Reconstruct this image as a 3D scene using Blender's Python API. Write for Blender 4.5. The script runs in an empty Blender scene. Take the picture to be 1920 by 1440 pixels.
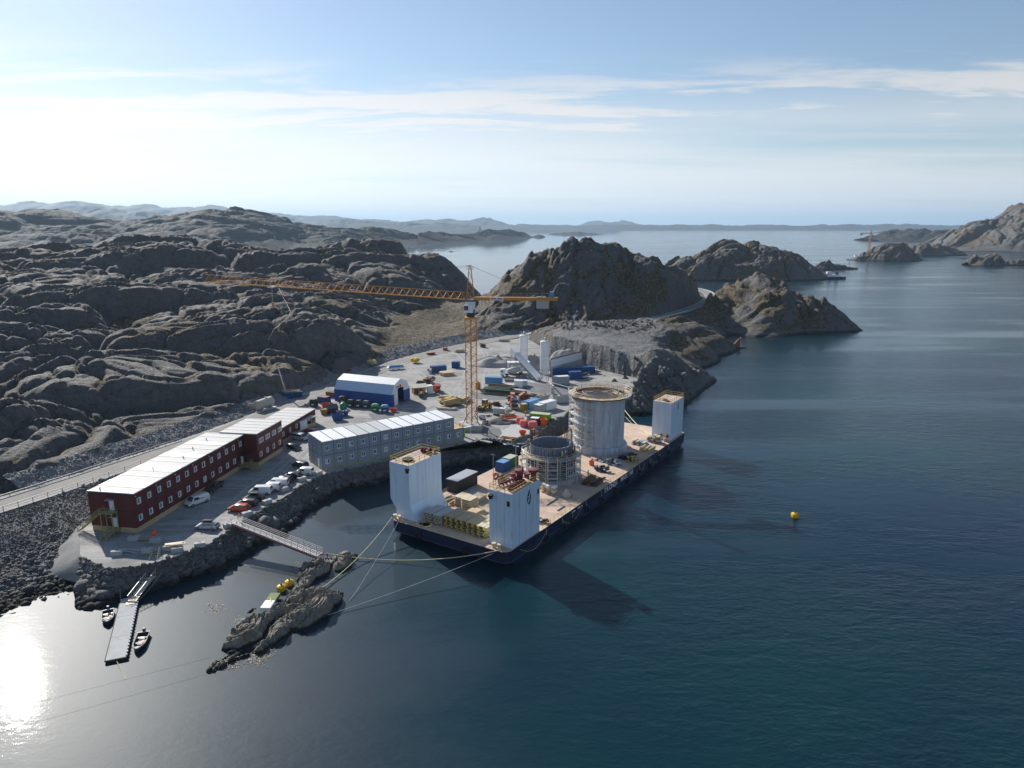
import bpy, bmesh, math, random
import numpy as np
from mathutils import Vector, Matrix

# ------------------------------------------------------------------ camera
SC = bpy.context.scene
COL = SC.collection
F_PX, HORIZON, CAM_H = 1331.0, 423.0, 62.0
PITCH = math.atan((720.0 - HORIZON) / F_PX)
cam_d = bpy.data.cameras.new("camera")
cam_d.sensor_width = 36.0
cam_d.lens = F_PX / 1920.0 * 36.0
cam_d.clip_start = 0.5
cam_d.clip_end = 200000.0
cam = bpy.data.objects.new("camera", cam_d)
cam.location = (0, 0, CAM_H)
cam.rotation_euler = (math.pi / 2 - PITCH, 0, 0)
COL.objects.link(cam)
SC.camera = cam

# ------------------------------------------------------------------ sky, sun, exposure
SUN_EL, SUN_AZ = math.radians(29.0), math.radians(-38.0)      # azimuth from +Y, negative = to the left
world = bpy.data.worlds.new("World")
SC.world = world
world.use_nodes = True


def world_nodes():
    nt = world.node_tree
    N, L = nt.nodes, nt.links
    N.clear()
    out = N.new("ShaderNodeOutputWorld")
    bg = N.new("ShaderNodeBackground")
    bg.inputs["Strength"].default_value = 0.077
    sky = N.new("ShaderNodeTexSky")
    sky.sky_type = 'NISHITA'
    sky.sun_disc = False
    sky.sun_elevation = SUN_EL
    sky.sun_rotation = SUN_AZ
    sky.altitude = 50
    sky.air_density = 1.0
    sky.dust_density = 0.3
    sky.ozone_density = 3.0
    hs = N.new("ShaderNodeHueSaturation"); hs.inputs["Saturation"].default_value = 0.92
    L.new(sky.outputs[0], hs.inputs["Color"])
    tc = N.new("ShaderNodeTexCoord")
    sep = N.new("ShaderNodeSeparateXYZ")
    L.new(tc.outputs["Generated"], sep.inputs[0])

    def math_(op, a, b=None, clamp=False):
        n = N.new("ShaderNodeMath"); n.operation = op; n.use_clamp = clamp
        for i, v in enumerate((a, b)):
            if v is None: continue
            if isinstance(v, (int, float)): n.inputs[i].default_value = v
            else: L.new(v, n.inputs[i])
        return n.outputs[0]

    def ramp(v, lo, hi):
        n = N.new("ShaderNodeMapRange"); n.interpolation_type = 'SMOOTHSTEP'
        n.inputs["From Min"].default_value = lo; n.inputs["From Max"].default_value = hi
        L.new(v, n.inputs["Value"])
        return n.outputs[0]
    z = math_('MAXIMUM', sep.outputs["Z"], 0.015)
    zz = math_('ADD', z, 0.06)
    cx = math_('DIVIDE', sep.outputs["X"], zz)
    cy = math_('DIVIDE', sep.outputs["Y"], zz)
    cmb = N.new("ShaderNodeCombineXYZ")
    L.new(math_('MULTIPLY', cx, 0.30), cmb.inputs[0]); L.new(math_('MULTIPLY', cy, 0.85), cmb.inputs[1])

    def noise(scale, detail, rough, off):
        m = N.new("ShaderNodeMapping"); m.inputs["Location"].default_value = off
        L.new(cmb.outputs[0], m.inputs[0])
        n = N.new("ShaderNodeTexNoise")
        n.inputs["Scale"].default_value = scale; n.inputs["Detail"].default_value = detail
        n.inputs["Roughness"].default_value = rough; n.inputs["Distortion"].default_value = 0.35
        L.new(m.outputs[0], n.inputs["Vector"])
        return n.outputs["Fac"]
    n1 = noise(0.55, 9, 0.62, (3.1, 1.7, 0))
    n2 = noise(2.6, 10, 0.66, (7.0, 2.2, 0))
    # thin veil low in the sky, streaks above it
    veil = math_('MULTIPLY', ramp(sep.outputs["Z"], 0.19, 0.08), ramp(n1, 0.25, 0.55))
    band = math_('MULTIPLY', ramp(sep.outputs["Z"], 0.22, 0.15), ramp(sep.outputs["Z"], 0.06, 0.12))
    streak = math_('MULTIPLY', band, ramp(math_('ADD', math_('MULTIPLY', n1, 0.55), math_('MULTIPLY', n2, 0.45)), 0.485, 0.575))
    fac = math_('MAXIMUM', math_('MULTIPLY', veil, 0.85), math_('MULTIPLY', streak, 1.0), True)
    # cloud takes the sky's own brightness at that place, desaturated and lifted
    bw = N.new("ShaderNodeRGBToBW"); L.new(sky.outputs[0], bw.inputs[0])
    cc = N.new("ShaderNodeMix"); cc.data_type = 'RGBA'; cc.blend_type = 'MULTIPLY'
    cc.inputs["Factor"].default_value = 1.0
    g = N.new("ShaderNodeCombineColor")
    up = math_('ADD', math_('MULTIPLY', bw.outputs[0], 0.68), 4.0)
    for i in range(3): L.new(up, g.inputs[i])
    L.new(g.outputs[0], cc.inputs["A"]); cc.inputs["B"].default_value = (1.0, 1.0, 1.0, 1)
    mx = N.new("ShaderNodeMix"); mx.data_type = 'RGBA'
    L.new(fac, mx.inputs["Factor"]); L.new(hs.outputs[0], mx.inputs["A"]); L.new(cc.outputs["Result"], mx.inputs["B"])
    L.new(mx.outputs["Result"], bg.inputs["Color"])
    L.new(bg.outputs[0], out.inputs["Surface"])


world_nodes()
sun_d = bpy.data.lights.new("sun", 'SUN')
sun_d.energy = 5.0
sun_d.angle = math.radians(0.53)
sun_d.color = (1.0, 0.95, 0.88)
sun = bpy.data.objects.new("sun", sun_d)
sdir = Vector((math.sin(SUN_AZ) * math.cos(SUN_EL), math.cos(SUN_AZ) * math.cos(SUN_EL), math.sin(SUN_EL)))
sun.rotation_euler = sdir.to_track_quat('Z', 'Y').to_euler()
COL.objects.link(sun)
SC.view_settings.view_transform = 'Standard'
SC.view_settings.look = 'None'
SC.view_settings.exposure = 0.5
SC.view_settings.gamma = 1.0
SC.view_settings.use_curve_mapping = False
SC.cycles.max_bounces = 6
SC.cycles.volume_bounces = 0
SC.cycles.use_denoising = True
SC.cycles.sample_clamp_indirect = 6.0

# ------------------------------------------------------------------ geometry of the survey: a pixel of the photograph to a place
SP, CP = math.sin(PITCH), math.cos(PITCH)


def at(px, py, z=0.0):
    """Place on the level z that the photograph shows at a pixel."""
    u, v = (px - 960) / F_PX, (py - 720) / F_PX
    t = (CAM_H - z) / (SP + v * CP)
    return Vector((u * t, (CP - v * SP) * t, z))


def far(px, py, Y):
    """Place at the distance Y that the photograph shows at a pixel."""
    u, v = (px - 960) / F_PX, (py - 720) / F_PX
    t = Y / (CP - v * SP)
    return Vector((u * t, Y, CAM_H - (SP + v * CP) * t))


# ------------------------------------------------------------------ noise
def _hash(ix, iy, seed):
    h = (ix.astype(np.int64) * 374761393 + iy.astype(np.int64) * 668265263 + seed * 1442695041) & 0xFFFFFFFF
    h = ((h ^ (h >> 13)) * 1274126177) & 0xFFFFFFFF
    h = ((h ^ (h >> 16)) * 2246822519) & 0xFFFFFFFF
    return ((h ^ (h >> 15)) & 0xFFFFFF) / float(0x1000000)


def vnoise(x, y, seed=0):
    ix, iy = np.floor(x), np.floor(y)
    fx, fy = x - ix, y - iy
    fx = fx * fx * fx * (fx * (fx * 6 - 15) + 10); fy = fy * fy * fy * (fy * (fy * 6 - 15) + 10)
    ix = ix.astype(np.int64); iy = iy.astype(np.int64)
    a, b = _hash(ix, iy, seed), _hash(ix + 1, iy, seed)
    c, d = _hash(ix, iy + 1, seed), _hash(ix + 1, iy + 1, seed)
    return (a + (b - a) * fx) * (1 - fy) + (c + (d - c) * fx) * fy - 0.5


def fbm(x, y, octaves=4, seed=0, gain=0.5):
    r, a = 0.0, 1.0
    for k in range(octaves):
        r = r + a * vnoise(x * 2 ** k + 13.7 * k, y * 2 ** k + 7.1 * k, seed + k)
        a *= gain
    return r


def worley(x, y, seed=0, full=False):
    """F1, F2, hash of the nearest cell"""
    ix, iy = np.floor(x).astype(np.int64), np.floor(y).astype(np.int64)
    f1 = np.full(x.shape, 9.0); f2 = np.full(x.shape, 9.0); hid = np.zeros(x.shape); oy = np.zeros(x.shape)
    for dx in (-1, 0, 1):
        for dy in (-1, 0, 1):
            cx, cy = ix + dx, iy + dy
            px = cx + 0.1 + 0.8 * _hash(cx, cy, seed); py = cy + 0.1 + 0.8 * _hash(cx, cy, seed + 57)
            d = np.hypot(px - x, py - y)
            near = d < f1
            f2 = np.where(near, f1, np.minimum(f2, d))
            hid = np.where(near, _hash(cx, cy, seed + 91), hid)
            oy = np.where(near, y - py, oy)
            f1 = np.where(near, d, f1)
    return (f1, f2, hid, oy) if full else (f1, f2, hid)


def sstep(x, a, b):
    t = np.clip((x - a) / (b - a), 0, 1)
    return t * t * (3 - 2 * t)


def rock_relief(x, y, scale=1.0, strike=0.6, rough=1.0):
    """Glacier-smoothed gneiss: elongated whalebacks split by crevices. Returns height and how deep in a crevice."""
    c, s = math.cos(strike), math.sin(strike)
    u, v = (x * c + y * s) / scale, (-x * s + y * c) / scale
    wu = u + 30 * fbm(u / 60, v / 60, 3, 5) + 3 * fbm(u / 9, v / 9, 2, 15); wv = v + 30 * fbm(u / 60, v / 60, 3, 9) + 2.5 * fbm(u / 9, v / 9, 2, 19)
    h = np.zeros_like(x); crev = np.zeros_like(x)
    for size, amp, st, sd in ((54, 9.0, 1.7, 1), (22, 3.7, 1.6, 2), (8.5, 2.0 * rough, 1.6, 3), (3.4, 0.85 * rough, 1.5, 4)):
        f1, f2, hid, oy = worley(wu / (size * st), wv / size, sd * 11, True)
        d = f2 - f1
        h += amp * ((1 - np.exp(-4.5 * d)) * 0.62 + (hid - 0.5) * 0.8 * np.minimum(1, d * 6) - oy * (0.55 + 0.9 * (hid - 0.4)) * np.minimum(1, d * 5) + (0.35 - f1) * 0.35)
        if size > 5:
            h -= amp * 0.30 * np.exp(-(d / 0.045) ** 2)
            crev = np.maximum(crev, (1 - sstep(d, 0.015, 0.16 if size > 15 else 0.11)) * (0.6 + 0.4 * min(1, size / 20)))
    h += 1.2 * rough * fbm(wu / 16, wv / 5, 5, 21, 0.55)
    return h * scale, crev


def in_poly(x, y, poly):
    inside = np.zeros(x.shape, bool)
    n = len(poly)
    for i in range(n):
        x1, y1 = poly[i][:2]; x2, y2 = poly[(i + 1) % n][:2]
        if y1 == y2: continue
        cond = (y1 > y) != (y2 > y)
        inside ^= cond & (x < (x2 - x1) * (y - y1) / (y2 - y1) + x1)
    return inside


def dist_line(x, y, pts, closed=False):
    """Distance to a polyline and the height of the line at the nearest place."""
    best = np.full(x.shape, 1e9); zz = np.zeros(x.shape)
    n = len(pts)
    for i in range(n if closed else n - 1):
        a, b = pts[i], pts[(i + 1) % n]
        dx, dy = b[0] - a[0], b[1] - a[1]
        t = np.clip(((x - a[0]) * dx + (y - a[1]) * dy) / (dx * dx + dy * dy + 1e-9), 0, 1)
        d = np.hypot(x - a[0] - t * dx, y - a[1] - t * dy)
        near = d < best
        zz = np.where(near, a[2] + t * (b[2] - a[2]), zz) if len(a) > 2 else zz
        best = np.where(near, d, best)
    return best, zz


# ------------------------------------------------------------------ objects and tags
def tag(o, label=None, cat=None, group=None, kind=None):
    if label: o["label"] = label
    if cat: o["category"] = cat
    if group: o["group"] = group
    if kind: o["kind"] = kind
    return o


def thing(name, label, cat, loc=(0, 0, 0), rz=0.0, group=None):
    o = bpy.data.objects.new(name, None)
    o.empty_display_size = 0.5
    o.location = loc
    o.rotation_euler = (0, 0, rz)
    COL.objects.link(o)
    return tag(o, label, cat, group)


def link_mesh(name, me, mat, parent=None):
    o = bpy.data.objects.new(name, me)
    if mat is not None and not me.materials:
        me.materials.append(mat)
    COL.objects.link(o)
    if parent is not None:
        o.parent = parent
    return o


def np_mesh(name, V, Fq, smooth=False):
    """Mesh from numpy vertices and an (n,3) or (n,4) face array."""
    me = bpy.data.meshes.new(name)
    V = np.asarray(V, np.float32); Fq = np.asarray(Fq, np.int32)
    k = Fq.shape[1]
    me.vertices.add(len(V)); me.vertices.foreach_set("co", V.ravel())
    me.loops.add(Fq.size); me.loops.foreach_set("vertex_index", Fq.ravel())
    me.polygons.add(len(Fq))
    me.polygons.foreach_set("loop_start", np.arange(0, Fq.size, k, dtype=np.int32))
    me.polygons.foreach_set("loop_total", np.full(len(Fq), k, np.int32))
    if smooth:
        me.polygons.foreach_set("use_smooth", np.ones(len(Fq), bool))
    me.update(calc_edges=True)
    return me


def add_attr(me, name, values):
    a = me.attributes.new(name, 'FLOAT', 'POINT')
    a.data.foreach_set("value", np.asarray(values, np.float32).ravel())


def copy_tree(o, parent=None):
    c = o.copy()
    COL.objects.link(c)
    c.parent = parent
    for ch in list(o.children):
        copy_tree(ch, c)
    return c


# ------------------------------------------------------------------ materials
MATS = {}


def new_mat(name):
    m = bpy.data.materials.new(name)
    m.use_nodes = True
    nt = m.node_tree
    b = nt.nodes["Principled BSDF"]
    return m, nt, b


def rgba(c, k=1.0):
    return (c[0] * k, c[1] * k, c[2] * k, 1.0)


def mat(name, color, rough=0.6, metal=0.0, var=0.18, scale=1.2, stain=None, stain_amt=0.35, bump=0.0, bscale=8.0, vertical=False, spec=0.4):
    """Painted or mineral surface with uneven tone, optional stains and fine relief."""
    if name in MATS: return MATS[name]
    m, nt, b = new_mat(name)
    N, L = nt.nodes, nt.links
    tc = N.new("ShaderNodeTexCoord")
    vec = tc.outputs["Object"]
    if vertical:
        mp = N.new("ShaderNodeMapping"); mp.inputs["Scale"].default_value = (1, 1, 0.12)
        L.new(vec, mp.inputs[0]); vec = mp.outputs[0]
    n = N.new("ShaderNodeTexNoise"); n.inputs["Scale"].default_value = scale
    n.inputs["Detail"].default_value = 6; n.inputs["Roughness"].default_value = 0.65
    L.new(vec, n.inputs["Vector"])
    r = N.new("ShaderNodeValToRGB")
    r.color_ramp.elements[0].position = 0.3; r.color_ramp.elements[0].color = rgba(color, 1 - var)
    r.color_ramp.elements[1].position = 0.72; r.color_ramp.elements[1].color = rgba(color, 1 + var * 0.6)
    L.new(n.outputs["Fac"], r.inputs[0])
    col = r.outputs[0]
    if stain:
        n2 = N.new("ShaderNodeTexNoise"); n2.inputs["Scale"].default_value = scale * 2.3
        n2.inputs["Detail"].default_value = 8; n2.inputs["Roughness"].default_value = 0.7
        L.new(vec, n2.inputs["Vector"])
        mr = N.new("ShaderNodeMapRange"); mr.interpolation_type = 'SMOOTHSTEP'
        mr.inputs["From Min"].default_value = 0.52; mr.inputs["From Max"].default_value = 0.72
        mr.inputs["To Max"].default_value = stain_amt
        L.new(n2.outputs["Fac"], mr.inputs["Value"])
        mx = N.new("ShaderNodeMix"); mx.data_type = 'RGBA'
        L.new(mr.outputs[0], mx.inputs["Factor"]); L.new(col, mx.inputs["A"]); mx.inputs["B"].default_value = rgba(stain)
        col = mx.outputs["Result"]
    L.new(col, b.inputs["Base Color"])
    b.inputs["Roughness"].default_value = rough
    b.inputs["Metallic"].default_value = metal
    b.inputs["Specular IOR Level"].default_value = spec
    if bump > 0:
        n3 = N.new("ShaderNodeTexNoise"); n3.inputs["Scale"].default_value = bscale
        n3.inputs["Detail"].default_value = 5
        L.new(tc.outputs["Object"], n3.inputs["Vector"])
        bp = N.new("ShaderNodeBump"); bp.inputs["Strength"].default_value = bump; bp.inputs["Distance"].default_value = 0.1
        L.new(n3.outputs["Fac"], bp.inputs["Height"]); L.new(bp.outputs[0], b.inputs["Normal"])
    MATS[name] = m
    return m


def rock_material(name, base, veg_cols, wet=True, gscale=1.0, tide=(1.6, 0.8, -0.4)):
    m, nt, b = new_mat(name)
    N, L = nt.nodes, nt.links
    geo = N.new("ShaderNodeNewGeometry")
    pos = geo.outputs["Position"]

    def noise(scale, detail=6, rough=0.65, vec=pos):
        n = N.new("ShaderNodeTexNoise"); n.inputs["Scale"].default_value = scale * gscale
        n.inputs["Detail"].default_value = detail; n.inputs["Roughness"].default_value = rough
        L.new(vec, n.inputs["Vector"]); return n.outputs["Fac"]

    def mrange(v, a, c, lo=0.0, hi=1.0):
        n = N.new("ShaderNodeMapRange"); n.interpolation_type = 'SMOOTHSTEP'
        for k, x in (("From Min", a), ("From Max", c), ("To Min", lo), ("To Max", hi)): n.inputs[k].default_value = x
        L.new(v, n.inputs["Value"]); return n.outputs[0]

    def mix(f, a, c):
        n = N.new("ShaderNodeMix"); n.data_type = 'RGBA'
        if isinstance(f, float): n.inputs["Factor"].default_value = f
        else: L.new(f, n.inputs["Factor"])
        for k, v in (("A", a), ("B", c)):
            if isinstance(v, tuple): n.inputs[k].default_value = v
            else: L.new(v, n.inputs[k])
        return n.outputs["Result"]

    def mul(a, c, op='MULTIPLY'):
        n = N.new("ShaderNodeMath"); n.operation = op
        for i, v in enumerate((a, c)):
            if isinstance(v, (int, float)): n.inputs[i].default_value = v
            else: L.new(v, n.inputs[i])
        return n.outputs[0]
    r = N.new("ShaderNodeValToRGB")
    e = r.color_ramp.elements
    e[0].position = 0.28; e[0].color = rgba(base, 0.62)
    e[1].position = 0.74; e[1].color = rgba(base, 1.28)
    k = e.new(0.5); k.color = rgba((base[0] * 1.02, base[1] * 0.99, base[2] * 0.95))
    L.new(noise(0.35, 9, 0.7), r.inputs[0])
    col = r.outputs[0]
    # lichen and seep streaks
    mp = N.new("ShaderNodeMapping"); mp.inputs["Scale"].default_value = (1, 1, 0.25); L.new(pos, mp.inputs[0])
    col = mix(mrange(noise(0.9, 8, 0.7, mp.outputs[0]), 0.56, 0.74, 0, 0.55), col, rgba((base[0] * 0.42, base[1] * 0.42, base[2] * 0.44)))
    col = mix(mrange(noise(1.9, 6, 0.7), 0.60, 0.75, 0, 0.4), col, rgba((base[0] * 1.6, base[1] * 1.55, base[2] * 1.4)))
    at_ = N.new("ShaderNodeAttribute"); at_.attribute_name = "veg"
    vr = N.new("ShaderNodeValToRGB")
    ve = vr.color_ramp.elements
    ve[0].position = 0.32; ve[0].color = rgba(veg_cols[0])
    ve[1].position = 0.66; ve[1].color = rgba(veg_cols[2])
    kk = ve.new(0.5); kk.color = rgba(veg_cols[1])
    L.new(noise(0.55, 8, 0.75), vr.inputs[0])
    vf = mrange(mul(at_.outputs["Fac"], mul(noise(0.8, 8, 0.75), 1.3, 'MULTIPLY'), 'ADD'), 1.0, 1.18)
    fr = N.new("ShaderNodeAttribute"); fr.attribute_name = "fresh"
    col = mix(mul(fr.outputs["Fac"], mrange(noise(0.5, 6, 0.7, mp.outputs[0]), 0.3, 0.6, 0.55, 1.0)), col, (0.20, 0.208, 0.212, 1))
    col = mix(vf, col, vr.outputs[0])
    if wet:
        sp = N.new("ShaderNodeSeparateXYZ"); L.new(pos, sp.inputs[0])
        zz = mul(sp.outputs["Z"], mul(noise(0.4, 4), -tide[0]), 'ADD')
        col = mix(mrange(zz, tide[1], tide[2], 0, 0.92), col, (0.012, 0.013, 0.011, 1))
    L.new(col, b.inputs["Base Color"])
    b.inputs["Roughness"].default_value = 0.82
    b.inputs["Specular IOR Level"].default_value = 0.3
    bp = N.new("ShaderNodeBump"); bp.inputs["Strength"].default_value = 0.85; bp.inputs["Distance"].default_value = 0.8 / gscale

    def crack(scale):
        wv = N.new("ShaderNodeTexNoise"); wv.inputs["Scale"].default_value = scale * 1.5; wv.inputs["Detail"].default_value = 4
        L.new(pos, wv.inputs["Vector"])
        ad = N.new("ShaderNodeVectorMath"); ad.operation = 'MULTIPLY_ADD'
        L.new(wv.outputs["Color"], ad.inputs[0]); ad.inputs[1].default_value = (1.2 / scale,) * 3; L.new(pos, ad.inputs[2])
        mp2 = N.new("ShaderNodeMapping"); mp2.inputs["Scale"].default_value = (1.0, 1.7, 1.3); mp2.inputs["Rotation"].default_value = (0.3, 0.2, 0.7)
        L.new(ad.outputs[0], mp2.inputs[0])
        vo = N.new("ShaderNodeTexVoronoi"); vo.feature = 'DISTANCE_TO_EDGE'; vo.inputs["Scale"].default_value = scale
        L.new(mp2.outputs[0], vo.inputs["Vector"])
        return mrange(vo.outputs["Distance"], 0.0, 0.07, 0.0, 1.0)
    cr = mul(mul(crack(0.16 * gscale), 0.6), mul(crack(0.45 * gscale), 0.28), 'ADD')
    hgt = mul(mul(noise(0.7, 10, 0.66), mul(noise(2.6, 5, 0.6), 0.35), 'ADD'), mul(vf, mul(noise(2.2, 4, 0.7), 0.7), 'MULTIPLY'), 'ADD')
    hgt = mul(hgt, cr, 'ADD')
    L.new(hgt, bp.inputs["Height"]); L.new(bp.outputs[0], b.inputs["Normal"])
    MATS[name] = m
    return m


GNEISS = (0.126, 0.122, 0.121)
VEG = ((0.032, 0.027, 0.016), (0.10, 0.075, 0.042), (0.29, 0.235, 0.125))
M_ROCK = rock_material("gneiss", GNEISS, VEG)
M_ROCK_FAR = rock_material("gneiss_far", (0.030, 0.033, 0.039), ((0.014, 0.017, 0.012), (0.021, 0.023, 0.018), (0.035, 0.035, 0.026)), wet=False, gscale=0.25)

# ================================================================== SETTING
YARD_Z = 4.0
# ---- water
def water_material():
    m, nt, b = new_mat("sea_water")
    N, L = nt.nodes, nt.links
    geo = N.new("ShaderNodeNewGeometry"); pos = geo.outputs["Position"]

    def noise(scale, sx, sy, detail=3, rough=0.55, rot=0.0, dist=0.0):
        mp = N.new("ShaderNodeMapping"); mp.inputs["Scale"].default_value = (sx, sy, 1); mp.inputs["Rotation"].default_value = (0, 0, rot)
        L.new(pos, mp.inputs[0])
        n = N.new("ShaderNodeTexNoise"); n.inputs["Scale"].default_value = scale; n.inputs["Detail"].default_value = detail
        n.inputs["Roughness"].default_value = rough; n.inputs["Distortion"].default_value = dist
        L.new(mp.outputs[0], n.inputs["Vector"]); return n.outputs["Fac"]

    def mth(op, a, c):
        n = N.new("ShaderNodeMath"); n.operation = op
        for i, v in enumerate((a, c)):
            if isinstance(v, (int, float)): n.inputs[i].default_value = v
            else: L.new(v, n.inputs[i])
        return n.outputs[0]

    def mr(v, a, c, lo, hi):
        n = N.new("ShaderNodeMapRange"); n.interpolation_type = 'SMOOTHSTEP'
        for k, x in (("From Min", a), ("From Max", c), ("To Min", lo), ("To Max", hi)): n.inputs[k].default_value = x
        L.new(v, n.inputs["Value"]); return n.outputs[0]
    # body colour: deep blue, greener over the shallows
    r = N.new("ShaderNodeValToRGB")
    r.color_ramp.elements[0].position = 0.35; r.color_ramp.elements[0].color = (0.0025, 0.016, 0.034, 1)
    r.color_ramp.elements[1].position = 0.72; r.color_ramp.elements[1].color = (0.004, 0.034, 0.037, 1)
    L.new(noise(0.012, 1, 1, 3), r.inputs[0])
    L.new(r.outputs[0], b.inputs["Base Color"])
    b.inputs["IOR"].default_value = 1.333
    # wind: ruffled lanes and calm slicks, sheltered cove by the islet
    sp = N.new("ShaderNodeSeparateXYZ"); L.new(pos, sp.inputs[0])
    wind = mr(noise(0.0042, 1.0, 4.5, 5, 0.6, 0.25, 0.6), 0.38, 0.60, 0.2, 1.0)
    open_ = mr(mth('ADD', mth('MULTIPLY', sp.outputs["X"], 1.0), mth('MULTIPLY', sp.outputs["Y"], -0.15)), -65.0, 45.0, 0.12, 1.0)
    amt = mth('MULTIPLY', wind, open_)
    L.new(mr(amt, 0.1, 1.0, 0.48, 0.30), b.inputs["Roughness"])
    L.new(mr(amt, 0.08, 0.5, 0.18, 0.02), b.inputs["Specular IOR Level"])
    b.inputs["Coat Weight"].default_value = 0.75; b.inputs["Coat IOR"].default_value = 1.333
    L.new(mr(amt, 0.05, 1.0, 0.035, 0.12), b.inputs["Coat Roughness"])
    h = mth('ADD', mth('MULTIPLY', noise(0.16, 1.0, 2.2, 2, 0.5, 0.5, 0.4), 0.42), mth('MULTIPLY', noise(0.62, 1.0, 1.9, 4, 0.6, 0.3, 0.3), 0.30))
    h = mth('ADD', h, mth('MULTIPLY', noise(2.1, 1.0, 1.6, 3, 0.6, 0.8), 0.085))
    bp = N.new("ShaderNodeBump"); bp.inputs["Distance"].default_value = 0.62
    L.new(amt, bp.inputs["Strength"])
    L.new(h, bp.inputs["Height"]); L.new(bp.outputs[0], b.inputs["Normal"]); L.new(bp.outputs[0], b.inputs["Coat Normal"])
    MATS["water"] = m
    return m


SEA = 60000.0
sea = link_mesh("sea", np_mesh("sea", [(-SEA, -3000, 0), (SEA, -3000, 0), (SEA, SEA, 0), (-SEA, SEA, 0)], [[0, 1, 2, 3]]), water_material())
tag(sea, kind="structure")

# ---- outlines (survey points)
BANK = [  # top of the riprap, waterline
    ((150, 1042), (150, 1125)), ((200, 1066), (200, 1127)), ((270, 1060), (275, 1106)),
    ((330, 1044), (335, 1088)), ((395, 1018), (420, 1061)), ((440, 988), (478, 1020)), ((480, 962), (520, 1000)), ((545, 925), (575, 953)),
    ((578, 902), (605, 936)), ((606, 890), (640, 919)), ((700, 870), (720, 900)), ((800, 848), (815, 882)), ((880, 830), (882, 868)),
    ((915, 824), (930, 862)), ((962, 832), (978, 851)), ((1003, 815), (1015, 836)), ((1042, 790), (1062, 806)), ((1078, 765), (1102, 790)), ((1112, 745), (1152, 786))]
bank_top = [at(p[0], p[1], YARD_Z) for p, q in BANK]
bank_low = [at(q[0], q[1], 0.0) for p, q in BANK]
BENCH_FRONT = [at(x, y, 13.0) for x, y in [(1222, 672), (1180, 663), (1140, 656), (1100, 648), (1065, 641), (1030, 635)]]
BENCH_BACK = [at(x, y, 14.0) for x, y in [(1020, 622), (1060, 606), (1150, 604), (1245, 612), (1262, 645)]]
YARD_BACK = [(985, 632), (940, 632), (870, 648), (800, 663), (730, 685), (660, 712), (600, 738), (540, 762), (480, 786), (420, 812), (350, 842), (280, 872), (210, 905), (168, 940), (150, 990)]
yard_poly = bank_top[:] + [at(1172, 748, YARD_Z)] + [Vector((p.x, p.y, YARD_Z)) for p in BENCH_FRONT] + [at(1012, 648, YARD_Z)] + [at(x, y, YARD_Z) for x, y in YARD_BACK]
# road along the foot of the hill
ROAD = [at(-220, 1010, 7.2), at(-80, 972, 7.0), at(30, 938, 6.8), at(140, 903, 6.6), at(260, 862, 6.4), at(380, 822, 6.0), at(480, 785, 5.4), at(560, 752, 4.6), at(620, 728, 4.15), at(690, 700, 4.05), at(760, 674, 4.05), at(850, 652, 4.05), at(930, 636, 4.1), at(985, 627, 4.6), at(1035, 621, 6.0), at(1100, 616, 8.2), at(1190, 604, 10.0), at(1255, 591, 10.4), at(1305, 576, 10.4), at(1330, 563, 10.4), at(1333, 552, 10.4), at(1318, 545, 10.4), at(1295, 541, 10.4), at(1270, 538, 10.4)]


def smooth_line(pts, step=2.0, it=3):
    P = [Vector(p) for p in pts]
    for _ in range(it):
        Q = [P[0]]
        for a, b in zip(P, P[1:]):
            Q += [a * 0.75 + b * 0.25, a * 0.25 + b * 0.75]
        P = Q + [P[-1]]
    out = [P[0]]
    acc = 0.0
    for a, b in zip(P, P[1:]):
        if (b - out[-1]).length >= step: out.append(b)
    out.append(P[-1])
    return out


road_line = smooth_line(ROAD, 2.5)
# rubble slope from the road down to the water, left of the barracks
left_top = [at(-260, 1042, 7.1), at(-80, 986, 7.0), at(0, 962, 6.9), at(70, 941, 6.7), at(130, 922, 6.6), at(172, 908, 6.5)]
left_low = [at(-260, 1270, -1), at(-80, 1207, -1), at(0, 1176, -1), at(60, 1146, -1), at(120, 1131, -1), at(215, 1129, -1)]

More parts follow.
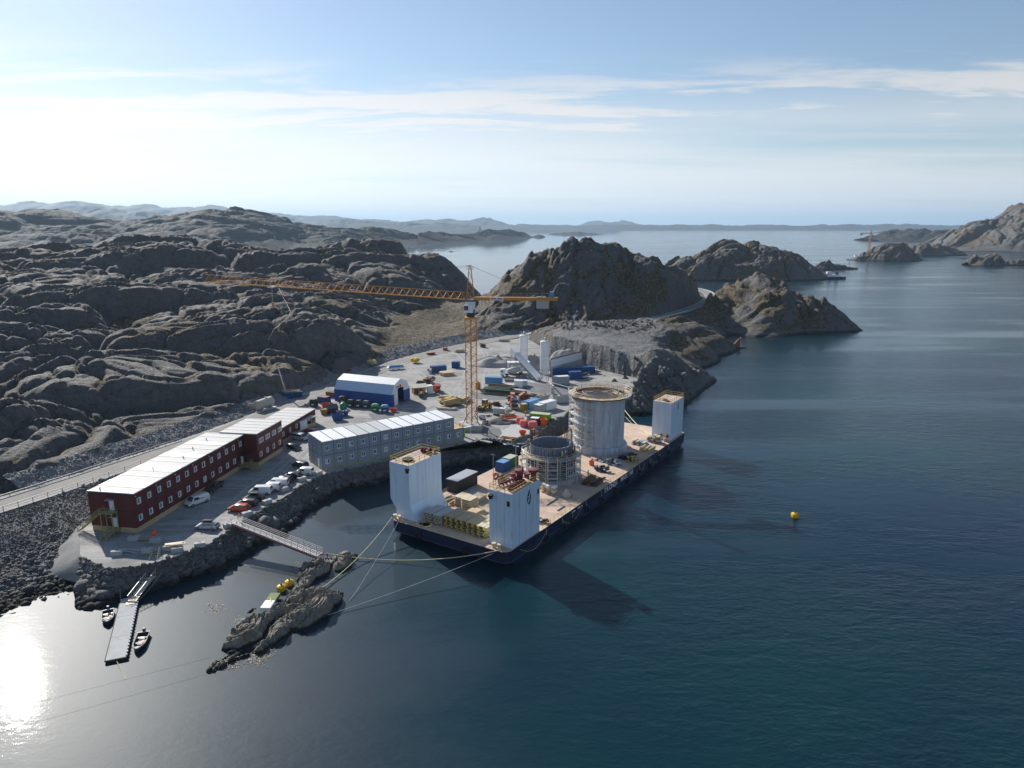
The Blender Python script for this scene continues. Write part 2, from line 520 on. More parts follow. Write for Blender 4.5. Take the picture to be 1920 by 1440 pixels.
# ---- main land as one height field
CTRL = [far(*p) for p in [
    (-160, 960, 130), (-160, 850, 165), (-160, 600, 290), (-160, 480, 470), (-330, 900, 160), (-330, 650, 280), (-330, 490, 460),
    (0, 905, 145), (0, 830, 160), (40, 742, 185), (0, 640, 260), (0, 560, 340), (0, 478, 470),
    (130, 858, 164), (130, 760, 195), (130, 640, 270), (120, 540, 370), (100, 465, 480),
    (250, 806, 187), (250, 700, 235), (250, 580, 330), (240, 510, 420), (230, 457, 500),
    (380, 768, 206), (380, 650, 270), (380, 540, 380), (350, 447, 520), (480, 742, 223), (480, 640, 280), (480, 540, 390), (440, 459, 540),
    (560, 700, 250), (570, 630, 290), (560, 540, 400), (520, 481, 520), (640, 682, 268), (620, 600, 320), (620, 520, 440), (600, 475, 540),
    (700, 570, 400), (700, 510, 480), (680, 467, 560), (780, 540, 480), (760, 472, 580), (855, 570, 485), (840, 510, 560), (858, 489, 600),
    (893, 600, 400), (905, 566, 415), (940, 524, 430), (985, 490, 440), (1040, 460, 450), (1095, 442, 455), (1135, 447, 458), (1155, 462, 455), (1200, 471, 460), (1235, 492, 460), (1272, 516, 460), (1303, 540, 452),
    (940, 600, 390), (1000, 600, 398), (1000, 540, 422), (1060, 500, 432), (1100, 530, 425), (1100, 580, 405), (1200, 530, 428), (1200, 580, 405), (1280, 560, 430),
    (1348, 540, 480), (1372, 520, 480), (1400, 517, 470), (1440, 522, 465), (1470, 530, 460), (1500, 550, 452), (1545, 566, 445), (1578, 585, 440),
    (1470, 546, 440), (1520, 576, 432), (1430, 556, 445), (1385, 556, 455), (1450, 604, 412), (1550, 602, 425), (1400, 606, 412), (1360, 590, 430), (1400, 580, 432), (1440, 575, 430), (1500, 590, 425),
    (1080, 606, 345), (1130, 603, 350), (1200, 614, 335), (1050, 616, 335), (1035, 632, 312), (1100, 640, 300), (1180, 648, 292), (1240, 640, 282), (1290, 607, 335), (1340, 612, 350), (1360, 628, 362), (1270, 670, 266), (1298, 672, 296), (1240, 712, 244), (1285, 716, 262), (1200, 736, 236), (1225, 690, 250)]]
CTRL += [at(*p) for p in [(690, 652, 6), (780, 640, 6), (870, 622, 6), (720, 640, 7), (800, 610, 7), (840, 595, 7), (890, 600, 6.5), (875, 578, 6), (862, 566, 2),
                          (1365, 642, -1), (1328, 668, -1), (1313, 700, -1), (1316, 735, -1), (1295, 757, -1), (1235, 772, -1), (1188, 784, -1), (1400, 637, -1), (1450, 634, -1), (1500, 639, -1), (1560, 636, -1), (1593, 598, -1), (1378, 630, -2), (1608, 604, -6), (1588, 628, -6), (1562, 646, -6), (1625, 580, -6), (1500, 650, -6)]]
CTRL += [Vector(p) for p in [(-420, 640, 18), (-300, 660, 14), (-180, 690, 8), (-80, 700, -3), (-40, 670, -6), (-18, 610, -6), (-12, 560, -4), (40, 560, 18), (90, 570, 14), (10, 540, 6), (130, 560, 8), (180, 560, 8), (220, 540, -3), (255, 470, -8), (235, 420, -8), (180, 370, -8), (120, 350, -8), (105, 300, -8), (90, 255, -8), (60, 235, -6), (150, 620, 6), (200, 640, -3), (100, 650, -3), (-520, 640, 15), (-560, 450, 36), (-560, 250, 18), (0, 320, 3), (-30, 250, 3), (-50, 200, 3), (10, 280, 3), (-70, 160, 3), (-75, 130, 3), (25, 240, 2)]]


def main_land():
    P = np.array([(p.x, p.y) for p in CTRL]); Z = np.array([p.z for p in CTRL])
    c2 = 14.0 ** 2
    ker = lambda d2: np.sqrt(d2 + c2)
    n = len(P)
    A = np.zeros((n + 3, n + 3))
    A[:n, :n] = ker(((P[:, None] - P[None]) ** 2).sum(-1)) - np.eye(n) * 1.5
    A[:n, n] = 1; A[:n, n + 1:] = P / 100.0; A[n:, :n] = A[:n, n:].T
    w = np.linalg.solve(A, np.concatenate([Z, np.zeros(3)]))
    gx = np.arange(-760, 340, 5.0); gy = np.arange(60, 800, 5.0)
    GX, GY = np.meshgrid(gx, gy)
    G = np.full(GX.shape, w[n]) + w[n + 1] * GX / 100 + w[n + 2] * GY / 100
    for i in range(n):
        G += w[i] * ker((GX - P[i, 0]) ** 2 + (GY - P[i, 1]) ** 2)

    def base(x, y):
        fx = np.clip((x + 760) / 5.0, 0, len(gx) - 1.001); fy = np.clip((y - 60) / 5.0, 0, len(gy) - 1.001)
        ix, iy = fx.astype(int), fy.astype(int); fx -= ix; fy -= iy
        return (G[iy, ix] * (1 - fx) + G[iy, ix + 1] * fx) * (1 - fy) + (G[iy + 1, ix] * (1 - fx) + G[iy + 1, ix + 1] * fx) * fy
    # graded tessellation: finer towards the site
    ys = np.exp(np.arange(math.log(112), math.log(745), 0.0026))
    ss = np.arange(-0.96, 0.60, 0.0026)
    S, Y = np.meshgrid(ss, ys); X = S * Y
    b = base(X, Y)
    bench = BENCH_FRONT + BENCH_BACK
    dbk, _ = dist_line(X, Y, [(p.x, p.y) for p in BENCH_BACK + BENCH_FRONT[:1]])
    # the bench reaches a little over the yard line so that the cut leaves a sheer face
    wb = np.where(in_poly(X, Y, [Vector((p.x - 1.5, p.y - 4.0, 0)) for p in BENCH_FRONT] + BENCH_BACK), sstep(dbk, 0, 9), 0.0)
    b = b * (1 - wb) + (13.2 + 0.035 * (Y - 285) + 0.8 * fbm(X / 12, Y / 12, 3, 44)) * wb
    # cut-down valley of grass between the hills
    grass = [at(*p, 6) for p in [(662, 672), (690, 640), (725, 614), (780, 590), (845, 566), (872, 556), (895, 572), (897, 632), (860, 645), (780, 660), (720, 678)]]
    dg, _ = dist_line(X, Y, [(p.x, p.y) for p in grass], True)
    ing = in_poly(X, Y, grass)
    gmask = np.where(ing, sstep(dg, 0, 12), 0.0)
    rel, crev = rock_relief(X, Y, 0.9, 0.55, 0.95)
    east = sstep(X - (Y - 380) * 0.05, -40, 0)
    rel2, crev2 = rock_relief(X + 300, Y * 1.0, 0.8, 1.15, 1.25); rel2 *= 0.85
    rel = (rel - rel[X < -20].mean()) * (1 - east) + (rel2 - rel2[X > 10].mean()) * east; crev = crev * (1 - east) + crev2 * east
    env = np.clip((b - 1.0) / 14.0, 0.22, 1.0) * (1 - 0.93 * gmask) * (1 - 0.6 * (sstep(Y, 380, 365) * sstep(X, 5, 15)))
    b = b - 2.2 * sstep(Y, 385, 360) * sstep(X, 40, 70) * sstep(b, 6, 12)
    # ledges stepping up the eastern hills
    ph = b / 10.5 + 2.2 * fbm(X / 42, Y / 42, 4, 52) + (X * 0.8 - Y * 0.3) / 70
    saw = ph - np.floor(ph)
    step = np.where(saw < 0.72, saw / 0.72, (1 - saw) / 0.28) - 0.5
    b = b - 3.2 * step * east * sstep(b, 5, 14) * sstep(Y, 380, 395)
    # rubble of the quarry headland
    quarry = [at(*p, 12) for p in [(1020, 640), (1060, 605), (1150, 596), (1235, 600), (1270, 640), (1310, 690), (1316, 760), (1200, 800), (1140, 720)]]
    dq, _ = dist_line(X, Y, [(p.x, p.y) for p in quarry], True)
    qm = np.where(in_poly(X, Y, quarry), sstep(dq, 0, 6), 0.0)
    f1, f2, hid = worley(X / 3.4, Y / 3.4, 77)
    g1, g2, hid2 = worley(X / 1.7, Y / 1.7, 78)
    rub = 2.4 * ((1 - np.exp(-4 * (f2 - f1))) * 0.6 + (hid - 0.5) * 0.9) + 0.9 * ((1 - np.exp(-4 * (g2 - g1))) * 0.6 + (hid2 - 0.5)) + 2.0 * fbm(X / 9, Y / 9, 4, 33)
    top_of_q = sstep(b, 9, 13)
    fresh = qm * sstep(X - (Y - 290) * 0.4, 72, 50) * (0.35 + 0.65 * sstep(Y + 0.4 * X, 348, 325))
    z = b + (rel - 0.4) * env * (1 - qm * 0.85) + qm * rub * (0.75 - 0.4 * top_of_q) * (1 - 0.8 * fresh * sstep(Y, 335, 320))
    z = z + gmask * (0.5 * fbm(X / 3, Y / 3, 4, 61))
    # bench for the road
    dr, zr = dist_line(X, Y, [tuple(p) for p in road_line])
    cutw = sstep(dr, 5.5 + 1.5 * fbm(X / 6, Y / 6, 3, 88), 11.0)
    on = dr < 30
    z = np.where(on, np.where(z > zr - 0.6, (zr - 0.6) * (1 - cutw) + z * cutw, np.maximum(z, zr - 0.6 - np.maximum(0, dr - 5.5) * 0.7)), z)
    # yard: blasted level, with a fluted quarry face along its edge
    dy, _ = dist_line(X, Y, [(p.x, p.y) for p in yard_poly], True)
    sd = np.where(in_poly(X, Y, yard_poly), -dy, dy)
    flute = 1.3 * np.abs(vnoise(X / 1.6 + Y / 4.1, Y / 60 + X / 60, 5)) + 1.0 * fbm(X / 5, Y / 5, 3, 41)
    cut = sstep(sd + flute, 0.0, np.where(qm + sstep(X, 5, 12) > 0.3, 1.6, 9.0))
    low = np.minimum(z, YARD_Z - 0.7)
    z = low * (1 - cut) + z * cut
    # keep clear of the open water in front of the banks
    front = [(p.x, p.y) for p in bank_low] + [(60, 225), (120, 180), (120, 60), (-130, 60), (-130, 100)]
    inw = in_poly(X, Y, front)
    z = np.where(inw | in_poly(X, Y, left_top + left_low[::-1]), -4.0, z)
    veg = np.clip(crev * 0.85 + 0.55 * sstep(fbm(X / 33, Y / 33, 4, 71), 0.05, 0.4) + 0.20 * east * sstep(z, 6, 25), 0, 1)
    gz = np.gradient(z, axis=0) / np.gradient(Y, axis=0); gxx = np.gradient(z, axis=1) / np.gradient(X, axis=1)
    slope = np.hypot(gz, gxx)
    veg *= 1 - (0.75 - 0.45 * east) * sstep(slope, 0.55, 1.3)
    grassy_q = sstep(fbm(X / 14, Y / 14, 3, 99), -0.1, 0.2) * qm * sstep(X, 60, 85) * 0.8
    veg = np.maximum(np.maximum(veg * (1 - qm), grassy_q), gmask)
    veg *= sstep(z, 1.2, 3.0)
    road_dirt = sstep(dr, 9.5, 6.5)
    veg *= 1 - road_dirt
    global LAND
    LAND = (z, ss[0], ss[1] - ss[0], math.log(112), 0.0026)
    idx = np.arange(z.size).reshape(z.shape)
    V = np.stack([X, Y, z], -1).reshape(-1, 3)
    q = np.stack([idx[:-1, :-1], idx[:-1, 1:], idx[1:, 1:], idx[1:, :-1]], -1).reshape(-1, 4)
    zq = V[q, 2].max(1)
    q = q[zq > -1.5]
    cent = V[q].mean(1)
    cx, cy = cent[:, 0], cent[:, 1]
    left = cx < np.where(cy > 400, -22, np.where(cy > 320, -14, 10))
    head = (~left) & (cy < 372 + 0.0 * cx) & (cx > 10)
    near = (~left) & (~head) & (cx > 120 + (cy - 380) * 0.12)
    mid = ~(left | head | near)
    vg = veg.reshape(-1); frs = (fresh * 0.9).reshape(-1)
    for nm, msk in (("hillside", left), ("quarry_headland", head), ("coastal_headland", near), ("rocky_hill", mid)):
        f = q[msk]
        if not len(f): continue
        used, inv = np.unique(f, return_inverse=True)
        me = np_mesh(nm, V[used], inv.reshape(f.shape), False)
        add_attr(me, "veg", vg[used]); add_attr(me, "fresh", frs[used])
        tag(link_mesh(nm, me, M_ROCK), kind="structure")
    return base


main_land()


# ---- far coasts: ridges with real depth
def ridge(name, pts, depth, n_along, n_deep, rel_scale, material=None, rel_amp=1.0, strike=0.5, kind="structure"):
    P = np.array([tuple(far(*p)) for p in pts])
    seg = np.concatenate([[0], np.cumsum(np.hypot(np.diff(P[:, 0]), np.diff(P[:, 1])))])
    t = np.linspace(0, seg[-1], n_along)
    rx, ry, rz = (np.interp(t, seg, P[:, k]) for k in range(3))
    s = np.linspace(-1, 1, n_deep)
    Z0 = np.maximum(rz, 0.3)
    X = np.repeat(rx[:, None], n_deep, 1); Y = ry[:, None] + s[None] * depth * (0.35 + 0.65 * np.clip(Z0 / Z0.max(), 0, 1))[:, None]
    prof = 1 - np.abs(s) ** 1.7
    rel, crev = rock_relief(X, Y, rel_scale, strike)
    env = prof[None] * Z0[:, None]
    z = env + (rel - rel.mean()) * rel_amp * np.clip(env / (14 * rel_scale), 0, 1) - 1.0
    wob = 1 + 0.3 * vnoise(X / (40 * rel_scale), s[None] * 1.5 + 0 * X, 12)
    z = np.where(env > 0.2, z * wob, -1.0)
    V = np.stack([X, Y, z], -1).reshape(-1, 3)
    idx = np.arange(z.size).reshape(z.shape)
    q = np.stack([idx[:-1, :-1], idx[1:, :-1], idx[1:, 1:], idx[:-1, 1:]], -1).reshape(-1, 4)
    me = np_mesh(name, V, q, True)
    veg = np.clip(crev * 0.7 + 0.45 * sstep(fbm(X / (30 * rel_scale), Y / (30 * rel_scale), 3, 70), 0.0, 0.4), 0, 1)
    add_attr(me, "veg", veg)
    return tag(link_mesh(name, me, material or M_ROCK_FAR), kind=kind)


ridge("back_headland", [(1240, 508, 880), (1252, 500, 880), (1275, 482, 880), (1302, 473, 885), (1330, 470, 890), (1352, 462, 890), (1400, 454, 890), (1430, 457, 890), (1480, 470, 890), (1502, 481, 885), (1520, 494, 880), (1548, 522, 870)], 75, 330, 120, 0.85, M_ROCK)
ridge("skerry", [(1526, 500, 1050), (1540, 491, 1050), (1555, 489, 1050), (1572, 495, 1050), (1590, 498, 1050), (1608, 502, 1050)], 14, 90, 30, 0.25, M_ROCK)
ridge("work_island", [(1588, 487, 1330), (1612, 479, 1330), (1632, 470, 1330), (1645, 461, 1330), (1665, 455, 1330), (1690, 456, 1330), (1708, 468, 1330), (1726, 488, 1330)], 48, 150, 60, 0.6, M_ROCK)
ridge("low_island", [(1690, 470, 1560), (1710, 459, 1560), (1735, 457, 1560), (1765, 461, 1560), (1800, 470, 1560)], 50, 80, 30, 0.7, M_ROCK)
ridge("islet_pair", [(1812, 492, 1150), (1830, 480, 1150), (1852, 474, 1150), (1868, 477, 1150), (1880, 489, 1150), (1895, 487, 1150), (1915, 487, 1150), (1935, 496, 1150)], 30, 120, 40, 0.4, M_ROCK)
ridge("right_hill", [(1740, 470, 1900), (1765, 460, 1920), (1785, 448, 1950), (1810, 434, 1950), (1850, 417, 1950), (1885, 402, 1950), (1920, 388, 1950), (1980, 372, 1950), (2100, 358, 1960), (2300, 350, 1960)], 400, 320, 150, 2.0, M_ROCK)
ridge("far_island", [(1625, 446, 3050), (1660, 438, 3050), (1700, 430, 3050), (1742, 429, 3050), (1765, 436, 3050), (1800, 434, 3050), (1840, 441, 3050), (1880, 447, 3050)], 260, 160, 40, 2.2)
ridge("mainland_range", [(-420, 398, 2150), (-250, 404, 2150), (-120, 400, 2150), (-20, 393, 2150), (40, 395, 2150), (75, 403, 2150), (90, 402, 2150), (150, 405, 2150), (200, 411, 2150), (235, 411, 2200), (262, 406, 2200), (282, 413, 2200), (302, 405, 2200), (330, 409, 2200), (346, 402, 2200), (390, 397, 2200), (428, 391, 2200), (470, 398, 2200), (515, 408, 2200), (560, 417, 2250), (610, 428, 2300), (660, 425, 2350), (700, 430, 2450), (755, 440, 2600), (800, 436, 2750), (850, 438, 3000), (905, 436, 3300), (955, 434, 3600), (982, 438, 3800), (998, 444, 3900)], 620, 620, 150, 2.6, None, 0.55)
ridge("far_skerry", [(828, 474, 1750), (845, 470, 1750), (860, 472, 1750), (868, 475, 1750)], 14, 40, 16, 0.2)
ridge("far_skerry", [(995, 443, 4000), (1010, 440, 4000), (1022, 443, 4000)], 40, 24, 10, 0.5)
ridge("far_skerry", [(1022, 440, 5200), (1050, 436, 5200), (1085, 436, 5200), (1110, 437, 5200), (1150, 441, 5200)], 120, 60, 14, 0.8)
ridge("distant_range", [(-300, 380, 11500), (-100, 386, 11500), (0, 383, 11500), (60, 385, 11500), (150, 384, 11500), (200, 390, 11500), (240, 391, 11500), (300, 390, 11500), (350, 386, 11500), (400, 389, 11500), (450, 395, 11500), (480, 394, 11500), (520, 400, 11500), (570, 405, 11500), (650, 407, 11500), (700, 411, 11500), (760, 414, 11500), (830, 412, 11500), (910, 411, 11500), (940, 417, 11500), (958, 423, 11500)], 1600, 300, 30, 9.0, None, 0.4)
ridge("distant_hill", [(105, 412, 7500), (125, 401, 7500), (150, 393, 7500), (175, 389, 7500), (212, 393, 7500), (235, 402, 7500), (255, 405, 7500), (278, 400, 7500), (305, 408, 7500), (330, 414, 7500)], 900, 120, 24, 6.0, None, 0.4)
ridge("distant_hill", [(560, 420, 8200), (600, 414, 8200), (650, 411, 8200), (720, 417, 8200), (780, 418, 8200), (850, 421, 8200), (900, 424, 8200)], 700, 120, 24, 5.0, None, 0.4)
ridge("distant_mesa", [(1075, 424, 14500), (1100, 418, 14500), (1125, 414.5, 14500), (1175, 415.5, 14500), (1192, 420, 14500), (1215, 423, 14500)], 900, 80, 20, 8.0, None, 0.3)
ridge("distant_isles", [(620, 426, 10500), (690, 423, 10500), (760, 421.5, 10500), (830, 424, 10500), (900, 423, 10500), (1000, 421, 10500), (1100, 422.5, 10500), (1210, 421, 10500), (1300, 422, 10500), (1400, 421.5, 10500), (1500, 423, 10500), (1600, 422, 10500), (1700, 421, 10500), (1800, 422.5, 10500), (1950, 421.5, 10500), (2200, 422, 10500)], 700, 420, 20, 4.0, None, 0.4)


# ---- islet of rocks in the foreground
def islet():
    domes = [  # centre px, half length, half width, turn of the long axis (image pixels, towards right-up), height
        (592, 1130, 7.0, 3.7, 1.15, 2.5), (548, 1130, 6.2, 3.0, 1.1, 1.8), (612, 1054, 5.2, 3.3, 0.5, 2.1), (585, 1070, 4.2, 2.6, 1.1, 1.6), (642, 1039, 3.0, 1.5, 0.2, 1.3),
        (525, 1165, 5.2, 2.5, 1.1, 1.05), (482, 1170, 4.8, 2.0, 1.1, 0.8), (508, 1190, 6.0, 2.4, 1.1, 0.45), (455, 1195, 4.4, 1.9, 1.1, 0.9), (420, 1232, 5.8, 2.1, 1.1, 1.2), (445, 1205, 3.8, 1.6, 1.1, 0.8),
        (482, 1215, 5.5, 1.9, 1.1, 0.28), (402, 1141, 3.2, 1.4, 1.1, 0.85), (433, 1137, 1.0, .5, 0.2, 0.4), (442, 1147, 1.3, .9, 0.3, 0.6), (464, 1142, 1.9, 1.2, 0.8, 0.75), (565, 1098, 3.4, 1.6, 1.1, 0.9)]
    c0, c1 = at(370, 1285, 0), at(670, 1020, 0)
    n = 560
    X, Y = np.meshgrid(np.linspace(c0.x, c1.x + 2, n), np.linspace(c0.y - 1, c1.y + 2, n))
    wx = X + 0.9 * fbm(X / 3.0, Y / 3.0, 4, 3); wy = Y + 0.9 * fbm(X / 3.0 + 9, Y / 3.0, 4, 8)
    z = np.full(X.shape, -1.6)
    for px, py, a, b, ang, h in domes:
        c = at(px, py, 0.4 * h)
        dx, dy = wx - c.x, wy - c.y
        u = dx * math.cos(ang) + dy * math.sin(ang); v = -dx * math.sin(ang) + dy * math.cos(ang)
        r = np.sqrt((u / a) ** 2 + (v / b) ** 2)
        h *= 0.58
        d = (h + 1.4) * np.clip(1.12 - r ** 3.2, 0, 1) ** 0.8 - 1.4
        z = np.maximum(z, d) + 0.12 * np.clip(np.minimum(z, d) + 1, 0, 1)
    rel, crev = rock_relief(X * 1.0, Y, 0.15, 1.1, 1.4)
    rel = rel - rel.mean() + 0.4
    z = z + (rel - 0.4) * np.clip((z + 1.2) / 1.5, 0, 1) * 1.0
    z += 0.10 * fbm(X / 0.8, Y / 0.8, 3, 55)
    V = np.stack([X, Y, z], -1).reshape(-1, 3)
    idx = np.arange(z.size).reshape(z.shape)
    q = np.stack([idx[:-1, :-1], idx[:-1, 1:], idx[1:, 1:], idx[1:, :-1]], -1).reshape(-1, 4)
    q = q[V[q, 2].max(1) > -0.4]
    used, inv = np.unique(q, return_inverse=True)
    me = np_mesh("islet", V[used], inv.reshape(q.shape), True)
    add_attr(me, "veg", (np.clip(0.25 * crev + 0.42 * sstep(z, 1.0, 2.2) * sstep(fbm(X / 4, Y / 4, 3, 5), -0.05, 0.3), 0, 1)).reshape(-1)[used])
    m = rock_material("islet_rock", (0.26, 0.245, 0.21), ((0.10, 0.095, 0.05), (0.17, 0.165, 0.08), (0.24, 0.22, 0.12)), True, 2.2, (0.7, 0.25, -0.15))
    tag(link_mesh("islet", me, m), kind="structure")
    return X, Y, z


ISX, ISY, ISZ = islet()


def islet_z(x, y):
    j = int(np.clip(np.searchsorted(ISX[0], x), 0, ISX.shape[1] - 1)); i = int(np.clip(np.searchsorted(ISY[:, 0], y), 0, ISX.shape[0] - 1))
    return float(ISZ[i, j])


# ---- yard, banks and road
def ground_material(name, c_lo, c_mid, c_hi, scale=0.12, tracks=True, stone=True):
    m, nt, b = new_mat(name)
    N, L = nt.nodes, nt.links
    pos = N.new("ShaderNodeNewGeometry").outputs["Position"]

    def noise(scale, detail, sx=1, sy=1, rot=0, dist=0.0):
        mp = N.new("ShaderNodeMapping"); mp.inputs["Scale"].default_value = (sx, sy, 1); mp.inputs["Rotation"].default_value = (0, 0, rot)
        L.new(pos, mp.inputs[0])
        n = N.new("ShaderNodeTexNoise"); n.inputs["Scale"].default_value = scale; n.inputs["Detail"].default_value = detail
        n.inputs["Roughness"].default_value = 0.65; n.inputs["Distortion"].default_value = dist
        L.new(mp.outputs[0], n.inputs["Vector"]); return n.outputs["Fac"]
    r = N.new("ShaderNodeValToRGB")
    e = r.color_ramp.elements
    e[0].position = 0.3; e[0].color = rgba(c_lo); e[1].position = 0.7; e[1].color = rgba(c_hi)
    k = e.new(0.5); k.color = rgba(c_mid)
    L.new(noise(scale, 8), r.inputs[0])
    col = r.outputs[0]

    def mix(fac, c, amt, a, bb):
        nonlocal col
        mr = N.new("ShaderNodeMapRange"); mr.interpolation_type = 'SMOOTHSTEP'
        mr.inputs["From Min"].default_value = a; mr.inputs["From Max"].default_value = bb; mr.inputs["To Max"].default_value = amt
        L.new(fac, mr.inputs["Value"])
        mx = N.new("ShaderNodeMix"); mx.data_type = 'RGBA'
        L.new(mr.outputs[0], mx.inputs["Factor"]); L.new(col, mx.inputs["A"]); mx.inputs["B"].default_value = rgba(c)
        col = mx.outputs["Result"]
    if tracks:
        for rot, sd in ((0.5, 0.05), (1.15, 0.04), (2.2, 0.045)):
            mix(noise(sd * 1.0, 6, 1, 9, rot, 1.6), (c_hi[0] * 1.12, c_hi[1] * 1.12, c_hi[2] * 1.12), 0.65, 0.56, 0.64)
        mix(noise(0.07, 6, 1, 1, 0, 0.8), c_lo, 0.7, 0.55, 0.68)
    if stone:
        mix(noise(2.6, 5), (c_lo[0] * 0.55, c_lo[1] * 0.55, c_lo[2] * 0.57), 0.55, 0.56, 0.70)
        mix(noise(3.3, 4), (c_hi[0] * 1.3, c_hi[1] * 1.3, c_hi[2] * 1.3), 0.5, 0.60, 0.72)
    L.new(col, b.inputs["Base Color"])
    b.inputs["Roughness"].default_value = 0.9
    b.inputs["Specular IOR Level"].default_value = 0.25
    bp = N.new("ShaderNodeBump"); bp.inputs["Strength"].default_value = 0.5; bp.inputs["Distance"].default_value = 0.12
    L.new(noise(1.8, 8), bp.inputs["Height"]); L.new(bp.outputs[0], b.inputs["Normal"])
    MATS[name] = m
    return m


M_YARD = ground_material("yard_gravel", (0.175, 0.172, 0.168), (0.29, 0.283, 0.27), (0.385, 0.375, 0.355))
M_BANK = ground_material("bank_gravel", (0.085, 0.088, 0.09), (0.135, 0.137, 0.138), (0.20, 0.20, 0.198), 0.3, False)
M_ASPHALT = ground_material("road_surface", (0.20, 0.19, 0.175), (0.245, 0.235, 0.215), (0.28, 0.27, 0.25), 0.2, False, False)


def flat_poly(name, pts, m, kind="structure"):
    bm = bmesh.new()
    f = bm.faces.new([bm.verts.new(p) for p in pts])
    if f.normal.z < 0: bmesh.ops.reverse_faces(bm, faces=[f])
    bmesh.ops.triangulate(bm, faces=bm.faces[:])
    me = bpy.data.meshes.new(name); bm.to_mesh(me); bm.free()
    return tag(link_mesh(name, me, m), kind=kind)


def outset(pts, d):
    """push an outline outward so that it runs under the rock beside it"""
    c = sum((Vector(p) for p in pts), Vector()) / len(pts)
    return pts


flat_poly("yard", yard_poly, M_YARD)
# gravel shoulder along the back of the yard, between yard and road level
def strip(name, A, B, m, rows=6, noise_amp=0.0, seed=0, sag=0.0, kind="structure", step=1.5):
    """Sloping ground between two lines of equal point count."""
    n = len(A)
    la = np.array([tuple(p) for p in A]); lb = np.array([tuple(p) for p in B])
    seg = np.concatenate([[0], np.cumsum(np.linalg.norm(np.diff(la + lb, axis=0), axis=1) / 2)])
    t = np.linspace(0, seg[-1], max(4, int(seg[-1] / step)))
    a = np.stack([np.interp(t, seg, la[:, k]) for k in range(3)], -1); b = np.stack([np.interp(t, seg, lb[:, k]) for k in range(3)], -1)
    s = np.linspace(0, 1, rows)
    V = a[:, None] * (1 - s)[None, :, None] + b[:, None] * s[None, :, None]
    V[..., 2] += sag * np.sin(s * math.pi)[None]
    if noise_amp:
        V[..., 2] += noise_amp * fbm(V[..., 0] / 2.5, V[..., 1] / 2.5, 4, seed) * np.sin(np.clip(s * 1.0, 0.0, 1) * math.pi)[None]
    idx = np.arange(V.shape[0] * rows).reshape(V.shape[0], rows)
    q = np.stack([idx[:-1, :-1], idx[1:, :-1], idx[1:, 1:], idx[:-1, 1:]], -1).reshape(-1, 4)
    o = link_mesh(name, np_mesh(name, V.reshape(-1, 3), q, True), m)
    if o.data.polygons[0].normal.z < 0: o.data.flip_normals()
    tag(o, kind=kind)
    return o, V


low2 = [Vector((l.x + (l.x - t.x) * 0.35, l.y + (l.y - t.y) * 0.35, -1.4)) for t, l in zip(bank_top, bank_low)]
bank_o, BANKV = strip("riprap_bank", bank_top, low2, M_BANK, 14, 0.7, 4)


def road_strip(name, line, half, dz, m, off=0.0, kind="structure"):
    V = []
    n = len(line)
    for i, p in enumerate(line):
        d = (line[min(i + 1, n - 1)] - line[max(i - 1, 0)]); d.z = 0; d.normalize()
        s = Vector((d.y, -d.x, 0))
        for k in (off - half, off + half):
            q = p + s * k; V.append((q.x, q.y, p.z + dz))
    q = [[2 * i, 2 * i + 1, 2 * i + 3, 2 * i + 2] for i in range(n - 1)]
    return tag(link_mesh(name, np_mesh(name, V, q), m), kind=kind)


road_strip("road_shoulder", road_line, 4.6, 0.06, M_YARD)
road_strip("road", road_line, 3.1, 0.10, M_ASPHALT)


def side_line(line, off, dz=0.0):
    out = []
    n = len(line)
    for i, p in enumerate(line):
        d = (line[min(i + 1, n - 1)] - line[max(i - 1, 0)]); d.z = 0; d.normalize()
        out.append(p + Vector((d.y * off, -d.x * off, dz)))
    return out


# embankment from the road down to the yard, and gravel slope up to the hill
rl = [p for p in road_line if 140 < p.y < 240 and p.x < -60]
topE = side_line(rl, 4.5, 0.05)
lowE = []
for i, p in enumerate(topE):
    drop = p.z - 3.6
    q = side_line(rl, 4.5 + max(0.6, drop * 2.1))[i]
    lowE.append(Vector((q.x, q.y, 3.5)))
emb_o, EMBV = strip("road_embankment", topE, lowE, M_BANK, 8, 0.35, 8)
upA = side_line(rl, -4.5, 0.0)
upB = [p + Vector((0, 0, 2.4)) for p in side_line(rl, -10.5)]
scree_o, SCREEV = strip("scree_slope", upA, upB, ground_material("scree_gravel", (0.15, 0.15, 0.15), (0.21, 0.21, 0.205), (0.28, 0.275, 0.27), 0.25, False), 8, 1.2, 14)
left_o, LEFTV = strip("rubble_slope", left_top, left_low, M_BANK, 16, 0.8, 6)
# gravel berm between the far road and the valley of grass
rl2 = [p for p in road_line if 236 < p.y < 400 and p.x < 12]
berm_o, BERMV = strip("gravel_berm", side_line(rl2, -4.4, 0.0), [p + Vector((0, 0, 3.0)) for p in side_line(rl2, -13.0)], MATS["scree_gravel"], 8, 1.0, 24)
apron_in = [at(150, 985, 4.0), at(152, 1010, 4.0), at(150, 1043, 4.0), at(200, 1067, 4.0), at(240, 1066, 4.0)]
apron_out = [at(108, 1004, 2.2), at(70, 1046, 1.3), at(88, 1080, 0.9), at(183, 1100, 0.9), at(238, 1092, 1.2)]
strip("gravel_apron", apron_in, apron_out, MATS["scree_gravel"], 6, 0.3, 31)

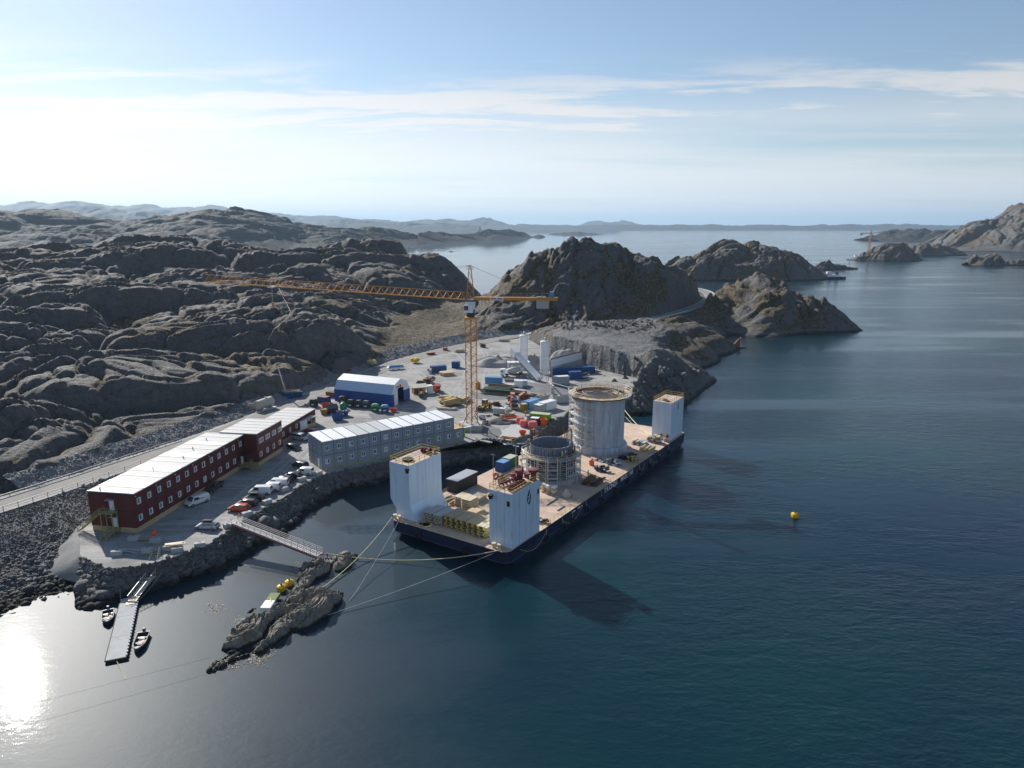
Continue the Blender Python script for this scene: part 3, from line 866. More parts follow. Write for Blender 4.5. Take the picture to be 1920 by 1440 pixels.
# ================================================================== MESH HELPERS
class MB:
    """Collects shapes; build() links them as one mesh object."""
    def __init__(self):
        self.v, self.f = [], []

    def add(self, V, Fs):
        n = len(self.v)
        self.v += [tuple(p) for p in V]
        self.f += [tuple(i + n for i in f) for f in Fs]
        return self

    def hexa(self, lo, hi):
        """lo, hi: four points each, counter-clockwise from above."""
        return self.add(list(lo) + list(hi), [(3, 2, 1, 0), (4, 5, 6, 7), (0, 1, 5, 4), (1, 2, 6, 5), (2, 3, 7, 6), (3, 0, 4, 7)])

    def box(self, x0, x1, y0, y1, z0, z1):
        return self.hexa([(x0, y0, z0), (x1, y0, z0), (x1, y1, z0), (x0, y1, z0)], [(x0, y0, z1), (x1, y0, z1), (x1, y1, z1), (x0, y1, z1)])

    def obox(self, c, size, rz=0.0, rx=0.0, ry=0.0):
        R = Matrix.Rotation(rz, 3, 'Z') @ Matrix.Rotation(ry, 3, 'Y') @ Matrix.Rotation(rx, 3, 'X')
        c = Vector(c); sx, sy, sz = (s / 2 for s in size)
        p = lambda x, y, z: tuple(c + R @ Vector((x * sx, y * sy, z * sz)))
        return self.hexa([p(-1, -1, -1), p(1, -1, -1), p(1, 1, -1), p(-1, 1, -1)], [p(-1, -1, 1), p(1, -1, 1), p(1, 1, 1), p(-1, 1, 1)])

    def bar(self, p, q, r, n=4, r2=None):
        p, q = Vector(p), Vector(q)
        d = q - p
        if d.length < 1e-6: return self
        d.normalize()
        a = Vector((0, 0, 1)) if abs(d.z) < 0.95 else Vector((1, 0, 0))
        s = d.cross(a).normalized(); t = s.cross(d).normalized()
        r2 = r if r2 is None else r2
        V = []
        for c, rr in ((p, r), (q, r2)):
            for k in range(n):
                w = 2 * math.pi * (k + 0.5) / n
                V.append(c + (s * math.cos(w) + t * math.sin(w)) * rr)
        Fs = [(k, (k + 1) % n, n + (k + 1) % n, n + k) for k in range(n)]
        Fs += [tuple(range(n))[::-1], tuple(range(n, 2 * n))]
        return self.add(V, Fs)

    def tube(self, pts, r, n=5):
        pts = [Vector(p) for p in pts]
        V = []
        for i, p in enumerate(pts):
            d = (pts[min(i + 1, len(pts) - 1)] - pts[max(i - 1, 0)]).normalized()
            a = Vector((0, 0, 1)) if abs(d.z) < 0.95 else Vector((1, 0, 0))
            s = d.cross(a).normalized(); t = s.cross(d).normalized()
            V += [p + (s * math.cos(2 * math.pi * k / n) + t * math.sin(2 * math.pi * k / n)) * r for k in range(n)]
        Fs = []
        for i in range(len(pts) - 1):
            for k in range(n):
                Fs.append((i * n + k, i * n + (k + 1) % n, (i + 1) * n + (k + 1) % n, (i + 1) * n + k))
        Fs += [tuple(range(n))[::-1], tuple(range((len(pts) - 1) * n, len(pts) * n))]
        return self.add(V, Fs)

    def lathe(self, prof, n=24, c=(0, 0, 0), axis='Z', cap=True):
        """prof: (radius, height) along the axis."""
        V = []
        for r, h in prof:
            for k in range(n):
                w = 2 * math.pi * k / n
                x, y = r * math.cos(w), r * math.sin(w)
                V.append({'Z': (c[0] + x, c[1] + y, c[2] + h), 'X': (c[0] + h, c[1] + x, c[2] + y), 'Y': (c[0] + y, c[1] + h, c[2] + x)}[axis])
        Fs = []
        for i in range(len(prof) - 1):
            for k in range(n):
                Fs.append((i * n + k, i * n + (k + 1) % n, (i + 1) * n + (k + 1) % n, (i + 1) * n + k))
        if cap: Fs += [tuple(range(n))[::-1], tuple(range((len(prof) - 1) * n, len(prof) * n))]
        return self.add(V, Fs)

    def prism(self, poly, z0, z1):
        """poly: (x, y) counter-clockwise"""
        n = len(poly)
        V = [(x, y, z0) for x, y in poly] + [(x, y, z1) for x, y in poly]
        return self.add(V, [tuple(range(n))[::-1], tuple(range(n, 2 * n))] + [(k, (k + 1) % n, n + (k + 1) % n, n + k) for k in range(n)])

    def prism_y(self, poly, y0, y1):
        """poly: (x, z) outline swept along y"""
        n = len(poly)
        V = [(x, y0, z) for x, z in poly] + [(x, y1, z) for x, z in poly]
        return self.add(V, [tuple(range(n)), tuple(range(n, 2 * n))[::-1]] + [((k + 1) % n, k, n + k, n + (k + 1) % n) for k in range(n)])

    def prism_x(self, poly, x0, x1):
        """poly: (y, z) outline swept along x"""
        n = len(poly)
        V = [(x0, y, z) for y, z in poly] + [(x1, y, z) for y, z in poly]
        return self.add(V, [tuple(range(n))[::-1], tuple(range(n, 2 * n))] + [(k, (k + 1) % n, n + (k + 1) % n, n + k) for k in range(n)])

    def mesh(self, name, smooth=False, recalc=True):
        me = bpy.data.meshes.new(name)
        me.from_pydata(self.v, [], self.f)
        if recalc:
            bm = bmesh.new(); bm.from_mesh(me)
            bmesh.ops.recalc_face_normals(bm, faces=bm.faces[:])
            bm.to_mesh(me); bm.free()
        if smooth:
            me.polygons.foreach_set("use_smooth", np.ones(len(me.polygons), bool))
            try: me.set_sharp_from_angle(angle=math.radians(38))
            except Exception: pass
        me.update()
        return me

    def build(self, name, m, parent=None, smooth=False, loc=None, rz=None, bevel=0.0):
        o = link_mesh(name, self.mesh(name, smooth), m, parent)
        if loc is not None: o.location = loc
        if rz is not None: o.rotation_euler = (0, 0, rz)
        if bevel:
            b = o.modifiers.new("bevel", 'BEVEL'); b.width = bevel; b.segments = 2; b.limit_method = 'ANGLE'
        return o


def inst(name, me, parent=None, loc=(0, 0, 0), rz=0.0, m=None, rot=None):
    o = link_mesh(name, me, m, parent)
    o.location = loc
    o.rotation_euler = rot if rot is not None else (0, 0, rz)
    return o


def frame(pA, pB):
    """angle of the line A-B on the ground"""
    return math.atan2(pB[1] - pA[1], pB[0] - pA[0])


RND = random.Random(11)
# ------------------------------------------------------------------ paints
M_WHITE = mat("white_paint", (0.78, 0.79, 0.80), 0.45, var=0.08, scale=0.5, stain=(0.45, 0.43, 0.40), stain_amt=0.3)
M_WHITE_STEEL = mat("white_steel", (0.60, 0.73, 0.85), 0.4, var=0.10, scale=0.45, stain=(0.40, 0.30, 0.22), stain_amt=0.55, vertical=True)  # white paint with the blue of skylit shade put into its base colour
M_ROOFWHITE = mat("roof_membrane", (0.50, 0.49, 0.47), 0.7, var=0.10, scale=0.7, stain=(0.42, 0.41, 0.40), stain_amt=0.4)
M_RED = mat("red_cladding", (0.115, 0.022, 0.020), 0.55, var=0.2, scale=0.8, stain=(0.06, 0.016, 0.015), stain_amt=0.5, vertical=True)
M_REDTRIM = mat("red_trim", (0.045, 0.012, 0.012), 0.5)
M_GREYBLUE = mat("grey_cladding", (0.25, 0.30, 0.36), 0.5, var=0.12, scale=0.7, stain=(0.17, 0.20, 0.24), stain_amt=0.4, vertical=True)
M_GREYTRIM = mat("grey_trim", (0.10, 0.12, 0.15), 0.5)
M_GLASS = None
M_TIMBER = mat("timber", (0.52, 0.40, 0.23), 0.75, var=0.25, scale=1.5, stain=(0.33, 0.24, 0.13), stain_amt=0.5)
M_TIMBER_GREEN = mat("treated_timber", (0.36, 0.32, 0.15), 0.8, var=0.25, scale=1.5, stain=(0.2, 0.18, 0.09), stain_amt=0.5)
M_PLY = mat("plywood", (0.60, 0.50, 0.35), 0.6, var=0.2, scale=0.8, stain=(0.42, 0.32, 0.2), stain_amt=0.4)
M_PLYGREY = mat("grey_plywood", (0.42, 0.43, 0.44), 0.6, var=0.15, scale=0.8)
M_YBEAM = mat("yellow_beam", (0.62, 0.47, 0.08), 0.6, var=0.2, scale=1.5, stain=(0.35, 0.28, 0.08))
M_YELLOW = mat("crane_yellow", (0.58, 0.255, 0.04), 0.5, var=0.15, scale=2)
M_RAILY = mat("rail_yellow", (0.55, 0.40, 0.08), 0.5, var=0.2, scale=3)
M_STEEL = mat("galvanised", (0.50, 0.51, 0.52), 0.42, 0.6, var=0.15, scale=3)
M_DARK = mat("dark_steel", (0.045, 0.047, 0.05), 0.5, 0.2, var=0.3, scale=3)
M_BLACK = mat("black_rubber", (0.018, 0.018, 0.019), 0.8, var=0.3, scale=4)
M_RUST = mat("rusty_steel", (0.26, 0.115, 0.06), 0.8, var=0.35, scale=1.5, stain=(0.12, 0.06, 0.04), stain_amt=0.6)
M_CONC = mat("concrete", (0.42, 0.43, 0.43), 0.85, var=0.15, scale=0.7, stain=(0.27, 0.28, 0.29), stain_amt=0.6, bump=0.3)
M_CONC_NEW = mat("cast_concrete", (0.50, 0.565, 0.64), 0.75, var=0.35, scale=0.8, stain=(0.20, 0.22, 0.24), stain_amt=0.7, vertical=True, bump=0.2)  # grey concrete, tinted with the blue skylight that falls on its shaded side
M_NAVY = mat("navy_hull", (0.005, 0.013, 0.050), 0.5, var=0.2, scale=0.5, stain=(0.05, 0.05, 0.06), stain_amt=0.3)
M_NAVY2 = mat("navy_strake", (0.03, 0.05, 0.12), 0.5, var=0.25, scale=1.0)
M_DECK = mat("deck_primer", (0.55, 0.41, 0.315), 0.85, var=0.2, scale=0.35, stain=(0.40, 0.33, 0.29), stain_amt=0.75, bump=0.2)
M_OXIDE = mat("oxide_red", (0.20, 0.045, 0.05), 0.6, var=0.25, scale=2)
M_BLUE = mat("container_blue", (0.022, 0.085, 0.26), 0.45, var=0.15, scale=0.8, stain=(0.05, 0.06, 0.09), stain_amt=0.4)
M_SKYBLUE = mat("container_sky_blue", (0.13, 0.31, 0.52), 0.45, var=0.12, scale=0.8, stain=(0.1, 0.2, 0.3), stain_amt=0.4)
M_GREEN = mat("container_green", (0.02, 0.13, 0.055), 0.45, var=0.2, scale=0.8)
M_LIME = mat("container_lime", (0.22, 0.52, 0.03), 0.45, var=0.12, scale=0.8)
M_ORANGE = mat("orange_paint", (0.72, 0.12, 0.02), 0.5, var=0.15, scale=2)
M_REDPAINT = mat("red_paint", (0.55, 0.05, 0.03), 0.5, var=0.15, scale=2)
M_BIGBAG = mat("red_mesh_bag", (0.62, 0.13, 0.12), 0.8, var=0.4, scale=5, stain=(0.75, 0.55, 0.5), stain_amt=0.6)
M_BLACKBOX = mat("black_cladding", (0.028, 0.030, 0.033), 0.5, var=0.2, scale=0.8)
M_TAN = mat("tan_tank", (0.50, 0.48, 0.38), 0.45, var=0.12, scale=0.7)
M_TENTBLUE = mat("tent_blue", (0.022, 0.075, 0.27), 0.4, var=0.12, scale=0.4)
M_TENTLIGHT = mat("tent_pale_blue", (0.42, 0.55, 0.72), 0.4, var=0.08, scale=0.4)
M_ROPE = mat("rope_yellow", (0.62, 0.55, 0.30), 0.8, var=0.2, scale=4)
M_ROPEGREY = mat("rope_grey", (0.40, 0.41, 0.40), 0.8, var=0.2, scale=4)
M_STONE = rock_material("riprap_stone", (0.155, 0.158, 0.162), VEG, True, 2.5)
M_CRUSH = mat("crushed_stone", (0.27, 0.272, 0.275), 0.9, var=0.45, scale=1.3)
M_RAIL = mat("rail_grey", (0.30, 0.31, 0.32), 0.5, var=0.15, scale=2)
M_SAND = ground_material("aggregate", (0.24, 0.24, 0.24), (0.31, 0.30, 0.29), (0.36, 0.35, 0.33), 0.5, False)


def glass_mat():
    m, nt, b = new_mat("window_glass")
    b.inputs["Base Color"].default_value = (0.035, 0.055, 0.065, 1)
    b.inputs["Roughness"].default_value = 0.05
    b.inputs["Specular IOR Level"].default_value = 0.8
    return m


M_GLASS = glass_mat()

# ================================================================== BUILDINGS
def window_meshes():
    f = MB()
    w, h, t = 1.05, 1.2, 0.11
    f.box(-w / 2, w / 2, -0.07, 0.02, -t / 2, t).box(-w / 2, w / 2, -0.07, 0.02, h - t, h).box(-w / 2, -w / 2 + t, -0.07, 0.02, t, h - t).box(w / 2 - t, w / 2, -0.07, 0.02, t, h - t).box(-0.05, 0.05, -0.06, 0.02, t, h - t)
    p = MB(); p.box(-w / 2 + t, -0.05, -0.02, 0.02, t, h - t)
    p2 = MB(); p2.box(0.05, w / 2 - t, -0.02, 0.02, t, h - t)
    f1 = MB()
    f1.box(-w / 2, w / 2, -0.07, 0.02, -t / 2, t).box(-w / 2, w / 2, -0.07, 0.02, h - t, h).box(-w / 2, -w / 2 + t, -0.07, 0.02, t, h - t).box(w / 2 - t, w / 2, -0.07, 0.02, t, h - t)
    f1.box(w / 2 - t - 0.16, w / 2 - t, -0.065, 0.02, t, h - t)
    q = MB(); q.box(-w / 2 + t, w / 2 - t - 0.16, -0.02, 0.02, t, h - t)
    return f.mesh("frame"), p.mesh("pane"), p2.mesh("pane"), f1.mesh("frame"), q.mesh("pane")


WF2, WP2A, WP2B, WF1, WP1 = window_meshes()


PANE_M = (M_GLASS, mat("window_blind", (0.42, 0.43, 0.43), 0.4, var=0.1), mat("window_curtain", (0.16, 0.24, 0.27), 0.25, var=0.15))
PANE_COPY = {}


def pane(me, parent, kind):
    key = (me.name, kind)
    if key not in PANE_COPY:
        PANE_COPY[key] = me.copy(); PANE_COPY[key].materials.append(PANE_M[kind])
    inst("pane", PANE_COPY[key], parent)


def window(parent, loc, rz, double, m_frame=None):
    o = inst("window", WF2 if double else WF1, parent, loc, rz, m_frame or M_WHITE)
    if double:
        k = RND.choice((0, 0, 0, 1, 2)); pane(WP2A, o, k); pane(WP2B, o, RND.choice((0, k)))
    else:
        pane(WP1, o, RND.choice((0, 0, 1, 2, 2)))
    return o


def door(parent, loc, rz, m=None, w=1.0, h=2.05):
    o = MB().box(-w / 2, w / 2, -0.06, 0.02, 0, h).build("door", m or M_WHITE, parent, loc=loc, rz=rz)
    MB().box(w / 2 - 0.2, w / 2 - 0.08, -0.12, -0.061, 0.95, 1.05).build("handle", M_DARK, o)
    return o


def module_wall(parent, x0, x1, y0, y1, z0, z1, m, m_trim, n, name="wall"):
    """one storey of stacked cabins: core, ribs at the joints"""
    o = MB().box(x0, x1, y0, y1, z0, z1).build(name, m, parent)
    st = (x1 - x0) / n
    jm = MB().box(-0.07, 0.07, -0.03, 0.03, z0 + 0.01, z1 - 0.01).mesh("joint")
    for k in range(n + 1):
        for y in (y0, y1):
            inst("joint", jm, o, (min(max(x0 + k * st, x0 + 0.075), x1 - 0.075), y, 0), m=m_trim)
    b = MB().box(x0 - 0.03, x1 + 0.03, y0 - 0.035, y1 + 0.035, z1 - 0.16, z1 - 0.003)
    b.build("cornice", m_trim, o)
    return o


def roof_panels(parent, x0, x1, y0, y1, z, n, m, fall=0.0, tones=None, seam=None):
    st = (x1 - x0) / n
    me = MB()
    me.hexa([(0.07, y0 - 0.12, -0.1), (st - 0.07, y0 - 0.12, -0.1), (st - 0.07, y1 + 0.12, -0.1 + fall), (0.07, y1 + 0.12, -0.1 + fall)],
            [(0.07, y0 - 0.12, 0.10), (st - 0.07, y0 - 0.12, 0.10), (st - 0.07, y1 + 0.12, 0.10 + fall), (0.07, y1 + 0.12, 0.10 + fall)])
    mesh = me.mesh("roof_panel")
    alt = mesh.copy() if tones else None
    for k in range(n):
        if tones and k in tones:
            inst("roof_panel", alt, parent, (x0 + k * st, 0, z + 0.012), m=M_ROOFGREY)
        else:
            inst("roof_panel", mesh, parent, (x0 + k * st, 0, z), m=m)
    MB().box(x0, x1, y0, y1, z - 0.25, z - 0.12).build("roof_deck", M_DARK, parent)
    sm = MB().hexa([(-0.1, y0 - 0.1, 0.0), (0.1, y0 - 0.1, 0.0), (0.1, y1 + 0.1, fall), (-0.1, y1 + 0.1, fall)], [(-0.1, y0 - 0.1, 0.17), (0.1, y0 - 0.1, 0.17), (0.1, y1 + 0.1, 0.17 + fall), (-0.1, y1 + 0.1, 0.17 + fall)]).mesh("roof_seam")
    for k in range(n + 1): inst("roof_seam", sm, parent, (min(max(x0 + k * st, x0 + 0.1), x1 - 0.1), 0, z), m=seam or M_WHITE)


M_ROOFGREY = mat("roof_grey", (0.48, 0.49, 0.50), 0.5, var=0.1, scale=0.6)


def stair(parent, p, q, width, rails=True, m=None, name="stair"):
    """straight flight from p (foot) to q (head), local coordinates; two stringers, treads, handrails"""
    m = m or M_TIMBER_GREEN
    p, q = Vector(p), Vector(q)
    d = q - p; flat = Vector((d.x, d.y, 0)).normalized(); s = Vector((-flat.y, flat.x, 0)) * width / 2
    g = MB()
    for k in (-1, 1):
        g.bar(p + s * k, q + s * k, 0.11)
    o = g.build(name, m, parent)
    n = max(3, int(abs(d.z) / 0.2))
    tm = MB().obox((0, 0, 0), (0.26, width, 0.05), math.atan2(flat.y, flat.x)).mesh("tread")
    for k in range(n):
        inst("tread", tm, o, tuple(p + d * ((k + 0.5) / n)), m=m)
    if rails:
        for k in (-1, 1):
            r = MB()
            for hgt in (0.5, 1.0): r.bar(p + s * k + Vector((0, 0, hgt)), q + s * k + Vector((0, 0, hgt)), 0.05)
            nn = max(2, int(d.length / 1.4))
            for i in range(nn + 1):
                b = p + s * k + d * (i / nn); r.bar(b, b + Vector((0, 0, 1.0)), 0.05)
            r.build("handrail", m, o)
    return o


def red_barracks():
    R0 = at(258, 1000, YARD_Z)
    t = thing("barracks", "long dark red two-storey barracks with pale roof and timber skirting beside the road", "building", tuple(R0), math.atan2(.987, .161))
    # local x runs along the facade away from the camera, y to the left; facade at y = 0
    L1, W1, zs = 40.0, 9.7, 1.05
    MB().box(0.05, L1, 0.05, W1 - 0.05, 0, zs).build("skirting", M_TIMBER, t)
    module_wall(t, 0, L1, 0, W1, zs, zs + 3.4, M_RED, M_REDTRIM, 13)
    module_wall(t, 0, L1, 0, W1, zs + 3.4, zs + 6.8, M_RED, M_REDTRIM, 13)
    roof_panels(t, 0, L1, 0, W1, zs + 6.95, 13, M_ROOFWHITE, 0.0, {1, 4, 7, 10})
    for k in range(13):
        x = (k + 0.45) * L1 / 13
        for f in (0, 1):
            if k == 12 and f == 0: continue
            window(t, (x, -0.002, zs + 1.15 + 3.4 * f), 0, False)
    # wing standing forward
    x0, x1, y0, y1 = 40.0, 53.0, -3.4, 6.2
    MB().box(x0 + 0.05, x1 - 0.05, y0 + 0.05, y1 - 0.05, 0, zs).build("skirting", M_TIMBER, t)
    for f in (0, 1):
        module_wall(t, x0 + 0.004, x1, y0, y1, zs + 3.4 * f, zs + 3.4 * (f + 1) + (0.25 if f else 0), M_RED, M_REDTRIM, 4, "wing_wall")
        for k in range(4):
            window(t, (x0 + (k + 0.5) * 3.25, y0 - 0.002, zs + 1.15 + 3.4 * f), 0, f == 1)
            if f == 1: window(t, (x0 + (k + 0.5) * 3.25 + 1.06, y0 - 0.002, zs + 1.15 + 3.4), 0, False)
    roof_panels(t, x0 + 0.004, x1, y0, y1, zs + 7.22, 5, M_ROOFWHITE)
    # low rear block
    x0, x1, y0, y1 = 57.5, 80.5, 0.0, 9.0
    MB().box(x0 - 4.4, x1 - 0.05, y0 + 0.05, y1 - 0.05, 0, 0.7).build("skirting", M_TIMBER, t)
    module_wall(t, 53.004, x1, y0, y1, 0.7, 4.0, M_RED, M_REDTRIM, 8, "rear_wall")
    roof_panels(t, 53.004, x1, y0, y1, 4.15, 9, M_ROOFWHITE)
    for x in (60, 64, 68, 72, 76): window(t, (x, -0.002, 1.75), 0, False)
    # doors and stairs of the end wall
    for f, y in ((0, 4.4), (1, 4.8)):
        door(t, (-0.002, y, zs + 3.4 * f), -math.pi / 2)
        MB().box(-0.9, -0.01, y - 0.8, y + 0.8, zs + 3.4 * f + 2.25, zs + 3.4 * f + 2.35).build("canopy", M_STEEL, t)
    pl = MB().box(-1.8, -0.01, 3.6, 6.2, zs + 3.25, zs + 3.38)
    pl.build("landing", M_TIMBER_GREEN, t)
    for x, y in ((-1.7, 3.7), (-1.7, 6.1), (-0.3, 3.7), (-0.3, 6.1)):
        MB().box(x - 0.07, x + 0.07, y - 0.07, y + 0.07, 0, zs + 3.25).build("post", M_TIMBER_GREEN, t)
    g = MB()
    for z in (0.5, 1.0): g.bar((-1.75, 3.6, zs + 3.4 + z), (-1.75, 6.2, zs + 3.4 + z), 0.05).bar((-1.75, 3.65, zs + 3.4 + z), (-0.05, 3.65, zs + 3.4 + z), 0.05)
    g.build("railing", M_TIMBER_GREEN, t)
    stair(t, (-1.0, 11.6, 0.2), (-1.0, 6.2, zs + 3.38), 1.2)
    MB().box(-1.6, -0.01, 3.4, 5.2, zs - 0.15, zs).build("landing", M_TIMBER_GREEN, t)
    stair(t, (-4.0, 4.2, 0.1), (-1.6, 4.2, zs), 1.2)
    # entrance at the inner corner
    door(t, (38.6, -0.002, zs), 0)
    MB().box(36.9, 39.9, -2.4, -0.01, zs + 2.5, zs + 2.62).build("canopy", M_DARK, t)
    MB().box(36.6, 39.95, -2.2, -0.05, zs - 0.18, zs).build("landing", M_TIMBER_GREEN, t)
    stair(t, (37.4, -5.6, 0.1), (37.4, -2.2, zs), 1.3)
    g = MB()
    for z in (0.5, 1.0): g.bar((38.1, -2.15, zs + z), (39.9, -2.15, zs + z), 0.05).bar((36.65, -2.15, zs + z), (36.65, -0.1, zs + z), 0.05)
    for x in (38.1, 39.0, 39.9): g.bar((x, -2.15, 0), (x, -2.15, zs + 1.0), 0.06)
    g.build("railing", M_TIMBER_GREEN, t)
    # roof vents and lamps along the eaves
    vm = MB().lathe([(0.09, 0), (0.09, 0.45), (0.16, 0.46), (0.16, 0.56)], 8).mesh("roof_vent")
    for x, y in ((0.8, 7.6), (13, 5), (21, 3.4), (27, 5), (34, 6)): inst("roof_vent", vm, t, (x, y, zs + 7.05), m=M_DARK)
    lm = MB().box(-0.09, 0.09, -0.16, 0, -0.07, 0.07).mesh("wall_lamp")
    for k in range(0, 13, 2): inst("wall_lamp", lm, t, (k * L1 / 13 + 0.5, -0.03, zs + 6.35), m=M_WHITE)
    return t


red_barracks()


def porch():
    p = at(556, 812, YARD_Z)
    t = thing("porch_cabin", "small white flat-roofed cabin with open timber porch behind the red barracks", "cabin", tuple(p), frame(at(556, 812, 4), at(603, 795, 4)))
    MB().box(0, 4.6, 0, 3.2, 0.3, 2.9).build("wall", M_WHITE, t)
    MB().box(-0.3, 8.4, -0.3, 3.6, 2.95, 3.15).build("roof", M_ROOFGREY, t)
    MB().box(4.6, 8.2, 0, 3.2, 0.15, 0.3).build("floor", M_TIMBER, t)
    pm = MB().box(-0.07, 0.07, -0.07, 0.07, 0.3, 2.95).mesh("post")
    for x in (6.3, 8.1):
        for y in (0.1, 3.1): inst("post", pm, t, (x, y, 0), m=M_TIMBER)
    MB().box(4.7, 8.1, 0.03, 0.09, 0.3, 1.3).build("parapet", M_TIMBER, t)
    MB().box(8.1, 8.16, 0.2, 3.0, 0.3, 1.3).build("parapet", M_TIMBER, t)


porch()


def grey_barracks():
    P, Q = Vector((-46.0, 163.7, YARD_Z)), Vector((-13.3, 188.3, YARD_Z))
    t = thing("office_barracks", "long grey two-storey cabin block with white-framed windows above the stone bank", "building", tuple(P), frame(P, Q))
    st = (Q - P).length / 13
    zs, wd, h = 0.35, 8.5, 3.3
    MB().box(0.05, 13 * st, 0.05, wd - 0.05, 0, zs).build("skirting", M_TIMBER_GREEN, t)
    module_wall(t, 0, 13 * st, 0, wd, zs, zs + h, M_GREYBLUE, M_GREYTRIM, 13)
    module_wall(t, 0, 12 * st, 0, wd, zs + h, zs + 2 * h, M_GREYBLUE, M_GREYTRIM, 12)
    roof_panels(t, 0, 12 * st, 0, wd, zs + 2 * h + 0.13, 12, M_WHITE, 0.25, {3, 4, 5}, M_GREYTRIM)
    for k in range(13):
        window(t, ((k + 0.45) * st, -0.002, zs + 1.1), 0, True)
        if k < 12: window(t, ((k + 0.45) * st, -0.002, zs + h + 1.1), 0, True)
    pm = MB().box(-0.08, 0.08, -0.16, -0.036, 0.02, zs + h).mesh("post")
    for k in range(1, 13, 1): inst("post", pm, t, (k * st, 0, 0), m=M_TIMBER_GREEN if k % 3 else M_GREYTRIM)
    MB().box(-0.1, 13 * st + 0.1, -0.3, -0.17, 0.02, 0.2).build("kerb_beam", M_TIMBER, t)
    door(t, (-0.002, 2.2, zs), -math.pi / 2)
    jm = MB().box(-0.03, 0.02, -0.05, 0.05, zs, zs + 2 * h).mesh("joint")
    for y in (2.9, 5.7): inst("joint", jm, t, (-0.02, y, 0), m=M_GREYTRIM)
    # roof terrace over the last lower cabin
    MB().box(12 * st + 0.05, 13 * st, 0.05, wd - 0.05, zs + h + 0.01, zs + h + 0.1).build("terrace", M_TIMBER, t)
    g = MB()
    for z in (0.5, 1.0):
        g.bar((12 * st + 0.1, 0.1, zs + h + z), (13 * st - 0.05, 0.1, zs + h + z), 0.04).bar((13 * st - 0.05, 0.1, zs + h + z), (13 * st - 0.05, wd - 0.1, zs + h + z), 0.04)
    for y in (0.1, 2, 4, 6, wd - 0.1): g.bar((13 * st - 0.05, y, zs + h), (13 * st - 0.05, y, zs + h + 1), 0.04)
    g.build("railing", M_RAILY, t)
    vm = MB().box(-0.09, 0.09, -0.05, 0, -0.09, 0.09).mesh("vent")
    for k in range(12):
        for dx in (-0.35, 0.25): inst("vent", vm, t, ((k + 0.45) * st + dx, -0.005, zs + h + 2.62), m=M_DARK)


grey_barracks()


def tent():
    A, B = Vector((-60.2, 234.1, YARD_Z)), Vector((-39.3, 225.5, YARD_Z))
    t = thing("storage_tent", "blue and white storage tent hall with a tall open door", "tent", tuple(A), frame(A, B))
    L = (B - A).length; Wd = 11.5
    sec = [(0, 0), (0, 4.0), (1.9, 6.9), (Wd / 2, 8.3), (Wd - 1.9, 6.9), (Wd, 4.0), (Wd, 0)]      # (y, z)
    def skin(name, i, m, th=0.06):
        (y0, z0), (y1, z1) = sec[i], sec[i + 1]
        ny, nz = -(z1 - z0), (y1 - y0); k = th / math.hypot(ny, nz); ny *= k; nz *= k
        o = None
        n = 3
        for q in range(n):
            xa, xb = q * L / n + 0.01, (q + 1) * L / n - 0.01
            MB().hexa([(xa, y0, z0), (xb, y0, z0), (xb, y1, z1), (xa, y1, z1)], [(xa, y0 + ny, z0 + nz), (xb, y0 + ny, z0 + nz), (xb, y1 + ny, z1 + nz), (xa, y1 + ny, z1 + nz)]).build(name, m, t)
    skin("side_wall", 0, M_TENTBLUE); skin("eave_panel", 1, M_TENTLIGHT); skin("roof_panel", 2, M_WHITE); skin("roof_panel", 3, M_WHITE); skin("eave_panel", 4, M_TENTLIGHT); skin("side_wall", 5, M_TENTBLUE)
    for x in (0.0, L):
        e = 0.03 if x else -0.03
        xs = (x - 0.03, x + 0.03)
        d0, d1 = (3.6, 7.4) if x else (5.0, 5.0)
        MB().prism_x([(0, 0), (d0, 0), (d0, 4.0), (0, 4.0)], *xs).build("gable_wall", M_TENTBLUE, t)
        MB().prism_x([(d1, 0), (Wd, 0), (Wd, 4.0), (d1, 4.0)], *xs).build("gable_wall", M_TENTBLUE, t)
        up = MB()
        if x: up.prism_x([(0, 4.0), (d0, 4.0), (d0, 5.4), (d1, 5.4), (d1, 4.0), (Wd, 4.0), (Wd - 1.9, 6.9), (Wd / 2, 8.3), (1.9, 6.9)], *xs)
        else: up.prism_x([(0, 4.0), (Wd, 4.0), (Wd - 1.9, 6.9), (Wd / 2, 8.3), (1.9, 6.9)], *xs)
        up.build("gable_top", M_WHITE, t)
    MB().box(L + 0.04, L + 0.16, 1.3, 3.5, 0, 5.3).build("sliding_door", M_WHITE, t)
    # shop sign over the door: grey lettering and a red emblem
    MB().box(L + 0.035, L + 0.06, 2.6, 4.6, 5.75, 6.15).build("sign_lettering", M_GREYTRIM, t)
    MB().lathe([(0.01, 0.0), (0.55, 0.0), (0.55, 0.03), (0.01, 0.03)], 16, (L + 0.035, 5.4, 6.0), 'X').build("sign_emblem", M_REDPAINT, t)


tent()

# ================================================================== BARGE
B0 = at(951, 1039, 3.5)
BRZ = math.atan2(.836, .548)
BE1, BE2 = Vector((.548, .836, 0)).normalized(), Vector((-.836, .548, 0)).normalized()
BL, BW, DZ = 93.6, 28.8, 3.5


def on_barge(a, b, z=DZ):
    p = B0 + BE1 * a + BE2 * b
    return Vector((p.x, p.y, z))


def deck_px(px, py, z=DZ):
    return at(px, py, z)


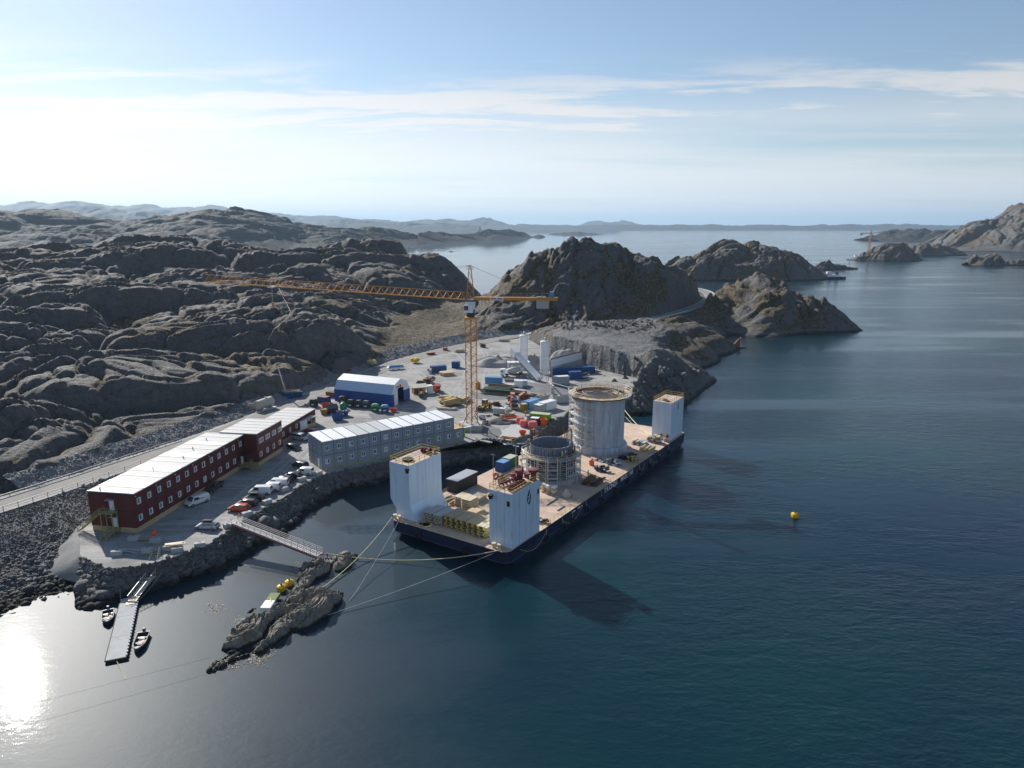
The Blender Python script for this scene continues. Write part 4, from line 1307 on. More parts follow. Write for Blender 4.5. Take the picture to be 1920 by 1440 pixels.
def rail(parent, pts, h=1.05, r=0.045, spacing=1.8, m=None, name="railing", closed=False, split=True):
    """railing along points; each straight run is one part"""
    pts = [Vector(p) for p in pts]
    if closed: pts.append(pts[0])
    for a, b in zip(pts, pts[1:]):
        g = MB()
        for z in (h * 0.5, h): g.bar(a + Vector((0, 0, z)), b + Vector((0, 0, z)), r)
        n = max(1, int((b - a).length / spacing))
        for k in range(n + 1):
            p = a + (b - a) * (k / n); g.bar(p, p + Vector((0, 0, h)), r)
        g.build(name, m or M_RAILY, parent)


def emblem(parent, loc, rot):
    """dark shield with a white slash, as on the towers"""
    m_d = mat("emblem_navy", (0.012, 0.018, 0.05), 0.5)
    pts = [(0.62 * math.sin(w) * (1 if abs(math.cos(w)) < 0.8 else 0.9), 1.15 * math.cos(w)) for w in [2 * math.pi * k / 14 for k in range(14)]]
    o = MB().prism(pts[::-1], 0, 0.02).build("emblem", m_d, parent)
    o.location = loc; o.rotation_euler = rot
    MB().prism([(-0.42, -0.75), (-0.22, -0.85), (0.1, 0.0), (0.36, 0.72), (0.14, 0.85), (-0.12, 0.1)], 0.02, 0.035).build("emblem_slash", M_WHITE, o)
    MB().prism([(0.16, -0.55), (0.42, -0.48), (0.36, -0.28), (0.12, -0.34)], 0.02, 0.035).build("emblem_mark", M_WHITE, o)
    MB().prism([(-0.45, 0.22), (-0.2, 0.3), (-0.26, 0.55), (-0.44, 0.42)], 0.02, 0.035).build("emblem_mark", M_WHITE, o)
    MB().prism([(-0.35, 1.2), (0.35, 1.2), (0.42, 1.48), (0.15, 1.32), (0, 1.5), (-0.15, 1.32), (-0.42, 1.48)], 0, 0.02).build("emblem_crown", m_d, o)
    return o


def text_mesh(body, size, extrude=0.015, bold=0.0):
    cu = bpy.data.curves.new("lettering", 'FONT')
    cu.body = body; cu.size = size; cu.offset = bold; cu.extrude = extrude; cu.align_x = 'LEFT'
    cu.resolution_u = 3
    ob = bpy.data.objects.new("tmp_text", cu); COL.objects.link(ob)
    bpy.context.view_layer.update()
    me = bpy.data.meshes.new_from_object(ob.evaluated_get(bpy.context.evaluated_depsgraph_get()))
    bpy.data.objects.remove(ob)
    return me


def barge():
    t = thing("barge", "navy blue deck barge with white corner towers and rusty pink deck", "barge", (B0.x, B0.y, 0), BRZ)

    def outline(x0, x1, y0, y1, r, n=5):
        P = []
        for cx, cy, w0 in ((x1 - r, y0 + r, -math.pi / 2), (x1 - r, y1 - r, 0), (x0 + r, y1 - r, math.pi / 2), (x0 + r, y0 + r, math.pi)):
            P += [(cx + r * math.cos(w0 + math.pi / 2 * k / n), cy + r * math.sin(w0 + math.pi / 2 * k / n)) for k in range(n + 1)]
        return P
    levels = [(-1.5, 5.0, 0.5), (-0.6, 3.2, 0.1), (0.6, 1.3, 0.0), (1.4, 0.0, 0.0), (DZ, 0.0, 0.0)]
    V, Fs = [], []
    for z, e, s in levels:
        V += [(x, y, z) for x, y in outline(e, BL - e, s, BW - s, 1.7)]
    n = len(V) // len(levels)
    for i in range(len(levels) - 1):
        for k in range(n): Fs.append((i * n + k, i * n + (k + 1) % n, (i + 1) * n + (k + 1) % n, (i + 1) * n + k))
    Fs += [tuple(range(n))[::-1], tuple(range((len(levels) - 1) * n, len(levels) * n))]
    MB().add(V, Fs).build("hull", M_NAVY, t)
    MB().prism(outline(0.06, BL - 0.06, 0.06, BW - 0.06, 1.65), DZ + 0.004, DZ + 0.012).build("deck", M_DECK, t)
    e = MB()
    P = outline(-0.04, BL + 0.04, -0.04, BW + 0.04, 1.74)
    e.tube([(x, y, 1.35) for x, y in P] + [(P[0][0], P[0][1], 1.35)], 0.09, 6)
    e.build("belt_strake", M_NAVY2, t, True)
    sm = MB().box(0, 6.2, -0.10, 0.02, -0.06, 0.06).mesh("strake")
    for k in range(13):
        for z in (2.05, 1.0 if k else 2.05):
            if k * 7.0 + 6.2 < BL - 3 and (k or z > 2): inst("strake", sm, t, (2.5 + k * 7.0, 0, z if z > 1.5 else 0.85), m=M_NAVY2)
    # towers
    def tower(a0, a1, b0, b1, top, z0=DZ):
        o = MB().box(a0, a1, b0, b1, z0, top).build("tower", M_WHITE_STEEL, t, bevel=0.05)
        MB().box(a0 + 0.1, a1 - 0.1, b0 + 0.1, b1 - 0.1, top, top + 0.02).build("top_deck", M_DECK, o)
        sm_ = MB().box(-0.025, 0.025, -0.02, 0.02, z0 + 0.1, top - 0.1).mesh("seam")
        for a in np.linspace(a0, a1, 5)[1:-1]:
            inst("seam", sm_, o, (a, b0, 0), m=M_STEEL)
        for b in np.linspace(b0, b1, 4)[1:-1]:
            inst("seam", sm_, o, (a0, b, 0), m=M_STEEL)
        rail(o, [(a0 + .1, b0 + .1, top), (a1 - .1, b0 + .1, top), (a1 - .1, b1 - .1, top), (a0 + .1, b1 - .1, top)], 1.1, 0.05, 1.6, closed=True)
        return o
    nr = tower(2.2, 12.0, 0.35, 5.5, 14.2)
    fr = tower(83.2, BL - 0.9, 0.8, 6.3, 14.2)
    # left tower: leans outwards above a narrower foot, with a flared skirt on the deck side
    sec = [(23.2, DZ), (28.6, DZ), (28.6, 5.2), (30.1, 7.2), (30.1, 15.1), (24.9, 15.1), (24.9, 6.6)]
    nl = MB().prism_x(sec, 1.9, 12.1).build("tower", M_WHITE_STEEL, t)
    MB().box(2.0, 12.0, 25.0, 30.0, 15.1, 15.12).build("top_deck", M_DECK, nl)
    rail(nl, [(2.0, 25.0, 15.1), (12, 25.0, 15.1), (12, 30, 15.1), (2.0, 30, 15.1)], 1.1, 0.05, 1.6, closed=True)
    sm_ = MB().box(-0.025, 0.025, -0.02, 0.02, 7.0, 15.0).mesh("seam")
    for a in (4.4, 7, 9.5): inst("seam", sm_, nl, (a, 24.9, 0), m=M_STEEL)
    rung = MB().bar((0, -0.2, 0), (0, 0.2, 0), 0.025).mesh("ladder_rung")
    for k in range(22):
        inst("ladder_rung", rung, nl, (1.84, 26.6, 5.0 + k * 0.45), m=M_WHITE)
        if k < 20: inst("ladder_rung", rung, nr, (2.14, 4.7, 4.2 + k * 0.48), m=M_STEEL)
    emblem(nr, (8.0, 0.345, 11.6), (math.pi / 2, 0, 0)).scale = (1.1, 1.1, 1)
    emblem(fr, (88.4, 0.795, 12.2), (math.pi / 2, 0, 0)).scale = (0.8, 0.8, 1)
    hatch = MB().box(-0.3, 0.3, -0.04, 0.0, -0.5, 0.5).mesh("hatch")
    inst("hatch", hatch, nr, (11.3, 0.34, 11.9), m=M_BLACK); inst("hatch", hatch, nr, (2.18, 1.2, 12.2), math.pi / 2 * -1, m=M_BLACK)
    # winches and capstans on the towers
    def capstan(o, a, b, z, s=1.0):
        MB().lathe([(0.5 * s, 0), (0.42 * s, 0.2 * s), (0.42 * s, 1.2 * s), (0.8 * s, 1.35 * s), (0.8 * s, 1.75 * s), (0.6 * s, 1.8 * s)], 14, (a, b, z)).build("vent_post", M_OXIDE, o, True)
    for a, b, s in ((10.9, 1.2, 1.25), (9.6, 3.6, 1.15), (10.9, 2.4, 0.6), (11.2, 3.2, 0.6), (8.9, 4.6, 0.7)): capstan(nr, a, b, 14.22, s)
    gm = MB().lathe([(0.35, -0.45), (0.55, -0.45), (0.55, -0.38), (0.2, -0.36), (0.2, 0.36), (0.55, 0.38), (0.55, 0.45), (0.35, 0.45)], 12, (0, 0, 0.55), 'Y').mesh("winch_drum", True)
    for k in range(6): inst("winch_drum", gm, nr, (4.6 + k * 0.9, 4.4 - 0.15 * k, 14.22), 0.9, m=M_OXIDE)
    for k in range(5): inst("winch_drum", gm, nr, (3.6 + k * 0.95, 1.5, 14.22), 1.5, m=M_OXIDE if k % 2 else M_DARK)
    MB().bar((9.7, 3.0, 14.2), (9.5, 2.7, 17.0), 0.14).build("davit", M_DARK, nr)
    mast = MB().bar((2.9, 5.0, 14.2), (2.9, 5.0, 21.0), 0.06, 6).bar((2.9, 4.4, 20.8), (2.9, 5.6, 20.8), 0.04)
    mast.build("lamp_mast", M_STEEL, nr)
    for k, (a, b) in enumerate(((9.8, 26.6), (10.9, 27.2), (11.2, 25.8), (10.6, 28.6))): capstan(nl, a, b, 15.12, 0.5)
    for k in range(3): inst("winch_drum", gm, nl, (10.2 + 0.5 * k, 28.0 - 0.9 * k, 15.12), 0.5 * k, m=M_OXIDE)
    coil = MB()
    for k in range(4): coil.lathe([(0.75 + 0.1 * k, 0.0), (0.95 + 0.08 * k, 0.1), (0.75 + 0.1 * k, 0.2)], 14, (4.0 + 0.12 * k, 27.0 + 0.1 * k, 15.12 + 0.1 * k))
    coil.build("rope_coil", M_BLACK, nl)
    cl2 = MB()
    for k in range(3): cl2.lathe([(0.6 + 0.1 * k, 0.0), (0.8, 0.12), (0.6, 0.22)], 12, (84.6 + 0.3 * k, 2.6 + 0.5 * k, 14.22 + 0.06 * k))
    cl2.build("rope_coil", M_BLACK, fr)
    MB().lathe([(0.35, 0), (0.35, 0.5), (0.45, 0.5), (0.45, 0.9)], 10, (1.75, 25.2, 13.6)).build("fairlead", M_BLACK, nl)
    MB().lathe([(0.35, 0), (0.35, 0.4), (0.5, 0.4), (0.5, 0.8)], 10, (1.75, 4.9, 12.6)).build("fairlead", M_BLACK, nr)
    # lettering on the starboard side
    x = 40.0
    for word_i, ch in enumerate("TRONDS MARINE"):
        if ch != ' ':
            me = text_mesh(ch, 1.65, 0.015, 0.035)
            o = inst("letter", me, t, (x, -0.012, 2.2), m=M_WHITE, rot=(math.pi / 2, 0, 0))
        x += 1.28
    # faint small marks further forward
    bm_ = MB().box(0, 0.42, -0.012, 0, 0, 0.34).mesh("hull_mark")
    for k, a in enumerate((24.6, 25.2, 25.7, 27.2, 27.7, 28.1, 28.9)): inst("hull_mark", bm_, t, (a, -0.004, 2.75 - (0.0 if k > 2 else 0.05)), m=M_WHITE)
    # tyre fenders with their ropes
    tyre = MB().lathe([(0.38, -0.2), (0.62, -0.24), (0.76, -0.12), (0.76, 0.12), (0.62, 0.24), (0.38, 0.2)], 16, (0, 0, 0), 'Y', cap=False).mesh("tyre_fender", True)
    for k, a in enumerate((13.5, 20.5, 24.5, 31.0, 38.2, 45.8, 52.5, 60.0, 66.5, 72.5, 79.5)):
        o = inst("tyre_fender", tyre, t, (a, -0.3, 1.5 - 0.2 * (k % 3)), m=M_BLACK)
        MB().bar((0, 0.0, 0.6), (0.25 * (-1) ** k, 0.2, 2.1), 0.05).build("fender_rope", M_ROPE, o)
    for b in (9.5, 21.0):
        inst("tyre_fender", tyre, t, (-0.3, b, 2.0), math.pi / 2, m=M_BLACK)
    # festoons of rope along the side
    for a0, a1 in ((4, 14), (20, 29), (57.5, 63), (67, 74)):
        pts = [(a0 + (a1 - a0) * k / 12, -0.22, 2.9 - 2.0 * math.sin(math.pi * k / 12)) for k in range(13)]
        MB().tube(pts, 0.035, 5).build("side_rope", M_ROPE, t)
    # edge railing on the deck
    for a0, a1 in ((13, 24), (24.6, 36), (36.5, 47), (47.5, 56), (56.5, 66)):
        rail(t, [(a0, 0.3, DZ), (a1, 0.3, DZ)], 1.0, 0.03, 1.5)
    rail(t, [(14, BW - 0.4, DZ), (24, BW - 0.4, DZ)], 1.0, 0.03, 2.0)
    rail(t, [(72, BW - 0.4, DZ), (88, BW - 0.4, DZ)], 1.0, 0.03, 2.0, M_STEEL)
    pm = MB().bar((0, 0, DZ), (0, 0, DZ + 1.0), 0.05).mesh("stanchion")
    for b in np.linspace(6.2, 22.5, 9): inst("stanchion", pm, t, (0.45, b, 0), m=M_RAILY)
    # mooring bollards
    bo = MB().lathe([(0.32, 0), (0.32, 0.8), (0.45, 0.82), (0.45, 0.95), (0.1, 0.96)], 12).mesh("bollard", True)
    for a, b in ((0.9, 26.8), (0.8, 28.0), (1.0, 2.4), (0.9, 3.6), (80.5, 3.0), (81.6, 1.8), (90.0, 27.6), (90.8, 26.8)):
        inst("bollard", bo, t, (a, b, DZ + 0.01), m=M_PLY if a < 2 else M_RUST)
    rc = MB()
    for k in range(5): rc.lathe([(0.5 + 0.12 * k, 0), (0.66 + 0.1 * k, 0.09), (0.5 + .12 * k, 0.18)], 14, (1.4 + 0.1 * k, 22.2 - 0.5 * k, DZ + 0.02))
    rc.build("rope_coil", M_ROPE, t)
    return t


barge()

# ---- concrete shafts cast on the deck
M_SCAFF = mat("scaffold_tube", (0.66, 0.66, 0.64), 0.45, 0.2, var=0.15, scale=3)


def scaffold_bay(parent, x, y, rz, levels, lift, z0, w=1.6, d=1.0, deck=True):
    g = MB()
    R = Matrix.Rotation(rz, 3, 'Z'); c = Vector((x, y, z0))
    P = lambda a, b, z: c + R @ Vector((a, b, z))
    H = levels * lift
    for a in (-w / 2, w / 2):
        for b in (0, d): g.bar(P(a, b, 0), P(a, b, H + 0.9), 0.065)
    for k in range(levels + 1):
        z = k * lift
        for b in (0, d): g.bar(P(-w / 2, b, z), P(w / 2, b, z), 0.04).bar(P(-w / 2, b, z + 0.9), P(w / 2, b, z + 0.9), 0.035)
        for a in (-w / 2, w / 2): g.bar(P(a, 0, z), P(a, d, z), 0.03)
        if k < levels: g.bar(P(-w / 2, d, z), P(w / 2, d, z + lift), 0.025)
    o = g.build("scaffold_frame", M_SCAFF, parent)
    if deck:
        for k in range(1, levels + 1):
            MB().obox(tuple(P(0, d / 2, k * lift)), (w - 0.1, d - 0.1, 0.05), rz).build("scaffold_deck", M_WHITE if k % 3 else M_PLY, o)
    return o


def ring_rail(parent, r, z, h, n, m, rr=0.035, name="ring_railing", levels=(0.5, 1.0)):
    g = MB()
    for f in levels:
        pts = [(r * math.cos(2 * math.pi * k / n), r * math.sin(2 * math.pi * k / n), z + h * f) for k in range(n + 1)]
        g.tube(pts, rr, 4)
    for k in range(n):
        w = 2 * math.pi * k / n
        g.bar((r * math.cos(w), r * math.sin(w), z), (r * math.cos(w), r * math.sin(w), z + h), rr)
    return g.build(name, m, parent)


def deck_ring(parent, r0, r1, z, n, mats_, name="walkway_board", gap=0.03, jitter=0.0):
    """ring of separate boards"""
    for k in range(n):
        w0, w1 = 2 * math.pi * k / n + gap / r1, 2 * math.pi * (k + 1) / n - gap / r1
        a, b = r0 + RND.uniform(-jitter, jitter), r1 + RND.uniform(-jitter, jitter)
        P = lambda r, w, zz: (r * math.cos(w), r * math.sin(w), zz)
        zz = z + RND.uniform(-0.02, 0.02)
        MB().hexa([P(a, w0, zz), P(b, w0, zz), P(b, w1, zz), P(a, w1, zz)], [P(a, w0, zz + .06), P(b, w0, zz + .06), P(b, w1, zz + .06), P(a, w1, zz + .06)]).build(name, mats_[RND.randrange(len(mats_))], parent)


def tall_shaft():
    c = on_barge(66.8, 14.8)
    t = thing("tall_concrete_shaft", "tall pale concrete shaft with round railed platform on top, standing on the barge", "foundation", tuple(c), 0)
    MB().lathe([(7.5, 0.02), (7.6, 1.5), (7.35, 1.75), (6.7, 1.78)], 64).build("plinth", M_CONC_NEW, t, True)
    MB().lathe([(6.65, 1.7), (6.65, 14.6), (5.9, 14.6), (5.9, 1.8)], 72, cap=False).build("shaft", M_CONC_NEW, t, True)
    # form joints: slightly proud cast lines
    jm = MB().box(-0.05, 0.05, -0.02, 0.02, 1.9, 14.5).mesh("form_joint")
    for k in range(24):
        w = 2 * math.pi * k / 24 + 0.05
        inst("form_joint", jm, t, (6.655 * math.cos(w), 6.655 * math.sin(w), 0), w + math.pi / 2, m=M_CONC)
    for z in (3.2, 5.9, 8.6, 11.4):
        MB().lathe([(6.62, z - 0.04), (6.69, z - 0.02), (6.69, z + 0.02), (6.62, z + 0.04)], 72, cap=False).build("lift_joint", M_CONC, t, True)
    MB().lathe([(6.7, 14.5), (8.35, 14.75), (8.4, 15.0), (6.5, 15.0)], 64, cap=False).build("bracket_ring", M_RUST, t, True)
    deck_ring(t, 6.75, 8.4, 15.05, 40, [M_PLY, M_PLYGREY, M_TIMBER])
    ring_rail(t, 8.4, 15.1, 1.2, 36, M_PLY, 0.06)
    ring_rail(t, 6.5, 14.7, 1.0, 30, M_TIMBER, 0.05, "inner_railing")
    deck_ring(t, 4.9, 5.9, 14.3, 24, [M_PLY, M_TIMBER, M_RUST], "inner_board")
    ring_rail(t, 4.6, 14.4, 1.0, 24, M_PLY, 0.05, "inner_railing")
    ring_rail(t, 3.4, 13.6, 0.9, 20, M_TIMBER, 0.05, "inner_railing")
    # starter bars
    g = MB()
    for k in range(110):
        w = 2 * math.pi * k / 110; r = 6.25 + 0.12 * (k % 2)
        g.bar((r * math.cos(w), r * math.sin(w), 14.5), (r * math.cos(w), r * math.sin(w), 15.9 + 0.5 * RND.random()), 0.035, 3)
    tag(g.build("starter_bars", M_RUST, t), kind="stuff")
    g = MB()
    for k in range(14):
        w = 2 * math.pi * k / 14
        g.bar((6.2 * math.cos(w), 6.2 * math.sin(w), 14.4), (3.4 * math.cos(w), 3.4 * math.sin(w), 14.2), 0.06)
    tag(g.build("spokes", M_RUST, t), kind="stuff")
    # stair scaffold on the shore side
    for k, w in enumerate((3.2, 3.47, 3.74, 4.01, 4.28)):
        scaffold_bay(t, 6.75 * math.cos(w), 6.75 * math.sin(w), w - math.pi / 2, 7, 2.0, 0.02, 1.7, 1.3)
    MB().lathe([(0.5, 0), (0.5, 0.5), (0.3, 0.9)], 10, (7.3 * math.cos(3.6), 7.3 * math.sin(3.6), 15.1)).build("hopper", M_PLYGREY, t)
    return t


tall_shaft()


def short_shaft():
    c = on_barge(39.4, 13.7)
    t = thing("short_concrete_shaft", "short dark shaft ringed by scaffolding and upright reinforcing bars on the barge deck", "foundation", tuple(c), 0)
    MB().lathe([(6.35, 0.02), (6.4, 1.0), (6.1, 1.15), (5.0, 1.16)], 56).build("plinth", M_CONC, t, True)
    M_FORM = mat("wet_formwork", (0.14, 0.155, 0.17), 0.6, var=0.3, scale=0.8, stain=(0.1, 0.11, 0.13), stain_amt=0.7, vertical=True)
    MB().lathe([(5.45, 1.1), (5.45, 6.3), (4.9, 6.3), (4.9, 1.2)], 64, cap=False).build("lower_wall", M_FORM, t, True)
    rib = MB().box(-0.05, 0.05, -0.09, 0.09, 1.16, 6.3).mesh("form_rib")
    for k in range(60):
        w = 2 * math.pi * k / 60
        inst("form_rib", rib, t, (5.5 * math.cos(w), 5.5 * math.sin(w), 0), w + math.pi / 2, m=M_FORM if k % 2 else M_DARK)
    for z in (1.9, 3.0, 4.1, 5.2):
        MB().lathe([(5.55, z - .05), (5.63, z - .05), (5.63, z + .05), (5.55, z + .05)], 56, cap=False).build("form_band", M_DARK, t)
    MB().lathe([(5.1, 6.2), (5.1, 8.7), (4.62, 8.7), (4.62, 3.0)], 56, cap=False).build("upper_wall", mat("blue_grey_form", (0.20, 0.235, 0.29), 0.6, var=0.3, scale=0.8, stain=(0.1, 0.11, 0.13), vertical=True), t, True)
    rib2 = MB().box(-0.035, 0.035, -0.04, 0.04, 6.5, 8.6).mesh("panel_joint")
    for k in range(36):
        w = 2 * math.pi * k / 36
        inst("panel_joint", rib2, t, (5.11 * math.cos(w), 5.11 * math.sin(w), 0), w + math.pi / 2, m=M_DARK)
    MB().lathe([(4.6, 2.9), (0.05, 2.95)], 40, cap=False).build("inner_floor", M_CONC, t)
    deck_ring(t, 5.25, 7.0, 6.25, 34, [M_PLY, M_PLYGREY, M_TIMBER, M_PLYGREY], "walkway_board", 0.06, 0.25)
    ring_rail(t, 7.0, 6.3, 1.1, 30, M_STEEL, 0.03)
    # scaffold ring: uprights, ledgers and braces, one frame per bay
    for k in range(16):
        w = 2 * math.pi * k / 16
        scaffold_bay(t, 5.85 * math.cos(w), 5.85 * math.sin(w), w - math.pi / 2, 3, 2.0, 0.02, 2.2, 1.1, deck=(k % 2 == 0))
    # upright bars, gathered more densely on the far side
    g = MB()
    for k in range(130):
        w = 2 * math.pi * k / 130
        tall = 3.0 if -0.3 < w - 0.05 < 3.6 else 0.6
        if RND.random() < 0.25: continue
        r = 4.86 + 0.1 * (k % 2)
        g.bar((r * math.cos(w), r * math.sin(w), 8.6), (r * math.cos(w), r * math.sin(w), 8.7 + tall * RND.uniform(0.75, 1.05)), 0.07, 3)
    for k in range(90):
        w = 2 * math.pi * k / 90 + 0.02
        if RND.random() < 0.35: continue
        r = 5.55 + 0.12 * (k % 2)
        g.bar((r * math.cos(w), r * math.sin(w), 6.2), (r * math.cos(w), r * math.sin(w), 7.2 + 1.4 * RND.random()), 0.05, 3)
    tag(g.build("reinforcing_bars", mat("dark_rebar", (0.10, 0.065, 0.045), 0.8, var=0.4, scale=2), t), kind="stuff")
    return t


short_shaft()

# ================================================================== TOWER CRANE
def lattice_mast(name, parent, h, side, sec, m, r=0.09, rb=0.045):
    """square lattice mast in sections, each section a part"""
    n = max(1, round(h / sec)); sec = h / n
    g = MB(); s = side / 2
    C = [(-s, -s), (s, -s), (s, s), (-s, s)]
    for x, y in C: g.bar((x, y, 0), (x, y, sec), r)
    for i in range(4):
        a, b = C[i], C[(i + 1) % 4]
        half = sec / 2
        g.bar((*a, 0), (*b, 0), rb)
        for k in range(2):
            z0 = k * half
            g.bar((*a, z0), (*b, z0 + half / 2), rb).bar((*b, z0 + half / 2), (*a, z0 + half), rb)
    me = g.mesh(name)
    for k in range(n): inst(name, me, parent, (0, 0, k * sec), m=m)


def lattice_jib(name, parent, x0, x1, z0, z1, w, h, sec, m, r=0.09, rb=0.045):
    """triangular lattice boom in sections from (x0, z0) to (x1, z1)"""
    L = math.hypot(x1 - x0, z1 - z0); n = max(1, round(L / sec)); sl = L / n
    ang = math.atan2(z1 - z0, x1 - x0)
    g = MB()
    for y in (-w / 2, w / 2): g.bar((0, y, 0), (sl, y, 0), r)
    g.bar((0, 0, h), (sl, 0, h), r)
    k = max(2, round(sl / h)); q = sl / k
    for i in range(k):
        for y in (-w / 2, w / 2):
            g.bar((i * q, y, 0), ((i + 0.5) * q, 0, h), rb).bar(((i + 0.5) * q, 0, h), ((i + 1) * q, y, 0), rb)
        g.bar((i * q, -w / 2, 0), ((i + 1) * q, w / 2, 0), rb).bar((i * q, -w / 2, 0), (i * q, w / 2, 0), rb)
    me = g.mesh(name)
    for i in range(n):
        inst(name, me, parent, (x0 + (x1 - x0) * i / n, 0, z0 + (z1 - z0) * i / n), m=m, rot=(0, -ang, 0))


def crane():
    base = at(886, 806, YARD_Z)
    base = Vector((-11.7, 200.0, YARD_Z))
    tip = Vector((-88.0, 205.0, 0))
    rz = frame(base, tip)
    t = thing("tower_crane", "tall yellow tower crane with long lattice jib standing in the yard", "crane", tuple(base), rz)
    bl = MB().box(-3.0, 3.0, -3.0, 3.0, 0.0, 1.7).build("foundation_block", M_CONC, t, bevel=0.06)
    for x, y in ((-2.9, -0.4), (2.9, 0.4)): pass
    m0 = bpy.data.objects.new("mast", None); COL.objects.link(m0); m0.parent = t; m0.rotation_euler = (0, 0, math.pi / 4 - rz); m0.location = (0, 0, 1.7)
    lattice_mast("mast_section", m0, 30.6, 2.2, 5.1, M_YELLOW, 0.13, 0.065)
    for w in range(4):
        MB().bar((1.2 * math.cos(w * math.pi / 2 + 0.8), 1.2 * math.sin(w * math.pi / 2 + 0.8), 4.6), (3.6 * math.cos(w * math.pi / 2 + 0.8), 3.6 * math.sin(w * math.pi / 2 + 0.8), 1.75), 0.09).build("base_strut", M_DARK, t)
    Z = 32.3
    MB().box(-1.6, 1.6, -1.6, 1.6, Z, Z + 0.5).build("collar", M_YELLOW, t)
    MB().lathe([(1.15, 0), (1.15, 1.6), (1.35, 1.6), (1.35, 2.1)], 16, (0, 0, Z + 0.5)).build("slewing_ring", M_DARK, t, True)
    cab = MB().box(-0.9, 1.5, 0.9, 2.3, Z + 1.9, Z + 4.1).build("cab", M_WHITE, t, bevel=0.08)
    MB().box(0.35, 1.53, 0.95, 2.33, Z + 2.6, Z + 3.9).build("cab_window", M_GLASS, cab)
    MB().box(-1.3, 1.3, -0.85, 0.85, Z + 2.6, Z + 4.9).build("turret", M_WHITE, t)
    MB().box(-1.4, 1.4, -1.0, 1.0, Z + 4.9, Z + 5.3).build("turret_frame", M_DARK, t)
    # jib along +x, counter-jib along -x
    ZJ = Z + 5.4
    lattice_jib("jib_section", t, 1.6, 76.2, ZJ, ZJ + 4.6, 1.7, 2.0, 6.2, M_YELLOW, 0.11, 0.06)
    MB().box(-24.5, -1.2, -0.85, 0.85, ZJ - 0.1, ZJ + 0.75).build("counter_jib", M_YELLOW, t)
    rail(t, [(-22, -0.9, ZJ + 0.75), (-2, -0.9, ZJ + 0.75)], 1.0, 0.025, 2.0, M_STEEL, "walkway_rail")
    sg = MB().box(-9.4, -5.6, 0.86, 0.9, ZJ - 0.1, ZJ + 0.8).build("name_board", M_WHITE, t)
    MB().box(-7.4, -5.8, 0.902, 0.915, ZJ + 0.15, ZJ + 0.5).build("board_lettering", M_REDPAINT, sg)
    MB().box(-9.1, -7.7, 0.902, 0.915, ZJ + 0.15, ZJ + 0.5).build("board_lettering", M_BLUE, sg)
    cw = MB().box(-0.42, 0.42, -0.75, 0.75, -2.3, 0.9).mesh("counterweight")
    for k in range(4): inst("counterweight", cw, t, (-19.0 - 0.88 * k, 0, ZJ + (0 if k < 3 else 0)), m=M_CONC)
    MB().box(-23.4, -22.2, -0.6, 0.6, ZJ + 0.76, ZJ + 2.3).build("winch_house", M_SKYBLUE, t)
    MB().box(-21.9, -21.2, -0.5, 0.5, ZJ + 0.76, ZJ + 1.8).build("winch_drum", M_DARK, t)
    a0 = bpy.data.objects.new("apex", None); COL.objects.link(a0); a0.parent = t
    g = MB()
    top = (0, 0, ZJ + 9.6)
    for x, y in ((-1.1, -0.8), (1.1, -0.8), (1.1, 0.8), (-1.1, 0.8)): g.bar((x, y, ZJ - 0.1), (x * 0.2, y * 0.2, ZJ + 9.6), 0.10)
    for k in range(5):
        f0, f1 = 1 - 0.8 * k / 5, 1 - 0.8 * (k + 1) / 5
        z0, z1 = ZJ + 9.6 * k / 5, ZJ + 9.6 * (k + 1) / 5
        for s in (-1, 1):
            g.bar((-1.1 * f0, s * 0.8 * f0, z0), (1.1 * f1, s * 0.8 * f1, z1), 0.05).bar((1.1 * f1, s * 0.8 * f1, z1), (-1.1 * f1, s * 0.8 * f1, z1), 0.045)
            g.bar((s * 1.1 * f0, -0.8 * f0, z0), (s * 1.1 * f1, 0.8 * f1, z1), 0.045)
    g.build("apex_frame", M_YELLOW, a0)
    rail(a0, [(-0.9, -0.9, ZJ + 8.2), (0.9, -0.9, ZJ + 8.2), (0.9, 0.9, ZJ + 8.2), (-0.9, 0.9, ZJ + 8.2)], 1.0, 0.03, 1.8, M_YELLOW, "apex_rail", True)
    for q in ((48.0, 0, ZJ + 2.9 + 2.0), (22.0, 0, ZJ + 1.3 + 2.0)): MB().bar((0, 0, ZJ + 9.5), q, 0.05).build("pendant", M_DARK, t)
    MB().bar((0, 0, ZJ + 9.5), (-20.5, 0, ZJ + 0.8), 0.05).build("pendant", M_DARK, t)
    # trolley and hook
    tx = 57.0; tz = ZJ + 3.4
    MB().box(tx - 0.9, tx + 0.9, -1.0, 1.0, tz - 0.35, tz + 0.05).build("trolley", M_WHITE, t)
    for y in (-0.25, 0.25): MB().bar((tx, y, tz - 0.3), (tx, y, tz - 4.6), 0.035).build("hoist_rope", M_STEEL, t)
    MB().box(tx - 0.25, tx + 0.25, -0.35, 0.35, tz - 5.4, tz - 4.6).lathe([(0.3, -0.05), (0.3, 0.05)], 10, (tx, 0, tz - 5.7), 'Y').build("hook_block", M_YELLOW, t)


crane()


# ================================================================== CONTAINERS, SKIPS, STACKS
def corrugated(L, W, H):
    """container shell with corrugated walls"""
    g = MB()
    step, d = 0.3, 0.05
    def wave(n_len):
        n = max(2, int(n_len / step)); P = []
        for k in range(n):
            a = k / n * n_len; s = n_len / n
            P += [(a, 0), (a + 0.25 * s, 0), (a + 0.4 * s, d), (a + 0.85 * s, d)]
        return P + [(n_len, 0)]
    poly = [(-L / 2 + a, -W / 2 + b) for a, b in wave(L)] + [(L / 2 - b, -W / 2 + a) for a, b in wave(W)][1:] + [(L / 2 - a, W / 2 - b) for a, b in wave(L)][1:] + [(-L / 2 + b, W / 2 - a) for a, b in wave(W)][1:-1]
    g.prism(poly, 0.12, H - 0.1)
    return g.mesh("shell")


CORR = {}


